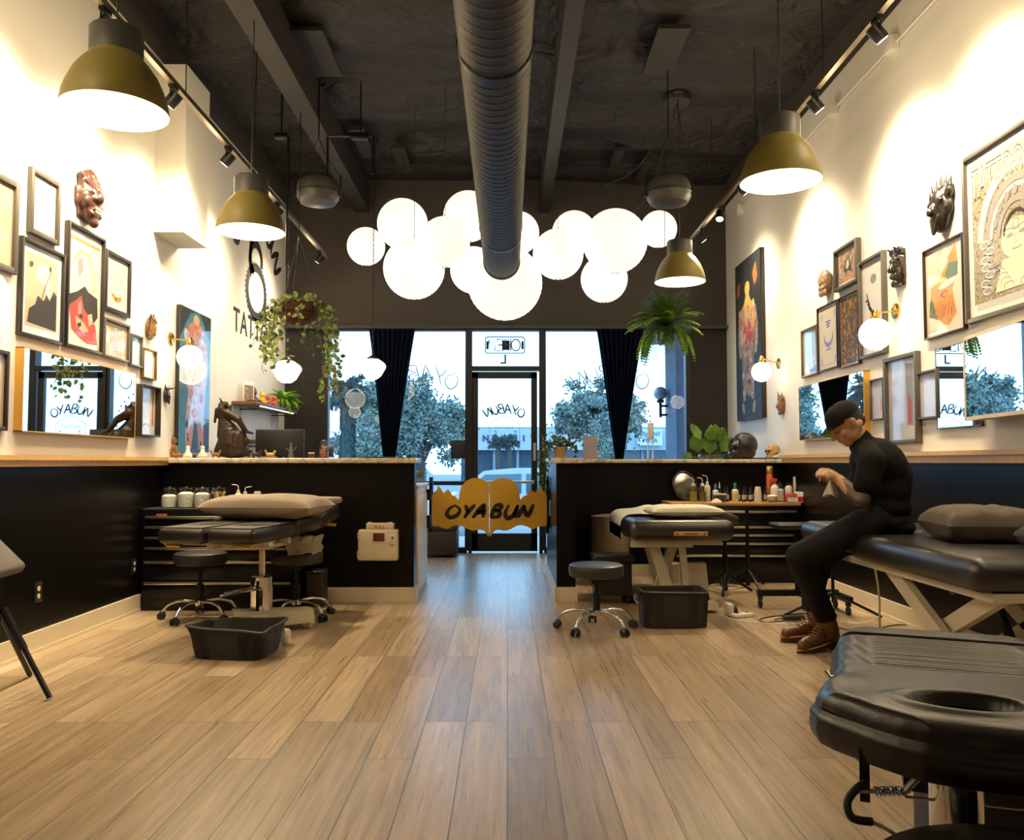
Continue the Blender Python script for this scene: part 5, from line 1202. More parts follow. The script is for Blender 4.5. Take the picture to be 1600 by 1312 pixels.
# ------------------------------------------------------------ floor cables
def cable(pts, r, m_, lab, nm='power_cable'):
    q = [onZ(px, py, r) for px, py in pts]; o = q[0].copy(); mb = MB(); mb.tube([v - o for v in bez(q, 6)], r, 6); solo(nm, mb, m_, lab, 'cable', tuple(o))
cable([(1112, 950), (1140, 966), (1175, 972), (1230, 974)], .004, WPLA, 'thin white cable curving on the floor beside the basket')
cable([(1262, 972), (1225, 970), (1195, 972), (1190, 966), (1230, 960), (1262, 958)], .004, BLKP, 'dark cable loop on the floor behind the brown boots')
cable([(1300, 978), (1330, 984), (1360, 984), (1400, 976), (1440, 978)], .004, BLKP, 'dark cable running on the floor towards the padded bed')
cable([(1325, 972), (1350, 974), (1375, 962), (1385, 955)], .003, WPLA, 'thin pale cable on the floor under the padded bed')
t = thing('power_adapter', 'black cable box lying on the floor behind the brown boots', 'power adapter', onZ(1240, 969, 0), 8); MB().rbox((0, 0, .018), (.16, .05, .036), .008).build('case', BLKP, t); MB().tube([(-.08, 0, .02), (-.14, .01, .008)], .006, 6).build('plug_lead', BLKP, t)
t = thing('power_strip', 'small white power strip on the floor beside the basket', 'power strip', onZ(1160, 964, 0), 25); MB().rbox((0, 0, .015), (.17, .06, .03), .008).build('case', WPLA, t)
for x in (-.045, .045): MB().rbox((x, 0, .031), (.03, .02, .003), .001, 2).build('socket', BLKP, t)

# ------------------------------------------------------------ saloon gate
GOLD = mat('gold_painted_board', (.74, .43, .05), .42, .1, var=.10, scale=30)
GY = 7.76; ks = GY / FPX / 5.046
def G(x, y): return ((x - 731) * ks, ZR(640 + y / 5.046, GY))
LT = [(282, 905), (279, 800), (281, 680), (290, 650), (300, 645), (318, 632), (328, 597), (350, 620), (368, 652), (385, 645), (405, 625), (425, 645), (440, 672), (465, 680), (485, 705), (491, 702), (495, 655), (510, 603), (545, 562), (590, 540), (640, 535), (690, 552), (729, 580)]
LB = [(729, 997), (715, 985), (703, 965), (688, 948), (660, 940), (630, 946), (600, 948), (560, 935), (520, 913), (480, 905), (440, 915), (410, 932), (390, 936), (360, 925), (330, 914), (300, 916)]
cxg = (731 / 5.046 + 620 - 793) / FPX * GY
for s_, lab in ((1, 'gold saloon gate leaf with the first half of the name, reception side'), (-1, 'gold saloon gate leaf with the second half of the name, ivy side')):
    t = thing('saloon_gate_leaf', lab, 'gate', (cxg, GY, 0), group=None)
    poly = [G(x, y) for x, y in LT + LB]; poly = [(x * s_, z) for x, z in poly]
    if s_ < 0: poly = poly[::-1]
    m = MB(); m.prism(poly, -.009, .009); m.build('board', [GOLD], t)
    LTR = {1: (('O', 395, 515, 745, 850), ('Y', 525, 618, 742, 850), ('A', 612, 722, 738, 850)), -1: (('B', 742, 838, 742, 850), ('U', 850, 960, 742, 855), ('N', 962, 1070, 742, 852))}[s_]
    m = MB()
    for ch, x0, x1, y0, y1 in LTR:
        brush(m, ch, lambda x, z: G(x0 + (x1 - x0) * (x + .24 * (z - .5)), y1 + (y0 - y1) * z), 1.65, -.0105, (y1 - y0) * ks)
    m.build('lettering', mat('gate_black_letters', (.012, .01, .008), .5), t)
    hx = (s_ * -1) * (731 - 281) * ks
    m = MB(); m.box((hx - s_ * .035, 0, .82), (.05, .03, .10)); m.box((hx - s_ * .035, 0, .57), (.05, .03, .12)); m.build('hinge', BLKM, t)
for x, lab in ((-.722 + .0, 'black gate post board on the cream cabinet side'), (.372, 'black gate post board on the ivy half wall return')):
    solo('gate_post', MB().rbox((0, 0, .72), (.035, .05, .52), .004, 2), BLKM, lab, 'gate post', (x, 7.79 if x > 0 else 7.9, 0))

# ------------------------------------------------------------ reception cabinet, waiting bench
CABM = mat('cream_cabinet', (.66, .57, .40), .45, var=.04)
t = thing('reception_cabinet', 'tall cream cabinet behind the reception half wall beside the aisle', 'cabinet', (-1.085, 7.42, 0))
MB().rbox((0, 0, .45), (.66, .90, .90), .006, 2).build('body', CABM, t); MB().rbox((0, 0, .915), (.69, .93, .028), .004, 2).build('top', WPLA, t)
MB().rbox((.332, -.02, .44), (.012, .82, .80), .004, 2).build('side_panel', WPLA, t)
m = MB().rbox((.26, -.452, .45), (.10, .012, .80), .003, 2); m.build('door', CABM, t)
for z in (.28, .70): MB().box((.325, -.46, z), (.012, .012, .035)).build('hinge', STEEL, t)
p = onY(655, 738, 7.5)
t = thing('card_holder', 'clear holder with green card on the cream cabinet', 'card holder', (p.x, 7.5, .93)); MB().rbox((0, 0, .055), (.10, .05, .11), .002, 2).build('holder', CLR, t); MB().box((.01, 0, .09), (.07, .02, .06)).build('card', mat('green_card', (.16, .25, .12), .5), t)
t = thing('ottoman', 'dark leather ottoman in the waiting area behind the gold gate', 'ottoman', (putY(690, 9.9) + .0, 10.05, 0))
MB().rbox((0, 0, .17), (.38, .46, .28), .02).build('body', mat('dark_brown_leather', (.03, .022, .018), .4, bump=.3, bscale=60), t); MB().rbox((0, 0, .36), (.40, .48, .12), .045).build('cushion', MATS['dark_brown_leather'], t)
for x in (-.15, .15):
    for y in (-.18, .18): MB().cyl((x, y, 0), (x, y, .04), .02).build('leg', BLKP, t)
# ------------------------------------------------------------ things on the counters and shelves
CT = 1.154
def C1(px, Y=6.92): return (putY(px, Y), Y, CT)
BRZ = mat('dark_bronze', (.03, .017, .009), .35, .5, var=.4, bump=.4, bscale=40)
def fig(name, label, cat, loc, fn, mats, vox, rz=0, it=2, split=None):
    t = thing(name, label, cat, loc, rz); m = MB(); fn(m); m.build('carved_body', mats, t, remesh=vox, smooth_it=it, split=split); return t
k = 6.92 / FPX
def Q(px, py): return ((px - 365) * k, (722 - py) * k - .03)   # statue coordinates relative to its base
def dragon(m):
    def c(a, b2, r0, r1, y=0): m.cap((Q(*a)[0], y, Q(*a)[1]), (Q(*b2)[0], y, Q(*b2)[1]), r0 * k, r1 * k)
    m.ell((Q(366, 700)[0], 0, .052), (28 * k, .065, 10 * k)); c((362, 695), (360, 680), 20, 17); c((372, 700), (374, 684), 15, 12, -.03)
    c((352, 682), (350, 660), 12, 9); c((350, 660), (347, 640), 8, 8); c((347, 640), (352, 632), 7, 5); c((344, 632), (340, 652), 3, 2); c((346, 628), (343, 622), 2, 1); c((352, 634), (358, 636), 4, 3)
    c((356, 646), (374, 656), 7, 6, -.02); c((360, 640), (362, 634), 3, 1.5, -.02); c((374, 656), (386, 674), 5, 4, -.03); c((386, 674), (398, 678), 3.5, 1.5, -.03); c((356, 662), (372, 676), 7, 6); c((372, 676), (384, 682), 6, 4, -.02)
    c((374, 684), (388, 690), 7, 5, -.02); c((382, 694), (370, 708), 6, 8); c((338, 640), (336, 660), 2.5, 2); c((350, 690), (344, 706), 9, 9); c((384, 704), (390, 712), 5, 3)
fig('bronze_statue', 'tall dark bronze dragon warrior statue on the reception counter', 'statue', C1(365, 6.95), dragon, BRZ, .0045, it=4)
def bud(m):
    m.ell((0, 0, .03), (.065, .05, .035)); m.ell((0, 0, .075), (.042, .035, .05)); m.ell((.002, 0, .145), (.032, .032, .037)); m.cap((-.03, -.02, .09), (-.01, -.05, .05), .016, .012); m.cap((.03, -.02, .09), (.03, -.045, .055), .016, .012); m.cap((.02, -.035, .025), (.075, -.02, .02), .018, .014); m.ell((.03, 0, .14), (.008, .006, .008)); m.ell((0, 0, .18), (.015, .015, .01))
fig('seated_figurine', 'small brown seated child monk figurine at the wall end of the counter', 'figurine', C1(271, 6.95), bud, WOODG, .003, 20)
def ghost(m): m.cap((0, 0, .02), (0, 0, .07), .026, .016); m.ell((0, 0, .085), (.017, .017, .018)); m.cap((-.022, 0, .03), (-.03, 0, .012), .012, .012); m.cap((.022, 0, .03), (.03, 0, .012), .012, .012)
fig('white_figurine', 'small white ceramic figure nearest the seated monk', 'figurine', C1(295, 6.9), ghost, WPLA, .0028); fig('white_figurine', 'small white ceramic figure beside the bronze statue', 'figurine', C1(318, 6.9), ghost, WPLA, .0028)
solo('dark_ball', MB().ell((0, 0, .016), .016, 18, 12), BRZ, 'little dark ball ornament between the two white ceramic figures', 'ornament', C1(305, 6.9))
def dog(m): m.cap((-.025, 0, .03), (.02, 0, .03), .016, .014); m.cap((.02, 0, .035), (.032, 0, .055), .01, .011); m.cap((-.03, 0, .03), (-.045, 0, .06), .007, .009); [m.cap((x, y, .022), (x, y, .005), .006, .005) for x in (-.025, .02) for y in (-.01, .01)]
for px, lab, mm in ((339, 'small brown animal figurine in front of the bronze statue', WOODG), (402, 'small mossy brown animal figurine in front of the black monitor', BRZ), (424, 'small golden horse figurine in front of the black monitor', mat('antique_gold', (.50, .30, .09), .3, .8))): fig('animal_figurine', lab, 'figurine', C1(px, 6.86), dog, mm, .0026, 0, 1)
def tower(m): m.cap((0, 0, .0), (0, 0, .10), .026, .008); m.ell((0, 0, .115), .012); m.cap((-.02, 0, .065), (-.045, 0, .085), .005, .004); m.cap((.02, 0, .065), (.045, 0, .09), .005, .004)
fig('pewter_figurine', 'pointed pewter grey figurine with raised arms in front of the monitor', 'figurine', C1(455, 6.88), tower, mat('pewter', (.13, .12, .11), .35, .7), .0028)
t = thing('monitor', 'black computer monitor back on the reception desk behind the counter', 'monitor', (putY(438, 7.35), 7.35, .93), 4)
MB().rbox((0, 0, .36), (.42, .03, .24), .008).build('screen_back', BLKP, t); MB().box((0, .02, .12), (.05, .03, .24)).build('stand_neck', BLKP, t); MB().rbox((0, .03, .008), (.22, .16, .016), .006).build('stand_foot', BLKP, t)
t = thing('reception_desk', 'white reception desk hidden behind the counter half wall', 'desk', (-2.04, 7.45, 0)); MB().rbox((0, 0, .90), (1.15, .8, .04), .005).build('top', WPLA, t)
for x in (-.55, .55): MB().box((x, 0, .44), (.04, .74, .88)).build('side_panel', CABM, t)
t = thing('small_jar', 'small wide dark jar with pale lid on the reception counter', 'jar', C1(487, 6.9)); MB().lathe([(.0001, 0), (.024, 0), (.026, .03), (.02, .036)], n=20).build('jar_body', mat('amber_jar', (.10, .04, .02), .15), t); MB().lathe([(.025, .036), (.027, .04), (.027, .048), (.0001, .049)], n=20).build('lid', IVORY, t)
for px, lab, c_ in ((506, 'clear candy jar filled with orange sweets on the counter', (.45, .12, .05)), (518, 'clear candy jar filled with purple sweets on the counter', (.10, .04, .07))):
    t = thing('candy_jar', lab, 'jar', C1(px, 6.96 if px > 510 else 6.90), group='filled candy jars'); MB().lathe([(.0001, 0), (.028, 0), (.031, .01), (.031, .10), (.022, .118), (.022, .125)], n=24, cap=False).build('jar_body', JAR, t); MB().lathe([(.024, .125), (.026, .13), (.024, .145), (.008, .15), (.0001, .155)], n=20).build('lid', JAR, t)
    r2 = random.Random(px); m = MB(); [m.ell((r2.uniform(-.017, .017), r2.uniform(-.017, .017), .012 + .0017 * i), .009, 8, 6) for i in range(48)]; m.build('sweets', mat('sweets_%d' % px, c_, .4, var=.8, scale=60), t)
solo('flat_tablet', MB().rbox((0, 0, .006), (.30, .18, .012), .004), BLKP, 'thin black tablet lying flat on the counter below the curtain tail', 'tablet', C1(592, 6.95))
solo('card_tray', MB().rbox((0, 0, .004), (.16, .07, .008), .003), CLR, 'clear flat tray at the aisle end of the reception counter', 'tray', C1(634, 6.85))
# wall shelves beside the reception
SHW = mat('walnut_shelf', (.14, .07, .035), .45, var=.3, stretch=(8, 1, 1)); LED = mat_emit('shelf_led', (1, .82, .55), 5)
def shelf(y0, y1, z, d, lab):
    t = thing('wall_shelf', lab, 'shelf', (XL, (y0 + y1) / 2, z), 90, 'wall shelves by the reception'); w_ = y1 - y0
    MB().rbox((0, -d / 2, 0), (w_, d, .035), .004, 2).build('board', SHW, t); MB().box((.02, -d + .012, -.021), (w_ * .8, .012, .008)).build('led_strip', LED, t)
    m = MB(); [m.box((x, -d * .4, -.05), (.02, d * .8, .012)) for x in (-w_ * .35, w_ * .35)]; [m.box((x, -.006, -.10), (.02, .012, .16)) for x in (-w_ * .35, w_ * .35)]; m.build('bracket', BLKM, t); return t
S1 = onX(357, 614, XL + .04); S1b = onX(470, 634, XL + .25)
zs1, zs2 = 1.72, 1.34
YA, YB_ = 8.40, 10.05
shelf(YA, YB_, zs1, .25, 'upper walnut wall shelf with lit edge, holding toys and a fern'); shelf(8.75, YB_, zs2, .25, 'lower walnut wall shelf with lit edge, holding an antler ornament')
t = thing('shelf_backing', 'white grooved board on the wall behind the shelves', 'wall board', (XL, 9.35, 1.16), 90); m = MB(); [m.rbox((-.7 + .28 * i, -.006, .29), (.272, .012, .56), .003, 2) for i in range(6)]; m.build('boards', WHT, t)
SX = XL + .15
def S(y, z=zs1 + .018, x=SX): return (x, y, z)
t = thing('framed_photo', 'small framed photo standing on the upper wall shelf', 'photo frame', S(8.62, zs1 + .018, XL + .10), 60); MB().rbox((0, 0, .11), (.15, .015, .22), .004, 2).build('frame', WPLA, t); MB().box((0, -.009, .10), (.12, .002, .16)).build('photo', mat_mottle('tiny_photo', [(.6, .5, .4), (.15, .1, .07), (.7, .6, .45)], 30), t)
solo('wooden_dish', MB().lathe([(.0001, 0), (.05, 0), (.08, .018), (.078, .02), (.05, .006), (.0001, .006)], n=24, sc=(1, 1.3)), OAK, 'flat wooden dish on the near end of the upper wall shelf', 'dish', S(8.56, zs1 + .018, XL + .18))
def toy(m): m.ell((0, 0, .04), (.036, .036, .042)); m.ell((0, 0, .10), (.034, .032, .032)); m.ell((-.024, 0, .128), .012); m.ell((.024, 0, .128), .012); m.cap((-.03, -.01, .05), (-.048, -.02, .035), .012, .01); m.cap((.03, -.01, .05), (.048, -.02, .035), .012, .01); m.cap((-.02, -.02, .012), (-.024, -.045, .012), .014, .012); m.cap((.02, -.02, .012), (.024, -.045, .012), .014, .012)
for y, x, c_, lab, zz, sc_ in ((8.78, .20, (.75, .50, .02), 'yellow toy figure on the upper wall shelf', 0, .9), (8.80, .08, (.20, .07, .03), 'brown toy bear standing behind the yellow toy', 0, 1.35), (8.98, .20, (.60, .08, .05), 'red toy figure beside the yellow one on the shelf', 0, .75), (9.10, .12, (.72, .42, .32), 'pale pink toy figure in the middle of the shelf', 0, 1.0), (9.24, .20, (.62, .10, .07), 'red and white toy figure nearest the shelf fern', 0, .85), (8.93, .055, (.02, .018, .03), 'black toy figure behind the pink one', 0, 1.3)):
    t = fig('toy_figure', lab, 'toy', (XL + x, y, zs1 + .018), toy, mat('toy_%s' % lab.split()[0] + str(int(y * 100)), c_, .4, var=.5, scale=30), .004, 70); t.scale = (sc_,) * 3
solo('woven_ball', MB().ell((0, 0, .075), .075, 24, 16), mat('beige_woven', (.30, .22, .13), .8, bump=1, bscale=90, var=.4), 'beige woven ball behind the toys on the upper wall shelf', 'ornament', S(9.42, zs1 + .018, XL + .10))
rnd2 = random.Random(5); t = thing('shelf_fern', 'bright lime green fern at the far end of the upper wall shelf', 'potted plant', S(9.72, zs1 + .018, XL + .17)); MB().lathe([(.0001, 0), (.04, 0), (.055, .07), (.05, .075), (.0001, .07)], n=20).build('pot', WPLA, t)
lf = MB()
for i in range(70): a = rnd2.uniform(0, 6.283); el = rnd2.uniform(-.2, 1.2); d_ = Vector((math.cos(a) * math.cos(el), math.sin(a) * math.cos(el), math.sin(el))); lf.leaf(Vector((0, 0, .08)) + d_ * .05, d_ + Vector((0, 0, -.25)), (0, 0, 1), rnd2.uniform(.10, .20), .045, .45)
lf.build('leaves', mat('lime_fern', (.20, .42, .03), .45, var=.4, scale=14), t)
def antl(m): m.ell((0, 0, .035), (.05, .03, .03)); m.cap((-.05, 0, .03), (-.14, 0, .012), .022, .01); m.cap((.05, 0, .03), (.15, 0, .01), .02, .008); m.ell((.0, 0, .075), (.03, .025, .03)); m.cap((.02, 0, .09), (.06, 0, .17), .007, .005); m.cap((.06, 0, .17), (.02, 0, .26), .005, .003); m.cap((.05, 0, .15), (.10, 0, .18), .004, .003)
fig('antler_ornament', 'pale animal ornament with thin antlers on the lower wall shelf', 'ornament', (XL + .16, 9.35, zs2 + .018), antl, mat('bleached_bone', (.55, .38, .20), .5, var=.3), .0035, 80)
solo('orange_tassel', MB().pillow((0, 0, -.05), .05, .012, .02).cyl((0, 0, .0), (0, 0, -.11), .012, .018), ORI, 'small orange cloth hanging over the edge of the lower wall shelf', 'cloth', (XL + .262, 9.62, zs2 + .03))
# poster side counter
def skull(m):
    m.ell((.02, 0, .098), (.068, .056, .060)); m.ell((-.03, 0, .06), (.036, .042, .036)); m.cap((-.05, -.02, .025), (-.05, .02, .025), .018); m.cap((-.035, .03, .03), (.0, .038, .06), .010); m.cap((-.035, -.03, .03), (.0, -.038, .06), .010); m.cap((-.045, -.028, .095), (-.045, .028, .095), .014); m.cap((-.02, -.045, .07), (.02, -.05, .075), .009); m.cap((-.05, 0, .07), (-.055, 0, .055), .01)
t = fig('skull', 'tan resin skull on the long counter beside the motorcycle helmet', 'skull', (putY(1207, 8.36), 8.36, 1.15), skull, mat('aged_bone', (.42, .26, .10), .5, var=.35, scale=25), .0035, 25, 1)
e = MB(); [e.ell((-.062, s_ * .02, .078), (.012, .013, .013)) for s_ in (-1, 1)]; e.ell((-.065, 0, .055), (.006, .006, .010)); e.build('eye_sockets', mat('socket_dark', (.02, .01, .005), .8), t)
HEL = mat('matte_black_helmet', (.009, .0075, .0065), .38, coat=.2); t = thing('motorcycle_helmet', 'black motorcycle helmet with glossy visor resting on the long counter', 'helmet', (putY(1160, 8.36), 8.36, 1.15), 0)
m = MB(); m.ell((.022, 0, .145), (.135, .115, .125)); m.cap((-.09, -.03, .055), (-.09, .03, .055), .05); m.cap((.06, 0, .07), (-.06, 0, .06), .075); m.build('shell', HEL, t, remesh=.006, smooth_it=3)
m = MB(); m.grid(lambda u, v: (.005 - .145 * math.cos(R(-62 + 124 * u)) * math.cos(R(-12 + 44 * v)) , -.122 * math.sin(R(-62 + 124 * u)), .135 + .118 * math.sin(R(-12 + 44 * v))), 26, 12); m.build('visor', mat('glossy_visor', (.006, .006, .008), .05, coat=1), t)
m = MB(); m.lathe([(.02, 0), (.018, .012), (.0001, .014)], (-.02, -.112, .14), 20, (0, -1, 0)); m.build('visor_pivot', BLKP, t); MB().rbox((-.115, -.03, .05), (.03, .06, .02), .006).build('chin_vent', BLKP, t)
p = onY(920, 698, 8.6); solo('counter_screen', MB().rbox((0, 0, 0), (.15, .02, .24), .004, 2), mat('grey_lavender_board', (.32, .29, .36), .6), 'upright grey lavender board on the long counter near the potted ivy', 'board', (p.x, 8.45, 1.27))
t = thing('acrylic_stand', 'clear slim acrylic stand on the long counter in front of the street sign', 'stand', (putY(1017, 8.45), 8.45, 1.15)); m = MB(); m.bx(-.035, -.025, -.01, .01, 0, .22); m.bx(.015, .025, -.01, .01, 0, .24); m.bx(-.03, .03, -.01, .01, .20, .37); m.build('acrylic', mat('frosted_acrylic', (.75, .80, .82), .2), t)
# ------------------------------------------------------------ hydraulic bed with split leg pads
FABT = mat('taupe_pad_top', (.055, .045, .036), .6, bump=.5, bscale=9); WMET = mat('cream_enamel_metal', (.66, .60, .47), .38, var=.04)
YEL = mat('yellow_lever', (.75, .48, .03), .35)
t = thing('hydraulic_bed', 'black padded hydraulic bed with split leg pads holding the grey pillow', 'tattoo bed', (-1.76, 5.70, 0), -10)
def pad(c, d, nm='pad', par=None, m_=VINYL, r=.035, **k): return MB().rbox(c, d, r, 4, **k).build(nm, m_, par or t)
for s_ in (-1, 1):
    pad((s_ * .165, -.26, .665), (.32, .62, .10), 'leg_pad'); 
    m = MB()
    def top(u, v, s_=s_): return (s_ * .165 + (u - .5) * .285, -.26 + (v - .5) * .58, .7165 + .006 * math.sin(v * 9) * math.sin(u * PI))
    m.grid(top, 8, 20); m.build('pad_top', FABT, t)
pad((0, .27, .68), (.66, .40, .12), 'seat_pad'); pad((0, .66, .72), (.66, .36, .12), 'back_pad', rx=10)
m = MB()
for y, z in ((.27, .655), (.62, .70)): 
    for k_ in (.3305,): m.lathe([(.009, 0), (.011, .003), (.006, .004)], (k_, y, z), 14, (1, 0, 0))
m.build('eyelet', CHROME, t)
m = MB(); m.box((0, -.28, .598), (.60, .06, .03)); m.box((0, .1, .585), (.5, .05, .04)); m.box((.14, 0, .575), (.05, .5, .04)); m.box((-.14, 0, .575), (.05, .5, .04)); m.rbox((.22, .22, .60), (.07, .08, .06), .006); m.rbox((.03, .02, .56), (.34, .34, .03), .005); m.build('frame', WMET, t)
for x, y in ((-.30, -.48), (.18, -.5), (.29, .62)): MB().tube([(x - .05, y + .05, .60 + .06 * (y > 0)), (x, y, .598 + .06 * (y > 0)), (x + .09, y - .01, .595 + .06 * (y > 0))], [.006, .012, .010], 8).build('lever', YEL, t)
def hb(x, y, z): return Matrix.Rotation(R(10), 4, 'Z') @ Vector((x + 1.76, y - 5.70, z))
cx_, cy_ = -1.637, 5.60
MB().cyl(hb(cx_, cy_, .36), hb(cx_, cy_, .56), .02, n=20).build('piston', WMET, t)
MB().lathe([(.072, .09), (.072, .36), (.06, .37), (.0001, .372)], hb(cx_, cy_, 0), 32).build('column', CHROME, t)
MB().box(hb(cx_ - .005, cy_ - .074, .22), (.018, .006, .24), rz=10).build('column_dark_strip', BLKM, t)
m = MB(); m.tube([hb(cx_ + .02, cy_ - .08, .29), hb(cx_ - .10, cy_ - .14, .28), hb(cx_ - .22, cy_ - .16, .255)], .008, 8); m.tube([hb(cx_ - .03, cy_ - .12, .30), hb(cx_ - .20, cy_ - .15, .275)], .007, 8); m.build('foot_pump', CHROME, t)
def arm(p, q, w0, h0, h1):
    p, q = Vector(p), Vector(q); d_ = (q - p).normalized(); sd = Vector((-d_.y, d_.x, 0)) * w0 / 2
    m = MB(); v = [hb(*(r_ + s_ * sd + Vector((0, 0, z)))) for r_, zz in ((p, (.03, h0)), (q, (.05, h1))) for s_ in (-1, 1) for z in zz]
    m.add(v, [(0, 1, 3, 2), (4, 6, 7, 5), (0, 4, 5, 1), (2, 3, 7, 6), (0, 2, 6, 4), (1, 5, 7, 3)], False); m.build('base_arm', WMET, t)
arm((-1.80, 5.52, 0), (-1.33, 5.72, 0), .16, .15, .13); arm((cx_ + .0, 5.62, 0), (-1.56, 5.18, 0), .10, .13, .11)
m = MB(); m.tube([hb(-1.76, 5.17, .08), hb(-1.55, 5.19, .10), hb(-1.36, 5.17, .08)], .022, 8); m.build('base_bar', WMET, t)
for x, y in ((-1.765, 5.16), (-1.355, 5.16), (-1.34, 5.72), (-1.80, 5.52)): MB().lathe([(.032, .025), (.028, .09), (.02, .10), (.0001, .102)], hb(x, y, 0), 16).cyl(hb(x, y, 0), hb(x, y, .03), .018).build('foot', WMET, t)
# clear bag hanging off the frame
def bagf(u, v):
    a = 2 * PI * u; x = .13 * math.cos(a); y = .09 * math.sin(a); q = noise.noise(Vector((x * 20, y * 20, v * 3))) * .02
    return (x * (1 - .1 * v) + q, y * (1 - .1 * v) + q, .0 - .12 * v + .012 * math.cos(a) + q)
p_ = Matrix.Rotation(R(-10), 4, 'Z') @ Vector((.30, .24, 0)) + Vector((-1.76, 5.70, .60))
solo('plastic_bag', MB().grid(bagf, 30, 6, closed_u=True).add([bagf(k / 30, 1) for k in range(30)], [tuple(range(30))]), mat('crinkled_clear_plastic', (.30, .27, .20), .25, bump=.6, bscale=30), 'crinkled clear plastic bag hanging from the frame of the hydraulic bed', 'plastic bag', tuple(p_))
# pillows
PILG = mat('grey_taupe_linen', (.27, .205, .145), .85, bump=.35, bscale=350, sheen=.2, var=.06)
solo('pillow', MB().pillow((0, 0, 0), .80, .50, .16, 0, n=40, seed=1), PILG, 'big grey taupe pillow lying across the hydraulic bed', 'pillow', (-1.67, 5.84, .815), -8, ry=0, sharp=100)
solo('folded_blanket', MB().rbox((0, 0, 0), (.30, .22, .05), .024, 4), PILG, 'folded grey cloth tucked behind the big pillow on the hydraulic bed', 'blanket', (-1.42, 6.28, .835), -14)

# ------------------------------------------------------------ white legged massage table with sheets
t = thing('massage_table', 'black padded massage table on crossed cream legs covered with a white sheet', 'massage table', (1.285, 6.72, 0))
pad((0, 0, .62), (.77, 1.24, .15), 'cushion', t, r=.06); pad((.47, .22, .695), (.30, .30, .07), 'side_bolster', t, r=.034, rx=0, ry=24)
m = MB(); m.box((0, -.05, .525), (.62, .9, .03)); m.box((-.14, -.50, .515), (.46, .05, .05)); m.build('under_frame', WMET, t)
CRL = WMET
m = MB(); m.box((-.12, -.44, .29), (.075, .04, .56), ry=-18); m.build('leg', CRL, t)
m = MB(); m.box((-.10, -.36, .29), (.07, .04, .56), ry=20); m.build('leg', CRL, t)
m = MB(); m.box((.05, -.42, .27), (.05, .04, .52), ry=-6); m.build('leg', CRL, t)
m = MB(); m.box((-.06, .34, .29), (.07, .04, .56), ry=-16); m.build('leg', CRL, t)
m = MB(); m.box((0, 0, .05), (.56, 1.0, .05)); m.build('base', WMET, t)
for x, y in ((-.25, -.56), (.33, -.60), (-.25, .5), (.27, .5)):
    MB().rbox((x, y, .05), (.05, .1, .09), .01).build('foot', WMET, t); MB().cyl((x + .035, y, .04), (x + .055, y, .04), .038, n=20).build('wheel', RUB, t)
m = MB(); m.rbox((.05, -.635, .60), (.245, .02, .03), .004); m.build('label_plate', mat('tan_label_plate', (.52, .30, .12), .4), t)
m = MB(); m.mi = 0
for x in (-.07, .13): m.lathe([(.008, 0), (.0001, .001)], (x + .02, -.6465, .60), 12, (0, -1, 0))
m.fline([(.0, .60), (.06, .601), (.1, .60)], .008, -.6462); m.build('label_print', mat('plate_print', (.10, .05, .02), .5), t)
SHEET = mat('white_cotton_sheet', (.80, .77, .68), .85, bump=.25, bscale=14, var=.03)
def sheetf(u, v):
    q = .36 - u * .92; y = -.16 + .72 * v + .03 * math.sin(u * 9)
    if q > -.315: x, z = q, .7035
    else:
        a = (-.315 - q) / .078; x, z = -.315 - .078 * math.sin(min(a, 1.5)), .6255 + .078 * math.cos(min(a, 1.5)) - max(0, a - 1.5) * .078
    return (x, y, z + .007 + .006 * noise.noise(Vector((q * 6, y * 6, 1))) + .006 * abs(math.sin(q * 14 + y * 9)) * (u > .1) + .05 * math.exp(-((q + .10) ** 2) / .012 - ((y - .30) ** 2) / .04))
sh = MB().grid(sheetf, 34, 26); sh.grid(lambda u, v: tuple(Vector(sheetf(u, 1 - v)) - Vector((0, 0, .006))), 34, 26)
solo('bed_sheet', sh, SHEET, 'white cotton sheet draped over the white legged massage table', 'sheet', (1.285, 6.72, 0))
PILW = mat('cream_cotton', (.80, .75, .62), .85, bump=.3, bscale=20, var=.03)
solo('pillow', MB().pillow((0, 0, 0), .56, .36, .095, 0, n=40, seed=5), PILW, 'flat cream pillow on the white legged massage table', 'pillow', (1.345, 6.40, .748), 3, sharp=100)
# ------------------------------------------------------------ long bed the person sits on
BZ = .72
t = thing('padded_bed', 'long black padded bed on crossed cream legs against the poster wall, person sitting on it', 'tattoo bed', (0, 0, 0))
pad((2.325, 4.12, BZ - .075), (.77, 1.30, .15), 'cushion', t, r=.06); pad((2.325, 5.22, BZ - .06), (.74, .80, .14), 'head_cushion', t, r=.065)
m = MB(); m.box((2.33, 4.5, BZ - .17), (.6, 2.0, .04)); m.build('under_frame', WMET, t)
for (y0, y1, x) in ((4.60, 3.62, 2.10), (3.62, 4.60, 2.10)):
    a, b2 = Vector((x + (.0 if y0 > y1 else .06), y0, BZ - .16)), Vector((x + (.0 if y0 > y1 else .06), y1, .06)); d_ = b2 - a
    m = MB(); m.box((a + b2) / 2, (.04, .085, d_.length), rx=math.degrees(math.atan2(d_.y, -d_.z)) * (1)); m.build('leg', WMET, t)
for (y0, y1) in ((4.60, 3.62), (3.62, 4.60)):
    a, b2 = Vector((2.58, y0, BZ - .16)), Vector((2.58, y1, .06)); d_ = b2 - a
    MB().box((a + b2) / 2, (.04, .085, d_.length), rx=math.degrees(math.atan2(d_.y, -d_.z))).build('leg', WMET, t)
m = MB(); m.box((2.10, 4.15, .05), (.07, 1.2, .05)); m.box((2.58, 4.15, .05), (.07, 1.2, .05)); m.box((2.34, 3.6, .05), (.5, .07, .05)); m.box((2.34, 4.7, .05), (.5, .07, .05)); m.build('base', WMET, t)
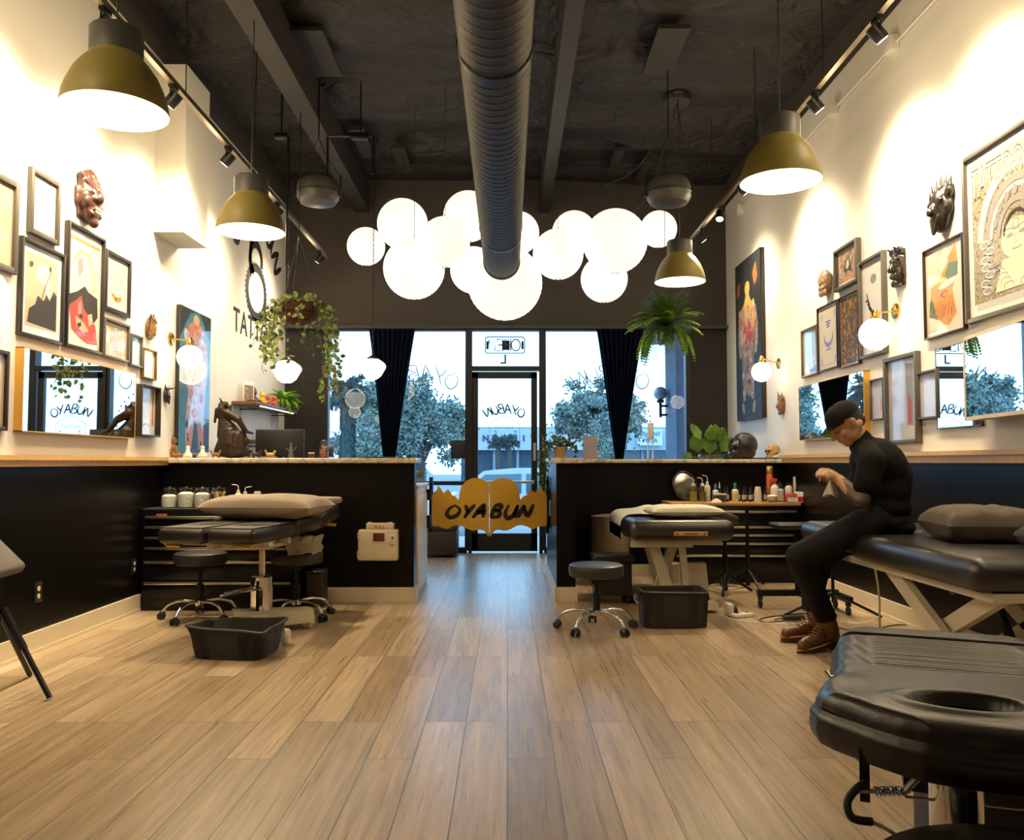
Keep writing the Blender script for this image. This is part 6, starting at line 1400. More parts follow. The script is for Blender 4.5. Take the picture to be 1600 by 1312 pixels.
MB().cyl((2.34, 3.75, .10), (2.34, 4.05, .50), .022).build('actuator', BLKM, t)
MB().tube(bez([(2.02, 4.72, .60), (2.06, 4.72, .58), (2.10, 4.74, .40), (2.12, 4.78, .20), (2.13, 4.8, .06)], 6), .006, 6).build('hanging_cord', WPLA, t)
solo('pillow', MB().pillow((0, 0, 0), .46, .46, .19, 0, n=40, seed=9), mat('charcoal_linen', (.085, .064, .046), .85, bump=.35, bscale=350), 'charcoal grey pillow on the long bed against the poster wall', 'pillow', (2.42, 4.28, BZ + .085), -8, sharp=100)
solo('pillow', MB().pillow((0, 0, 0), .34, .26, .12, 0, n=32, seed=2), mat('black_cloth', (.014, .012, .012), .8), 'small black cushion behind the charcoal pillow at the wall', 'cushion', (2.58, 3.86, BZ + .055), 12, sharp=100)
# wheeled stand behind the person
t = thing('rolling_stand', 'black wheeled stand with flat bars behind the seated person', 'stand', (2.24, 6.35, 0), group=None)
m = MB(); m.box((0, .12, .115), (.62, .05, .045)); m.box((0.02, -.12, .115), (.05, .5, .045)); m.box((.26, -.05, .115), (.05, .36, .04)); m.build('base_bar', BLKM, t)
for x, y in ((-.29, .12), (.29, .12), (.02, -.34), (.26, -.20)):
    c_ = MB(); c_.lathe([(.0001, 0), (.028, 0), (.032, .004), (.032, .018), (.028, .022), (.0001, .022)], (x - .011, y, .032), 20, (1, 0, 0)); c_.box((x, y, .08), (.03, .035, .03)); c_.build('caster', RUB, t)
MB().cyl((0, .12, .12), (0, .12, .62), .02).build('pole', BLKM, t); MB().rbox((0, .12, .63), (.36, .26, .04), .015).build('top_pad', VINYL, t)
t = thing('tripod_stand', 'thin black tripod stand with spread legs behind the seated person', 'stand', (2.33, 6.02 - .02, 0))
MB().cyl((0, 0, .12), (0, 0, .60), .011).build('pole', BLKM, t)
for x, y in ((-.36, .04), (.36, .03), (.0, .28)): MB().tube([(0, 0, .19), (x, y, .011)], .010, 8).build('leg', BLKM, t)

# ------------------------------------------------------------ near bed with face hole (local x across the bed, local y along it)
HZ = .655
GV = mat('glossy_black_vinyl', (.011, .009, .0075), .34, bump=.10, bscale=260, spec=.38, coat=.08)
t = thing('massage_bed', 'large glossy black massage bed with ribbed middle and face hole, nearest the camera', 'massage bed', (.70, 1.80, 0), -22.3)
HW = [(-.247, 0), (-.244, .05), (-.236, .09), (-.215, .135), (-.185, .175), (-.15, .212), (-.12, .246), (-.09, .270), (-.04, .285), (0, .281), (.08, .262), (.2, .250), (.4, .250), (.56, .250), (.64, .235), (.68, .20), (.695, .14), (.70, 0)]
CXL = .245
def hwid(w):
    for (a, p), (b2, q) in zip(HW, HW[1:]):
        if a <= w <= b2: return p + (q - p) * (w - a) / (b2 - a)
    return 0
def bedmesh():
    m = MB(); hx, hy, ha, hb = .235, -.095, .088, .056
    ws = []
    for i in range(301):
        u = i / 300; ws.append(-.247 + .947 * (u - .06 * math.sin(2 * PI * u) / 1.0))
    nl = 72
    def zt(l, w):
        h = hwid(w); e = min(1, max(0, min(h - abs(l - CXL), w + .247, .70 - w)) / .045); z = HZ - .040 * (1 - math.sqrt(max(0, 1 - (1 - e) ** 2)))
        q = math.hypot((l - hx) / ha, (w - hy) / hb); z += .009 * math.exp(-((q - 1.35) / .28) ** 2) - .03 * max(0, min(1, (1.1 - q) / .2))
        sp = min(1, max(0, (abs(l - CXL) - .155) / -.02 + 1)) if abs(l - CXL) > .155 else 1
        if .176 < w < .569:
            z -= .006; z += (.0055 * abs(math.sin((w - .176) * PI / .0231)) ** .7 - .004) * sp
            if sp < 1: z += .0025 * math.sin(l * 130 + w * 30) * math.sin((w - .176) * 25)
        for wz in (.176, .569): z -= .007 * math.exp(-((w - wz) / .004) ** 2)
        if w < .17: z += .004 * math.sin(w * 40 + l * 9) * max(0, (abs(l - CXL) - .17) / .1)
        return z
    V, F = [], []
    wl = nl + 1
    for w in ws:
        h = hwid(w)
        for k in range(wl):
            l = CXL + h * math.sin((2 * k / nl - 1) * PI / 2 * .999) if h else CXL
            V.append((l, w, zt(l, w)))
    for i in range(len(ws) - 1):
        for k in range(nl):
            q_ = [i * wl + k, i * wl + k + 1, (i + 1) * wl + k + 1, (i + 1) * wl + k]; c_ = sum((Vector(V[j]) for j in q_), Vector()) / 4
            if math.hypot((c_.x - hx) / ha, (c_.y - hy) / hb) < .86: continue
            F.append(q_)
    m.add(V, F)
    m.grid(lambda u, v: (hx + ha * (.95 - .06 * v) * math.cos(2 * PI * u), hy + hb * (.95 - .06 * v) * math.sin(2 * PI * u), HZ - .018 - .11 * v), 64, 5, closed_u=True)
    loop = [(CXL - hwid(w), w) for w in ws] + [(CXL + hwid(w), w) for w in reversed(ws)]
    n = len(loop)
    def side(k, v):
        x, y = loop[k % n]; a = loop[(k - 2) % n]; b2 = loop[(k + 2) % n]; nx_, ny_ = -(b2[1] - a[1]), (b2[0] - a[0]); l_ = math.hypot(nx_, ny_) or 1; nx_ /= l_; ny_ /= l_
        if nx_ * (x - CXL) + ny_ * (y - .2) < 0: nx_, ny_ = -nx_, -ny_
        o = .012 * math.sin(PI * min(1, v * 1.05)) + .004 * math.exp(-((v - .22) / .035) ** 2) - (.03 * (v - .85) / .15 if v > .85 else 0)
        return (x + nx_ * o, y + ny_ * o, HZ - .040 - .080 * v)
    V = [side(k, j / 14) for j in range(15) for k in range(n)]
    F = [(j * n + k, j * n + (k + 1) % n, (j + 1) * n + (k + 1) % n, (j + 1) * n + k) for j in range(14) for k in range(n)]
    m.add(V, F); m.add([side(k, 1) for k in range(n)], [tuple(range(n))])
    return m
bedmesh().build('cushion', GV, t, sharp=70)
def wl(x, y, z): return Matrix.Rotation(R(22.3), 4, 'Z') @ Vector((x - .70, y - 1.80, z))
m = MB(); m.tube([wl(.79, 1.96, .62), wl(.748, 1.955, .62), wl(.745, 1.97, .63)], .007, 8); m.build('snap_hook', CHROME, t)
m = MB(); m.box(wl(1.12, 2.00, .47), (.36, .50, .12)); m.box(wl(.683, 1.62, .525), (.018, .016, .10)); m.box(wl(.80, 1.70, .535), (.20, .04, .02), rz=22); m.build('under_frame', BLKM, t)
m = MB(); m.tube([wl(.694 + .05 * k / 100, 1.60 + .008 * math.cos(k * .6), .500 + .008 * math.sin(k * .6)) for k in range(101)], .0016, 6); m.build('spring', CHROME, t)
m = MB(); m.cyl(wl(.66, 1.60, .50), wl(.76, 1.60, .50), .004); m.tube([wl(.745, 1.60, .495), wl(.775, 1.59, .535)], .007, 8); m.tube([wl(.75, 1.60, .49), wl(.95, 1.58, .475), wl(1.2, 1.56, .465)], .003, 6); m.build('release_rod', STEEL, t)
m = MB(); m.tube([tuple(q) for q in bez([wl(.675, 1.60, .515), wl(.645, 1.57, .515), wl(.625, 1.56, .495), (wl(.630, 1.55, .472)), wl(.665, 1.55, .465)], 6)], .0075, 8); m.build('lever_grip', RUB, t)
m = MB(); m.tube([tuple(q) for q in bez([wl(.66, 1.55, .466), wl(.69, 1.54, .455), wl(.72, 1.55, .43)], 5)], .004, 6); m.build('lever_rod', STEEL, t)
MB().lathe([(.048, .10), (.048, .53), (.044, .533), (.0001, .533)], wl(.848, 1.60, 0), 44).build('column', CHROME, t)
m = MB(); m.box(wl(.848, 1.549, .33), (.018, .008, .38), rz=22); m.build('column_dark_strip', BLKM, t)  # black strip stands in for the dark reflection down the chrome
MB().rbox(wl(1.0, 1.80, .05), (.50, .55, .08), .02).build('base', BLKM, t)
MB().rbox(wl(1.24, 1.90, .30), (.54, .30, .50), .03, rz=22).build('dark_shroud', BLKP, t)  # black box added to keep the space under the bed dark
t = thing('rolling_stool', 'black padded stool edge at the bottom below the large massage bed', 'stool', (.80, 1.24, 0), group='black rolling stools')
MB().lathe([(.0001, .40), (.23, .40), (.26, .42), (.27, .455), (.255, .485), (.20, .50), (.0001, .505)], n=48).build('seat', GV, t); MB().cyl((0, 0, .08), (0, 0, .40), .03).build('gas_column', BLKM, t)
for i in range(5):
    a = R(72 * i); MB().tube([(0, 0, .10), (.2 * math.cos(a), .2 * math.sin(a), .075), (.24 * math.cos(a), .24 * math.sin(a), .04)], .012, 8).build('leg', CHROME, t); MB().ell((.24 * math.cos(a), .24 * math.sin(a), .026), .026, 12, 8).build('caster', RUB, t)
# ------------------------------------------------------------ person perched on the long bed
# world coordinates are computed from a side profile at PY, faces -x
PY = 4.80
def W(px, py, Y=PY): return onY(px, py, Y)
t = thing('person', 'person in black cap and T-shirt, dark jeans and brown boots, sitting on the long bed', 'person', (0, 0, 0))
SKIN = mat('tan_skin', (.50, .27, .155), .5, var=.08, sss=.08, bump=.05, bscale=120)
TATT = mat('tattooed_skin', (.075, .054, .032), .5, var=.55, scale=45)
HAIRM = mat('short_dark_hair', (.015, .011, .009), .7, bump=.5, bscale=400); SHIRT = mat('black_cotton_tee', (.0045, .0038, .0035), .9, bump=.5, bscale=12, spec=.15)
JEAN = mat('black_denim', (.0095, .009, .0105), .85, spec=.15, bump=.5, bscale=26, var=.3); BOOT = mat('brown_boot_leather', (.105, .038, .012), .42, var=.3, bump=.3, bscale=60)
NP, FP_ = PY - .12, PY + .13     # near and far side depth
hd = W(1322, 662)                # skull centre
def P(px, py, dy=0): return W(px, py, PY + dy)
b = MB()
# torso, neck
pel = P(1378, 800); ch = P(1368, 728); nk0 = P(1345, 690); nk1 = P(1330, 668)
b.ell(pel, (.125, .17, .13)); b.ell(P(1376, 770), (.115, .16, .14)); b.ell(ch, (.12, .17, .17), rot=(0, -20, 0)); b.cap(nk0, nk1, .062, .055)
for s_ in (-1, 1): b.cap(P(1356, 712, 0), P(1360, 718, s_ * .17), .07, .065)
# head: cranium, jaw, nose, chin, ears; tilted down to -x
E = Euler((0, R(-38), 0)).to_matrix()
def Hh(x, y, z): return hd + E @ Vector((x, y, z))
HR = (0, -38, 0)
b.ell(Hh(.012, 0, .025), (.098, .076, .092), rot=HR); b.ell(Hh(-.035, 0, -.03), (.062, .060, .085), rot=HR); b.ell(Hh(-.052, 0, -.088), (.036, .040, .030), rot=HR); b.cap(Hh(-.02, .04, -.07), Hh(.035, .052, -.03), .028, .03); b.cap(Hh(-.02, -.04, -.07), Hh(.035, -.052, -.03), .028, .03)
b.cap(Hh(-.092, 0, .012), Hh(-.114, 0, -.024), .011, .014); b.ell(Hh(-.102, .013, -.028), .010); b.ell(Hh(-.102, -.013, -.028), .010)
b.cap(Hh(-.088, .03, .026), Hh(-.094, .008, .022), .011, .010); b.cap(Hh(-.088, -.03, .026), Hh(-.094, -.008, .022), .011, .010)
b.ell(Hh(-.088, 0, -.052), (.014, .024, .0075), rot=HR); b.ell(Hh(-.085, 0, -.066), (.014, .020, .0075), rot=HR); b.ell(Hh(-.066, .045, -.02), (.02, .018, .02), rot=HR); b.ell(Hh(-.066, -.045, -.02), (.02, .018, .02), rot=HR)
for s_ in (-1, 1):
    b.ell(Hh(.012, s_ * .078, -.005), (.017, .010, .032), rot=HR); b.ell(Hh(.016, s_ * .084, .008), (.015, .007, .017), rot=HR)
# arms: upper arm down and forward, forearm raised to hands in front of the chest
SH = {-1: P(1362, 722, -.19), 1: P(1352, 722, .19)}
EL = {-1: P(1347, 782, -.22), 1: P(1340, 778, .20)}
WR = {-1: P(1311, 748, -.07), 1: P(1308, 748, .08)}
for s_ in (-1, 1):
    b.cap(SH[s_], EL[s_], .052, .042); b.cap(EL[s_], EL[s_] + (WR[s_] - EL[s_]) * .35, .043, .044); b.cap(EL[s_] + (WR[s_] - EL[s_]) * .35, WR[s_], .044, .027)
# hands: palms and five bent fingers each, meeting around a white tissue
def hand(w, pd, nrm, s_):
    pd = pd.normalized(); sd = pd.cross(nrm).normalized() * s_
    pc = w + pd * .05; b.cap(w, pc, .026, .030); b.cap(pc - sd * .022, pc + sd * .022, .020, .020); b.cap(w + pd * .075 - sd * .026, w + pd * .075 + sd * .026, .0155)
    for i, (L_, cu) in enumerate(((.060, .9), (.068, 1.0), (.064, 1.1), (.050, 1.25))):
        o = w + pd * .078 + sd * (-.028 + .019 * i); d1 = (pd + nrm * .35 * cu).normalized(); d2 = (pd + nrm * 1.3 * cu).normalized(); d3 = (pd * .3 + nrm * 1.6 * cu).normalized()
        a = o + d1 * L_ * .45; c_ = a + d2 * L_ * .33; e = c_ + d3 * L_ * .26
        b.cap(o, a, .0095, .009, 10); b.cap(a, c_, .009, .0082, 10); b.cap(c_, e, .0082, .0072, 10)
    o = w + pd * .025 - sd * .028; a = o + (pd * .7 - sd * .45 + nrm * .5).normalized() * .038; c_ = a + (pd + nrm * .5).normalized() * .030
    b.cap(o, a, .013, .0105, 10); b.cap(a, c_, .0105, .0085, 10)
hand(WR[-1], Vector((-.75, .42, .42)), Vector((-.1, .75, -.62)).normalized(), 1)
hand(WR[1], Vector((-.85, -.25, .25)), Vector((-.2, -.8, -.5)).normalized(), -1)
# legs inside the jeans
HP = {-1: P(1368, 812, -.10), 1: P(1366, 812, .10)}
KN = {-1: P(1248, 868, 0), 1: P(1280, 872, .28)}
AN = {-1: P(1289, 962, .20), 1: P(1268, 942, .44)}
for s_ in (-1, 1):
    b.cap(HP[s_], KN[s_], .082, .055); b.cap(KN[s_], KN[s_] + (AN[s_] - KN[s_]) * .35, .054, .056); b.cap(KN[s_] + (AN[s_] - KN[s_]) * .35, AN[s_], .056, .036)
def arm_split(c):
    d0 = (Vector(c) - WR[-1]).length; d1 = (Vector(c) - WR[1]).length
    near = min(d0, d1)
    return 1 if (c.z > .78 and c.x < SH[-1].x + .1 and c.z < 1.16 and near > .045 and not (c.x < WR[-1].x - .0)) else 0
b.build('body', [SKIN, TATT], t, remesh=.0056, smooth_it=2, split=arm_split)
# eyes closed line, brows, stubble
m = MB()
for s_ in (-1, 1):
    m.tube(bez([Hh(-.091, s_ * .012, .004), Hh(-.090, s_ * .025, .001), Hh(-.082, s_ * .038, .004)], 4), .0022, 6); m.tube(bez([Hh(-.101, s_ * .010, .030), Hh(-.098, s_ * .028, .034), Hh(-.086, s_ * .044, .028)], 4), .0042, 6)
m.build('brows', HAIRM, t)
m = MB(); m.ell(Hh(.024, 0, .022), (.092, .0775, .083), 26, 16, rot=HR); m.ell(Hh(.052, 0, -.018), (.058, .062, .052), 22, 14, rot=HR)
h_ = m.build('hair', HAIRM, t)
# cap: crown, visor, button
m = MB(); CR = Euler((0, R(-30), 0)).to_matrix()
def capf(u, v):
    a = 2 * PI * u; e = PI / 2 * v; r_ = math.cos(e) ** .75
    q = Vector((.106 * r_ * math.cos(a), .088 * r_ * math.sin(a), .088 * math.sin(e)))
    return tuple(Hh(.010, 0, .040) + E @ q)
m.grid(capf, 48, 14, closed_u=True); m.build('cap', mat('black_cap_cloth', (.006, .005, .005), .85, bump=.3, bscale=80, spec=.2), t)
m = MB()
def vis(u, v):
    a = R(110 + 140 * u); r0 = .100; q = Vector(((r0 + (.075 * math.sin(PI * u) ** .6) * v) * math.cos(a), .086 * math.sin(a) * (1 - .25 * v * 0), .002 - .012 * v + .012 * v * (1 - abs(math.sin(a)))))
    return tuple(Hh(.010, 0, .040) + E @ q)
m.grid(vis, 24, 6); m.grid(lambda u, v: tuple(Vector(vis(u, 1 - v)) - Vector((0, 0, .004))), 24, 6); m.build('cap_visor', MATS['black_cap_cloth'], t)
MB().ell(Hh(.010, 0, .130), .008, 10, 6).build('cap_button', MATS['black_cap_cloth'], t)
# shirt
s = MB()
s.ell(P(1378, 792), (.150, .195, .10)); s.ell(P(1380, 765), (.142, .19, .15)); s.ell(P(1372, 728), (.148, .20, .17), rot=(0, -22, 0)); s.ell(P(1392, 745), (.10, .17, .15)); s.cap(nk0 + Vector((.01, 0, -.02)), nk0 + Vector((-.002, 0, .012)), .078, .068)
for s_ in (-1, 1):
    s.cap(P(1352, 706, s_ * .05), SH[s_] + Vector((0, 0, .005)), .075, .073); s.cap(SH[s_], SH[s_] + (EL[s_] - SH[s_]) * .62, .074, .070)
s.cap(P(1392, 815), P(1360, 812), .11, .10)
s.build('t_shirt', SHIRT, t, remesh=.008, smooth_it=14)
# jeans
j = MB()
j.ell(P(1378, 812), (.145, .19, .10)); j.ell(P(1390, 822), (.13, .18, .07))
for s_ in (-1, 1):
    j.cap(HP[s_], KN[s_], .098, .073); mid = KN[s_] + (AN[s_] - KN[s_]) * .5; j.cap(KN[s_], mid, .074, .070); j.cap(mid, AN[s_], .070, .062)
    for k in range(4): q = KN[s_] + (AN[s_] - KN[s_]) * (.08 + .1 * k); j.cap(q + Vector((.05, -.03, .01)), q + Vector((-.045, .02, -.012)), .028)
    for k in range(4): q = AN[s_] + (KN[s_] - AN[s_]) * (.02 + .07 * k); j.cap(q + Vector((.03, -.035, .0)), q + Vector((-.03, -.04, .015)), .030)
j.build('jeans', JEAN, t, remesh=.008, smooth_it=5)
# boots
def boot(an, toe, zf, heel_up, label=None):
    d_ = Vector((toe.x - an.x, toe.y - an.y, 0)).normalized(); sd = Vector((-d_.y, d_.x, 0))
    M_ = Matrix((( -d_.x, sd.x, 0, an.x), (-d_.y, sd.y, 0, an.y), (0, 0, 1, zf), (0, 0, 0, 1))) @ Matrix.Rotation(-R(heel_up), 4, 'Y')
    # local: toe towards -x, heel at +x, pivot at ball
    T = lambda x, y, z: M_ @ Vector((x, y, z))
    m = MB(); 
    m.cap(T(.045, 0, .075), T(.03, 0, .15), .052, .058); m.cap(T(.055, 0, .050), T(-.03, 0, .055), .040, .038); m.cap(T(-.03, 0, .060), T(-.12, 0, .048), .041, .038); m.cap(T(-.12, -.010, .046), T(-.162, .008, .044), .040, .037); m.cap(T(.06, 0, .04), T(.062, 0, .09), .038, .040)
    bt = m.build('boot', BOOT, t, remesh=.0055, smooth_it=3)
    sl = MB(); n = 40; rings = []
    def so(a): 
        x = -.062 + .142 * math.cos(a); w_ = .040 + .008 * math.cos(a - PI) - .006 * (math.cos(a) > .3); return x, w_ * math.sin(a)
    v = []
    for z in (-.004, .016, .026, .028):
        for k in range(n):
            x, y = so(2 * PI * k / n); g = 1.0 if z < .02 else .97; v.append(T(x * 1.0, y * g, z))
    f = [tuple(reversed(range(n))), tuple(range(3 * n, 4 * n))] + [(i * n + k, i * n + (k + 1) % n, (i + 1) * n + (k + 1) % n, (i + 1) * n + k) for i in range(3) for k in range(n)]
    sl.add(v, f); sl.rbox(T(.045, 0, -.012), (.06, .07, .022), .006, ry=-heel_up, rz=math.degrees(math.atan2(-d_.y, -d_.x))); sl.build('sole', mat('boot_sole', (.05, .022, .010), .6), bt)
    st = MB(); st.tube([T(so(2 * PI * k / n)[0] * 1.01, so(2 * PI * k / n)[1] * 1.03, .025) for k in range(n)], .0042, 6, closed=True); st.build('welt_stitching', mat('tan_welt', (.55, .28, .08), .5), bt)
    lc = MB()
    for k in range(6): lc.tube([T(-.012 - .016 * k, -.034, .128 - .011 * k), T(-.024 - .018 * k, 0, .146 - .0125 * k), T(-.012 - .016 * k, .034, .128 - .011 * k)], .004, 5)
    lc.build('laces', mat('tan_lace', (.25, .13, .05), .6), bt)
g0 = onZ(1232, 1012, 0); a0 = onZ(1290, 1000, 0)
boot(Vector((AN[-1].x + .005, AN[-1].y, 0)), Vector((g0.x, AN[-1].y - .06, 0)), .028, 10)
boot(Vector((AN[1].x + .01, AN[1].y, 0)), Vector((AN[1].x - .3, AN[1].y + .02, 0)), .028, 6)
m = MB(); 
def tis(u, v):
    a = 2 * PI * u; r_ = (.010 + .030 * v) * (1 + .35 * math.sin(a * 3)); c_ = (WR[-1] + WR[1]) / 2 + Vector((-.05, -.02, -.0))
    return tuple(c_ + Vector((r_ * math.cos(a), r_ * math.sin(a) * .7, -.01 - .085 * v + .012 * math.sin(a * 2))))
solo('paper_tissue', m.grid(tis, 24, 8, closed_u=True), mat('white_tissue', (.75, .72, .64), .9), 'crumpled white tissue held in the hands of the seated person', 'tissue')
# ------------------------------------------------------------ plants
def vmat(name, c1, c2, sc=22):
    m, nt, N, L, b = _nt(name); tc = N.new('ShaderNodeTexCoord'); nz = N.new('ShaderNodeTexNoise'); nz.inputs['Scale'].default_value = sc; L.new(tc.outputs['Object'], nz.inputs[0])
    rp = N.new('ShaderNodeValToRGB'); rp.color_ramp.elements[0].position = .42; rp.color_ramp.elements[1].position = .58; rp.color_ramp.elements[0].color = (*c1, 1); rp.color_ramp.elements[1].color = (*c2, 1)
    L.new(nz.outputs['Fac'], rp.inputs[0]); L.new(rp.outputs[0], b.inputs['Base Color']); b.inputs['Roughness'].default_value = .4; b.inputs['Transmission Weight'].default_value = 0
    MATS[name] = m; return m
POTH = vmat('variegated_leaf', (.05, .13, .02), (.42, .44, .12)); FERNM = vmat('fern_green', (.09, .22, .02), (.26, .42, .05), 9); IVYM = vmat('ivy_green', (.02, .06, .012), (.05, .12, .02)); FIG = vmat('fig_leaf_green', (.05, .14, .012), (.12, .24, .03), 6); LIME = vmat('lime_leaf', (.16, .34, .02), (.34, .52, .05), 8); STEM = mat('plant_stem', (.10, .14, .03), .6)
rnd = random.Random(11)
def rv(k): return Vector((rnd.uniform(-k, k), rnd.uniform(-k, k), rnd.uniform(-k, k)))
# pothos in a coir basket
BP = onY(466, 476, 7.35)
t = thing('hanging_pothos', 'variegated pothos trailing from a brown coir hanging basket on the storefront side', 'hanging plant', BP)
m = MB(); m.lathe([(.20, 0), (.195, -.05), (.165, -.12), (.11, -.165), (.0001, -.18)], n=36, cap=False); m.lathe([(.0001, -.02), (.19, -.02), (.2, 0)], n=36, cap=False); m.build('coir_liner', mat('brown_coir', (.10, .035, .014), .85, var=.5, bump=1, bscale=50), t)
m = MB()
for z, r_ in ((0, .205), (-.08, .19), (-.15, .13)): m.tube([(r_ * math.cos(a / 28 * 6.2832), r_ * math.sin(a / 28 * 6.2832), z) for a in range(28)], .004, 6, closed=True)
for k in range(10): a = k * .6283; m.tube([(.205 * math.cos(a), .205 * math.sin(a), 0), (.19 * math.cos(a), .19 * math.sin(a), -.08), (.13 * math.cos(a), .13 * math.sin(a), -.15), (.02 * math.cos(a), .02 * math.sin(a), -.185)], .003, 5)
m.build('wire_frame', BLKM, t)
m = MB()
for k in range(3): a = k * 2.094 + .5; m.tube([(.2 * math.cos(a), .2 * math.sin(a), 0), (0, 0, .62)], .003, 5)
m.tube([(0, 0, .6), (0, 0, ZC - .1 - BP.z)], .004, 6); m.build('hanger_chain', BLKM, t)
lf = MB(); st = MB()
for i in range(34):
    a = rnd.uniform(0, 6.283); side = math.cos(a); L_ = rnd.uniform(.25, .62) if abs(side) > .5 else rnd.uniform(.15, .42)
    if side < -.2: L_ = rnd.uniform(.40, .66)
    if side > .6: L_ = rnd.uniform(.6, .92)
    p = Vector((.2 * math.cos(a), .2 * math.sin(a), .02)); pts = [p * .6 + Vector((0, 0, .03)), p]
    out = Vector((math.cos(a), math.sin(a), 0)); n = int(L_ / .045)
    for k in range(n): q = pts[-1] + out * .05 * math.exp(-k * .55) + Vector((rnd.uniform(-.018, .018), rnd.uniform(-.018, .018), -.045)); pts.append(q)
    st.tube(pts, .0022, 4)
    for q in pts[1:]:
        if rnd.random() < .85:
            d_ = (out * rnd.uniform(-.3, .9) + rv(.9) + Vector((0, 0, -.5))); L2 = rnd.uniform(.035, .062); lf.leaf(q + rv(.02), d_, Vector((rnd.uniform(-.5, .5), -1, rnd.uniform(0, .8))), L2, L2 * .78, .15)
for i in range(60):
    a = rnd.uniform(0, 6.283); q = Vector((math.cos(a), math.sin(a), 0)) * rnd.uniform(.02, .19); lf.leaf(q + Vector((0, 0, rnd.uniform(-.01, .05))), rv(1) + Vector((0, 0, .6)), (0, -1, .5), rnd.uniform(.05, .08), .045, .1)
lf.build('leaves', POTH, t); st.build('vines', STEM, t)
# fern
FP2 = onY(1040, 520, 8.9)
t = thing('hanging_fern', 'bushy green fern in a clear glass hanging pot in front of the window', 'hanging plant', FP2)
MB().lathe([(.0001, -.13), (.07, -.13), (.10, -.08), (.105, .03), (.095, .06), (.10, .065)], n=30, cap=False).build('glass_pot', mat_pane('green_glass', (.55, .68, .62), .12), t)
MB().lathe([(.0001, -.12), (.065, -.12), (.09, -.07), (.095, .02), (.0001, .03)], n=24).build('soil', mat('dark_soil', (.02, .02, .012), .9), t)
m = MB()
for k in range(3): a = k * 2.094 + .5; m.tube([(.1 * math.cos(a), .1 * math.sin(a), .06), (0, 0, .75)], .0025, 5)
m.tube([(0, 0, .74), (0, 0, ZC - .1 - FP2.z)], .003, 6); m.build('hanger', BLKM, t)
fr = MB(); st = MB()
for i in range(84):
    a = rnd.uniform(0, 6.283); el = rnd.uniform(.15, 1.5); L_ = rnd.uniform(.36, .58) * (1.0 if el < .8 else .88)
    d_ = Vector((math.cos(a) * math.cos(el), math.sin(a) * math.cos(el), math.sin(el))); q = Vector((0, 0, .05)); pts = [q.copy()]
    for k in range(16): q = q + d_ * L_ / 16; d_ = (d_ + Vector((0, 0, -.095 - .12 * (el < .5)))).normalized(); pts.append(q.copy())
    st.tube(pts, .002, 4)
    for k in range(2, 17):
        dd = (pts[k] - pts[k - 1]).normalized(); sd = dd.cross(Vector((0, 0, 1))); sd = sd.normalized() if sd.length > .01 else Vector((1, 0, 0)); w_ = .055 * math.sin(PI * min(.97, (k + 1) / 18)) + .012
        for s_ in (-1, 1): fr.leaf(pts[k], sd * s_ + dd * .5 + Vector((0, 0, -.1)), (0, 0, 1), w_ * 1.15, .028, .2)
fr.build('fronds', FERNM, t); st.build('frond_stems', STEM, t)
# curtains
CURT = mat('navy_velvet', (.003, .007, .024), .85, var=.3, spec=.12, stretch=(20, 1, 1), scale=6)
def curtain(x0t, x1t, x0b, x1b, lab):
    Y = 10.24
    zt_ = onY(600, 514, Y).z; X = lambda px: (px - 793) / FPX * Y
    t = thing('curtain', lab, 'curtain', (0, Y, 0), group='navy tied curtains')
    def f(u, v):
        z = zt_ - (zt_ - .12) * v; k = min(1, (zt_ - z) / (zt_ - 1.15)); k = k ** .92
        if z < 1.15: kk = min(1, (1.15 - z) / .9); e = kk * .05
        else: e = 0
        xa = X(x0t) + (X(x0b) - X(x0t)) * k - e; xb = X(x1t) + (X(x1b) - X(x1t)) * k + e
        am = .035 * (1 - .4 * k)
        return (xa + (xb - xa) * u, am * math.sin(u * 2 * PI * 9 + math.sin(v * 6) * .5), z)
    m = MB().grid(f, 140, 40); m.grid(lambda u, v: tuple(Vector(f(u, 1 - v)) + Vector((0, .006, 0))), 140, 40); m.build('velvet_drape', CURT, t)
    m = MB(); m.tube([(X(x0b) - .01, -.05, 1.15), ((X(x0b) + X(x1b)) / 2, -.07, 1.14), (X(x1b) + .01, -.05, 1.15), ((X(x0b) + X(x1b)) / 2, .06, 1.15)], .012, 8, closed=True); m.build('tie_band', CURT, t)
    m = MB(); m.cyl((X(x0t) - .03, 0, zt_ + .0), (X(x1t) + .03, 0, zt_ + .0), .008, n=8); m.build('rod', BLKM, t)
curtain(575, 648, 599, 618, 'navy velvet curtain gathered to a narrow tail, beside the palm view'); curtain(933, 1008, 961, 974, 'navy velvet curtain gathered to a narrow tail, beside the hanging fern')
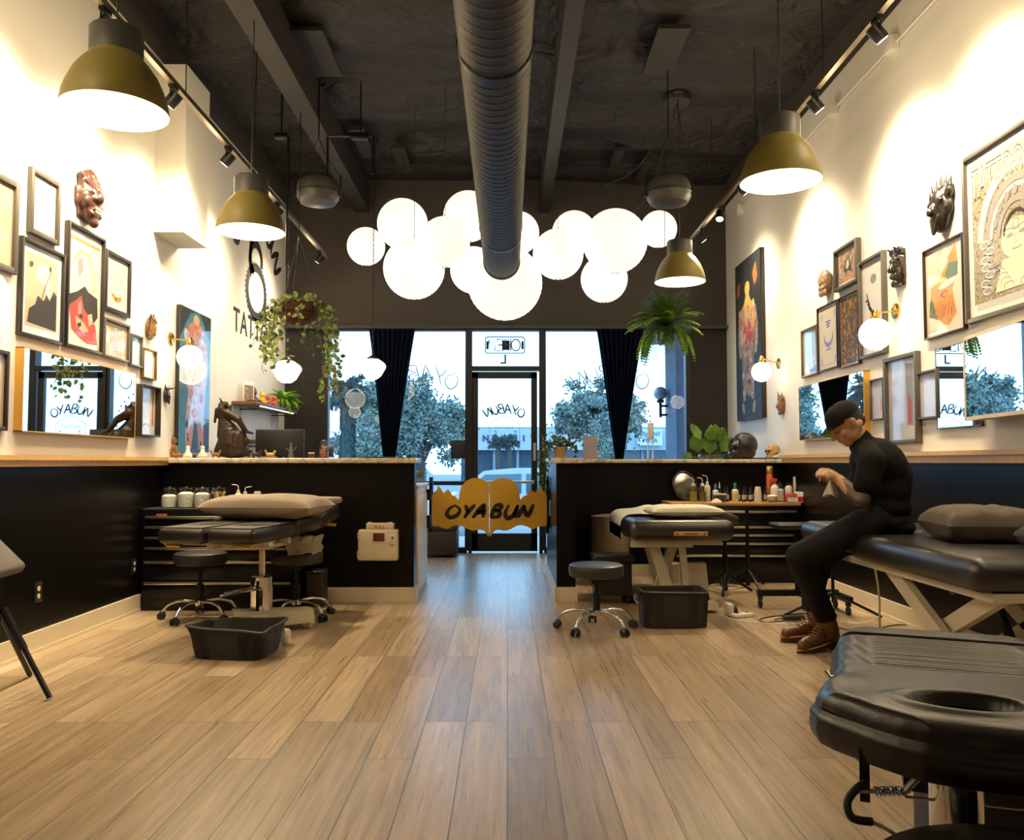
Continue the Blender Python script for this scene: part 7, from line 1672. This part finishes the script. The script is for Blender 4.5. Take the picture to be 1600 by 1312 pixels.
# potted ivy on the counter return
def pot(loc, r, h, m_, t): MB().lathe([(.0001, 0), (r * .72, 0), (r * .95, h * .8), (r, h * .8), (r, h), (r * .9, h), (r * .85, h * .85), (.0001, h * .85)], loc, 28).build('pot', m_, t)
IP = Vector((putY(875, 7.0), 7.0, 1.154))
t = thing('potted_ivy', 'small ivy in a tan pot trailing over the end of the aisle half wall', 'potted plant', IP)
pot((0, 0, 0), .062, .095, mat('tan_ceramic', (.40, .28, .13), .45), t)
lf = MB(); st = MB()
for i in range(170):
    q = Vector((rnd.gauss(0, .065), rnd.gauss(0, .05), .13 + rnd.gauss(0, .035))); lf.leaf(q, rv(1), (0, -.6, 1), rnd.uniform(.025, .045), .03, .1)
for i in range(12):
    a = rnd.uniform(2.2, 4.2) if i < 9 else rnd.uniform(-.5, .5); L_ = rnd.uniform(.15, .42) if i < 9 else .12; p = Vector((.05 * math.cos(a), .05 * math.sin(a), .1)); pts = [Vector((0, 0, .1)), p + Vector((math.cos(a) * .04, 0, .02))]
    for k in range(int(L_ / .03)): pts.append(pts[-1] + Vector((math.cos(a) * .03 * math.exp(-k * .5) + rnd.uniform(-.01, .01), rnd.uniform(-.01, .01), -.032 if k else -.01)))
    st.tube(pts, .0015, 4)
    for q in pts[1:]: lf.leaf(q + rv(.01), rv(1), (0, -1, .2), rnd.uniform(.02, .04), .026, .1)
lf.build('leaves', IVYM, t); st.build('vines', STEM, t)
# fiddle leaf plant in glass vase
VP = Vector((putY(1112, 8.40), 8.42, 1.15))
t = thing('potted_fig', 'broad leaved green plant in a glass bowl next to the motorcycle helmet', 'potted plant', VP)
MB().lathe([(.0001, 0), (.10, 0), (.13, .02), (.13, .05), (.125, .05), (.12, .01), (.0001, .01)], n=30, cap=False).build('glass_bowl', mat_pane('teal_glass', (.45, .65, .65), .15), t)
lf = MB(); st = MB()
for x, z, L_, W_, dx, dz in ((-.13, .07, .20, .16, -.2, 1), (-.12, .20, .19, .10, -.55, 1), (.02, .16, .20, .16, .1, 1), (.10, .08, .18, .13, .5, .7), (-.02, .05, .22, .15, .0, 1), (.05, .20, .14, .10, .6, .8), (.14, .03, .14, .11, 1, .3), (-.04, .18, .16, .12, .3, 1), (.09, .17, .16, .13, .2, 1), (-.20, .02, .10, .08, -1, .3), (.0, .24, .12, .09, .1, 1)):
    st.tube([(x * .2, 0, .03), (x * .7, -.01, z * .6 + .01), (x, -.02, z)], .004, 5); lf.leaf((x, -.03 + rnd.uniform(-.03, .05), z), (dx, rnd.uniform(-.3, .3), dz), (rnd.uniform(-.3, .3), -1, .1), L_, W_, .12)
lf.build('leaves', FIG, t); st.build('stems', STEM, t)
# ------------------------------------------------------------ signs and lettering on the glazing
NB = mat('neon_tube_off', (.05, .05, .10), .3); SIGNB = mat('dark_sign', (.010, .010, .018), .6)
def GX(px, Y=10.38): return (px - 793) / FPX * Y
def GZ(py, Y=10.38): return 1.12 + (722 - py) / FPX * Y
t = thing('open_sign', 'unlit neon OPEN sign in the transom window, seen from behind', 'neon sign', (GX(789), 10.33, GZ(539)))
k = 10.33 / FPX
m = MB(); m.tube([(x * k, 0, z * k) for x, z in ([(31 * math.copysign(1, c_) - math.copysign(5, c_) + 5 * math.cos(a), 13 * math.copysign(1, s_) - math.copysign(4, s_) + 4 * math.sin(a)) for c_, s_, a in [(math.cos(R(q)), math.sin(R(q)), R(q)) for q in range(5, 365, 10)]])], .007, 6, closed=True); m.build('border_tube', NB, t)
m = MB(); m.tube([((17 + 7 * math.cos(R(a))) * k, 0, 9 * math.sin(R(a)) * k) for a in range(0, 360, 20)], .008, 6, closed=True); m.build('letter_o', NB, t)
m = MB(); m.tube([(9 * k, 0, -9 * k), (9 * k, 0, 9 * k), (0, 0, 9 * k), (0, 0, 0), (9 * k, 0, 0)], .008, 6); m.build('letter_p', NB, t)
m = MB(); m.tube([(-13 * k, 0, 9 * k), (-4 * k, 0, 9 * k), (-4 * k, 0, -9 * k), (-13 * k, 0, -9 * k)], .008, 6); m.tube([(-4 * k, 0, 0), (-11 * k, 0, 0)], .008, 6); m.build('letter_e', NB, t)
m = MB(); m.tube([(-16 * k, 0, -9 * k), (-16 * k, 0, 9 * k), (-25 * k, 0, -9 * k), (-25 * k, 0, 9 * k)], .008, 6); m.build('letter_n', NB, t)
for b_ in ((-.03, .06, -.06, .06), (-.235, -.205, -.05, .05), (.205, .235, -.05, .05)): MB().bx(b_[0], b_[1], .012, .03, b_[2], b_[3]).build('back_plate', SIGNB, t)
DEC = mat('blue_grey_decal', (.06, .13, .20), .6); DECF = mat('faint_decal', (.20, .29, .36), .6)
def plane(cx, y, cz): return lambda v: Vector((v.x + cx, y, v.z + cz))
m = MB(); m.text('L', .16, plane(GX(787), 10.395, GZ(561)), mirror=True, offset=.004)
word_arc(m, 'OYABUN', GX(788), GZ(700), 62 * k, -25, 25, .125, 10.392, .8, -1)
for a, b2 in (((765, 662), (788, 648)), ((788, 648), (812, 662)), ((765, 662), (765, 702)), ((812, 662), (812, 702))): m.fline([(GX(a[0]), GZ(a[1])), (GX(b2[0]), GZ(b2[1]))], .005, 10.394)
m.text('TATTOO', .052, plane(GX(788), 10.393, GZ(667)), mirror=True, space=1.15)
for px in (774, 805):
    for i in range(5): m.fline([(GX(px - 1.6), GZ(674 + 4.6 * i)), (GX(px + 1.6), GZ(674 + 4.6 * i))], .012, 10.393); m.fline([(GX(px + 1.3 * (-1) ** i), GZ(673 + 4.6 * i)), (GX(px + 1.3 * (-1) ** i), GZ(677 + 4.6 * i))], .006, 10.3925)
solo('door_lettering', m, DEC, 'mirrored studio name and house outline lettered on the glass entrance door', 'window lettering')
def outline_text(m, txt, size, pl, w_, **kw):
    m.text(txt, size, pl, **kw)
for cx, wn, lab in ((955, 5, 'faint mirrored studio name ringed by dots on the window beside the fern'), (655, 1, 'faint mirrored studio name ringed by dots on the window beside the palm')):
    m = MB(); Yg = 10.395
    word_arc(m, 'OYABUN', GX(cx), GZ(700), 118 * k, -25, 25, .23, Yg, .30, -1)
    for i in range(40):
        a = R(i * 9); x, z = GX(cx + 62 * math.sin(a)), GZ(658 - 52 * math.cos(a)); m.fell(x, z, .012, .012, Yg - .001, n=10)
    m.text('TATTOO', .17, plane(GX(cx + 5), Yg, GZ(661)), mirror=True, offset=-.005, space=1.25)
    solo('window_lettering', m, DECF, lab, 'window lettering')
p = Vector((GX(716), 10.33, GZ(702))); solo('hanging_sign_board', MB().rbox((0, 0, 0), (.175, .012, .225), .002, 2), SIGNB, 'black square notice hanging inside the window beside the door', 'sign', tuple(p))

# ------------------------------------------------------------ outside
ASPH = mat('pale_asphalt', (.20, .22, .24), .85, bump=.3, bscale=30); WALK = mat('concrete_walk', (.40, .41, .42), .8, bump=.2, bscale=20)
struct('ground_parking', MB().bx(-60, 60, 12.9, 110, -.6, -.5), ASPH, 'pale grey parking lot and street outside', 'ground')
struct('pavement', MB().bx(-12, 12, 10.6, 12.9, -.2, -.02), WALK, 'concrete walkway outside the storefront', 'pavement')
BW = mat('pale_stucco', (.42, .47, .50), .8, var=.05); BD = mat('blue_grey_glass', (.035, .07, .10), .15, coat=.4); BB = mat('blue_grey_band', (.22, .27, .31), .7)
BY = 62.0
def bx_(px): return (px - 793) / FPX * BY
def bz_(py): return 1.12 + (722 - py) / FPX * BY
t = thing('dealership_building', 'long low pale dealership building across the street seen through the glass', 'building', (0, BY, -.5))
m = MB(); m.bx(bx_(705), bx_(1200), 0, 14, bz_(703) + .5, bz_(669) + .5); m.build('upper_fascia', BW, t)
m = MB(); m.bx(bx_(705), bx_(1200), .1, 14, bz_(669) + .5, bz_(667) + .5); m.build('parapet_cap', BB, t)
m = MB(); m.bx(bx_(720), bx_(1060), .6, 14, 0, bz_(703) + .5); m.build('shopfront_glass', BD, t)
m = MB(); [m.bx(bx_(px) - .1, bx_(px) + .1, .4, .6, 0, bz_(703) + .5) for px in (735, 772, 809, 846, 883, 925, 965, 1005, 1060)]; m.build('mullions', BB, t)
m = MB(); m.bx(bx_(1062), bx_(1072), 0, 2, 0, bz_(703) + .5); m.bx(bx_(849), bx_(856), 2, 5, bz_(669) + .5, bz_(662) + .5); m.build('column', BW, t)
SL = mat('dark_blue_letters', (.02, .05, .09), .5)
m = MB(); 
def big(txt, px0, px1, pyc, size_px):
    w_ = bx_(px1) - bx_(px0); n = len(txt)
    for i, ch in enumerate(txt): m.text(ch, size_px / FPX * BY / .70, lambda v, i=i: Vector((v.x + bx_(px0 + (px1 - px0) * i / (n - 1)), -.05, v.z + bz_(pyc) + .5)), offset=.03)
big('INFINITI', 744, 848, 685, 9); 
m.fline([(bx_(717) + 12 * BY / FPX * math.cos(R(a)), bz_(684) + .5 + 6.5 * BY / FPX * math.sin(R(a))) for a in range(-70, 260, 15)], .10, -.05); m.fline([(bx_(712), bz_(689) + .5), (bx_(717), bz_(680) + .5), (bx_(722), bz_(689) + .5)], .10, -.05)
m.build('lettering', SL, t)
t = thing('street_sign_board', 'white dealership sign board on the pale building across the street', 'sign', (bx_(1014), BY - .6, bz_(696)))
m = MB(); m.bx(bx_(995) - bx_(1014), bx_(1033) - bx_(1014), 0, .3, 0, 25 / FPX * BY); m.build('panel', mat('sign_white', (.62, .66, .68), .6), t)
m = MB(); sc_ = BY / FPX; m.text('KEARNY', 7.0 * sc_ / .7, lambda v: Vector((v.x, -.05, v.z + 17.5 * sc_)), sx=.85); m.text('MESA', 7.0 * sc_ / .7, lambda v: Vector((v.x, -.05, v.z + 7.5 * sc_)), sx=.95); m.build('lettering', SL, t)
# trees
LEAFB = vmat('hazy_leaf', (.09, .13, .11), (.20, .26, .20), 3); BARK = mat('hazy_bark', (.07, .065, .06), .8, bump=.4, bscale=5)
def tree(name, label, px, base_py, Y, crowns, trunk_r, seed, n=2600, leaf=.16):
    r2 = random.Random(seed); x0 = (px - 793) / FPX * Y; kk = Y / FPX
    t = thing(name, label, 'tree', (x0, Y, -.5))
    C_ = [((cx - px) * kk, 1.62 + (722 - cy) * kk, rx * kk, rz * kk) for cx, cy, rx, rz in crowns]
    m = MB(); z0 = min(c_[1] for c_ in C_)
    m.tube([(0, 0, 0), (.05, 0, z0 * .6), (0, 0, z0)], [trunk_r, trunk_r * .8, trunk_r * .65], 10)
    for cx, cz, rx, rz in C_:
        m.tube([(0, 0, z0 * .7), (cx * .5, r2.uniform(-.3, .3), (z0 + cz) / 2), (cx, 0, cz)], [trunk_r * .5, trunk_r * .3, trunk_r * .12], 6)
        for k in range(5): a = r2.uniform(0, 6.28); m.tube([(cx * .6, 0, cz - rz * .3), (cx + rx * .7 * math.cos(a), r2.uniform(-1, 1) * rx * .6, cz + rz * .7 * math.sin(a))], [trunk_r * .15, trunk_r * .05], 5)
    m.build('trunk', BARK, t)
    lf = MB(); tot = sum(c_[2] * c_[3] for c_ in C_)
    for cx, cz, rx, rz in C_:
        cl = [(r2.gauss(0, .45), r2.gauss(0, .45), r2.gauss(0, .45)) for _ in range(26)]
        for i in range(int(n * rx * rz / tot)):
            c0 = cl[r2.randrange(26)]; q = Vector((cx + rx * (c0[0] + r2.gauss(0, .16)), rx * (c0[1] + r2.gauss(0, .16)), cz + rz * (c0[2] + r2.gauss(0, .16))))
            lf.leaf(q, (r2.uniform(-1, 1), r2.uniform(-1, 1), r2.uniform(-1, 1)), (0, -1, .3), leaf * r2.uniform(.7, 1.4), leaf * .55, .1)
    lf.build('crown', LEAFB, t)
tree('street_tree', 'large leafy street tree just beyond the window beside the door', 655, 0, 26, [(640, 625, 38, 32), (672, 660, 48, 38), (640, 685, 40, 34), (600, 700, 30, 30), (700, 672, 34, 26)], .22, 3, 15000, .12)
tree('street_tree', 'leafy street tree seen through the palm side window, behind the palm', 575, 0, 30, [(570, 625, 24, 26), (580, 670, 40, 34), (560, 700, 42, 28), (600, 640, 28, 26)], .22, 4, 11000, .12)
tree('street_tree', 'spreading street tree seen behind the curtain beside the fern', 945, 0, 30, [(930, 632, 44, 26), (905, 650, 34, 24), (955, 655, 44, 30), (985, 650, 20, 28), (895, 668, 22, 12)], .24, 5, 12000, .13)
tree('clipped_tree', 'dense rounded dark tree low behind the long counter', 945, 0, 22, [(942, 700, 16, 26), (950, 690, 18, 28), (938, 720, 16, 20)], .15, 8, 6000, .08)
# palms and yuccas
def palm(name, label, px, Y, trunk_py, crown_r, n, seed, tr=.2, up=False):
    r2 = random.Random(seed); kk = Y / FPX; x0 = (px - 793) * kk; zt_ = 1.62 + (722 - trunk_py) * kk
    t = thing(name, label, 'palm', (x0, Y, -.5)); m = MB(); m.tube([(0, 0, 0), (.02, 0, zt_ * .5), (0, 0, zt_)], [tr, tr * .85, tr * 1.1], 12); m.build('trunk', BARK, t)
    lf = MB(); R_ = crown_r * kk
    for i in range(n):
        a = r2.uniform(0, 6.283); el = r2.uniform(-.9 if not up else -.2, 1.3); d_ = Vector((math.cos(a) * math.cos(el), math.sin(a) * math.cos(el), math.sin(el))); q = Vector((0, 0, zt_)); pts = [q.copy()]
        for k in range(7): q = q + d_ * R_ / 7; d_ = (d_ + Vector((0, 0, -.10 if up else -.20))).normalized(); pts.append(q.copy())
        lf.tube(pts, [R_ * .012] * 8, 4)
        for k in range(2, 8):
            dd = (pts[k] - pts[k - 1]).normalized()
            for s_ in range(5): lf.leaf(pts[k], dd + Vector((r2.uniform(-.9, .9), r2.uniform(-.9, .9), r2.uniform(-.9, .5))), (0, -1, .2), R_ * .30, R_ * .07, .2)
    for i in range(0 if up else 420): 
        z = r2.uniform(.25, 1) * zt_; a = r2.uniform(0, 6.28); lf.leaf((tr * .8 * math.cos(a), tr * .8 * math.sin(a), z), (math.cos(a) * .5, math.sin(a) * .5, -1), (0, -1, .2), .30, .07, .2)
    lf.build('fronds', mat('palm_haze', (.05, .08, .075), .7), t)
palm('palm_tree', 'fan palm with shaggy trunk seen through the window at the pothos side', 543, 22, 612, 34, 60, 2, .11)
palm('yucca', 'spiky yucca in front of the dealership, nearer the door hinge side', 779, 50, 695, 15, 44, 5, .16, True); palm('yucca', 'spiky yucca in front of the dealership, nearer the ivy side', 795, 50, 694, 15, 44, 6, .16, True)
# parked cars
def car(loc, rz, label, body, L_=4.7, W_=1.85, H_=1.68, nm='parked_car'):
    t = thing(nm, label, 'car', loc, rz, 'parked cars outside')
    pr = [(-.5, .30), (-.495, .55), (-.47, .62), (-.33, .66), (-.22, .96), (-.08, 1.0), (.20, 1.0), (.38, .93), (.46, .68), (.49, .60), (.5, .32), (.49, .22), (-.49, .22)]
    def sec(s_): return [(x * L_, z * H_) for x, z in pr]
    m = MB(); P_ = sec(0); n = len(P_); v = []
    for y, f in ((-.5, 0), (-.46, 1), (.46, 1), (.5, 0)):
        for x, z in P_:
            tz = max(0, (z / H_ - .62) / .38); v.append((x * (1 - .03 * tz), y * W_ * (1 - .20 * tz * (1)), z))
    f = [tuple(range(n)), tuple(reversed(range(3 * n, 4 * n)))] + [(i * n + k_, (i + 1) * n + k_, (i + 1) * n + (k_ + 1) % n, i * n + (k_ + 1) % n) for i in range(3) for k_ in range(n)]
    m.add(v, f, False); m.build('body', body, t)
    m = MB(); dk = BD
    for s_ in (-1, 1):
        for a, b2, c_, d_ in (((-.29, .68), (-.21, .92), (-.06, .93), (-.06, .68)), ((-.04, .68), (-.04, .93), (.17, .93), (.17, .68)), ((.19, .68), (.19, .93), (.34, .88), (.42, .70))):
            pts = []
            for x, z in (a, b2, c_, d_): tz = max(0, (z - .62) / .38); pts.append((x * L_ * (1 - .03 * tz), s_ * (W_ * .5 * (1 - .20 * tz) + .012), z * H_))
            m.add(pts, [(0, 1, 2, 3)], False)
    m.build('side_windows', mat('car_glass', (.04, .12, .16), .1, coat=.6), t)
    for x in (-.32, .31):
        for s_ in (-1, 1):
            w_ = MB(); w_.lathe([(.20, -.01), (.33, 0), (.345, .03), (.345, .19), (.33, .22), (.0001, .22)], (x * L_, s_ * (W_ * .5 - .2), .345), 28, (0, s_, 0)); wo = w_.build('wheel', RUB, t); MB().lathe([(.22, .222), (.2, .23), (.05, .235), (.0001, .235)], (x * L_, s_ * (W_ * .5 - .2), .345), 20, (0, s_, 0)).build('rim', STEEL, wo)
    m = MB(); m.bx(-.5 * L_ - .02, -.5 * L_ + .1, -.42 * W_, .42 * W_, .42, .60); m.bx(.5 * L_ - .1, .5 * L_ + .02, -.42 * W_, .42 * W_, .42, .60); m.build('bumper', BLKP, t)
    return t
WCAR = mat('white_car_paint', (.62, .66, .68), .2, coat=.6, var=.02)
c1 = car((.55, 17.0, -.5), 0, 'white estate car parked right outside the entrance door', WCAR, 4.8, 1.9, 1.5)
car((-5.4, 34, -.5), 20, 'distant pale parked car behind the street tree', mat('silver_car_paint', (.35, .42, .46), .3, coat=.5)); car((5.8, 40, -.5), 0, 'distant blue grey parked car in front of the dealership', mat('blue_car_paint', (.12, .22, .28), .3, coat=.5)); car((-9.5, 38, -.5), 5, 'distant white parked car far beyond the palm', WCAR)
# arcade soffit, pier and globe bracket lamp
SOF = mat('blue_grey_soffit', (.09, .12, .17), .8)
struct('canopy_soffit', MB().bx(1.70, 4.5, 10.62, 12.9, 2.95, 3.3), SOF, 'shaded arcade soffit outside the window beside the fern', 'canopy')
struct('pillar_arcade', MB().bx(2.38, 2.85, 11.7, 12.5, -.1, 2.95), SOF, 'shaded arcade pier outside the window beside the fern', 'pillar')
t = thing('globe_bracket_lamp', 'grey glass globe lamp on a square bracket outside the window beside the fern', 'outdoor lamp', onY(1048, 640, 12.3))
k2 = 12.3 / FPX
MB().ell((-16 * k2, 0, 26 * k2), 10.5 * k2, 24, 16).build('globe', mat('grey_glass_globe', (.30, .38, .42), .15, coat=.5), t); MB().lathe([(5.5 * k2, 0), (6 * k2, 4 * k2), (4 * k2, 5 * k2)], (-16 * k2, 0, 11 * k2), 20).build('fitter', BLKM, t)
m = MB(); m.tube([(-16 * k2, 0, 12 * k2), (-16 * k2, 0, -12 * k2)], .022, 8); m.tube([(-16 * k2, 0, 6 * k2), (0, 0, 6 * k2)], .018, 8); m.tube([(-16 * k2, 0, -8 * k2), (0, 0, -8 * k2)], .018, 8); m.build('bracket', BLKM, t)
# hedge strip across the street
# ------------------------------------------------------------ world and camera
w = bpy.data.worlds.new('overcast_sky'); scene.world = w; w.use_nodes = True
nt = w.node_tree; N, L = nt.nodes, nt.links
bg = N['Background']; tc = N.new('ShaderNodeTexCoord'); sp = N.new('ShaderNodeSeparateXYZ'); L.new(tc.outputs['Generated'], sp.inputs[0])
rp = N.new('ShaderNodeValToRGB'); e = rp.color_ramp.elements
e[0].position = 0; e[0].color = (.30, .58, .95, 1); e[1].position = 1; e[1].color = (.30, .60, 1.0, 1); k = e.new(.12); k.color = (.38, .70, 1.0, 1)
L.new(sp.outputs['Z'], rp.inputs[0]); L.new(rp.outputs[0], bg.inputs[0]); bg.inputs[1].default_value = SKY_STR
cam = bpy.data.cameras.new('camera'); co = bpy.data.objects.new('camera', cam); COL.objects.link(co)
co.location = EYE; co.rotation_euler = (PI / 2 + PITCH, 0, -YAW)
cam.sensor_width = 36; cam.lens = FPX * 36 / 1600; cam.clip_start = .05; cam.clip_end = 400
scene.camera = co
vs = scene.view_settings; vs.view_transform = 'Standard'; vs.look = 'None'; vs.gamma = 1; vs.use_curve_mapping = False
vs.exposure = EXPO
scene.cycles.use_denoising = True; scene.cycles.max_bounces = 8; scene.cycles.transparent_max_bounces = 16
scene.cycles.sample_clamp_indirect = 6
scene.cycles.caustics_reflective = False; scene.cycles.caustics_refractive = False
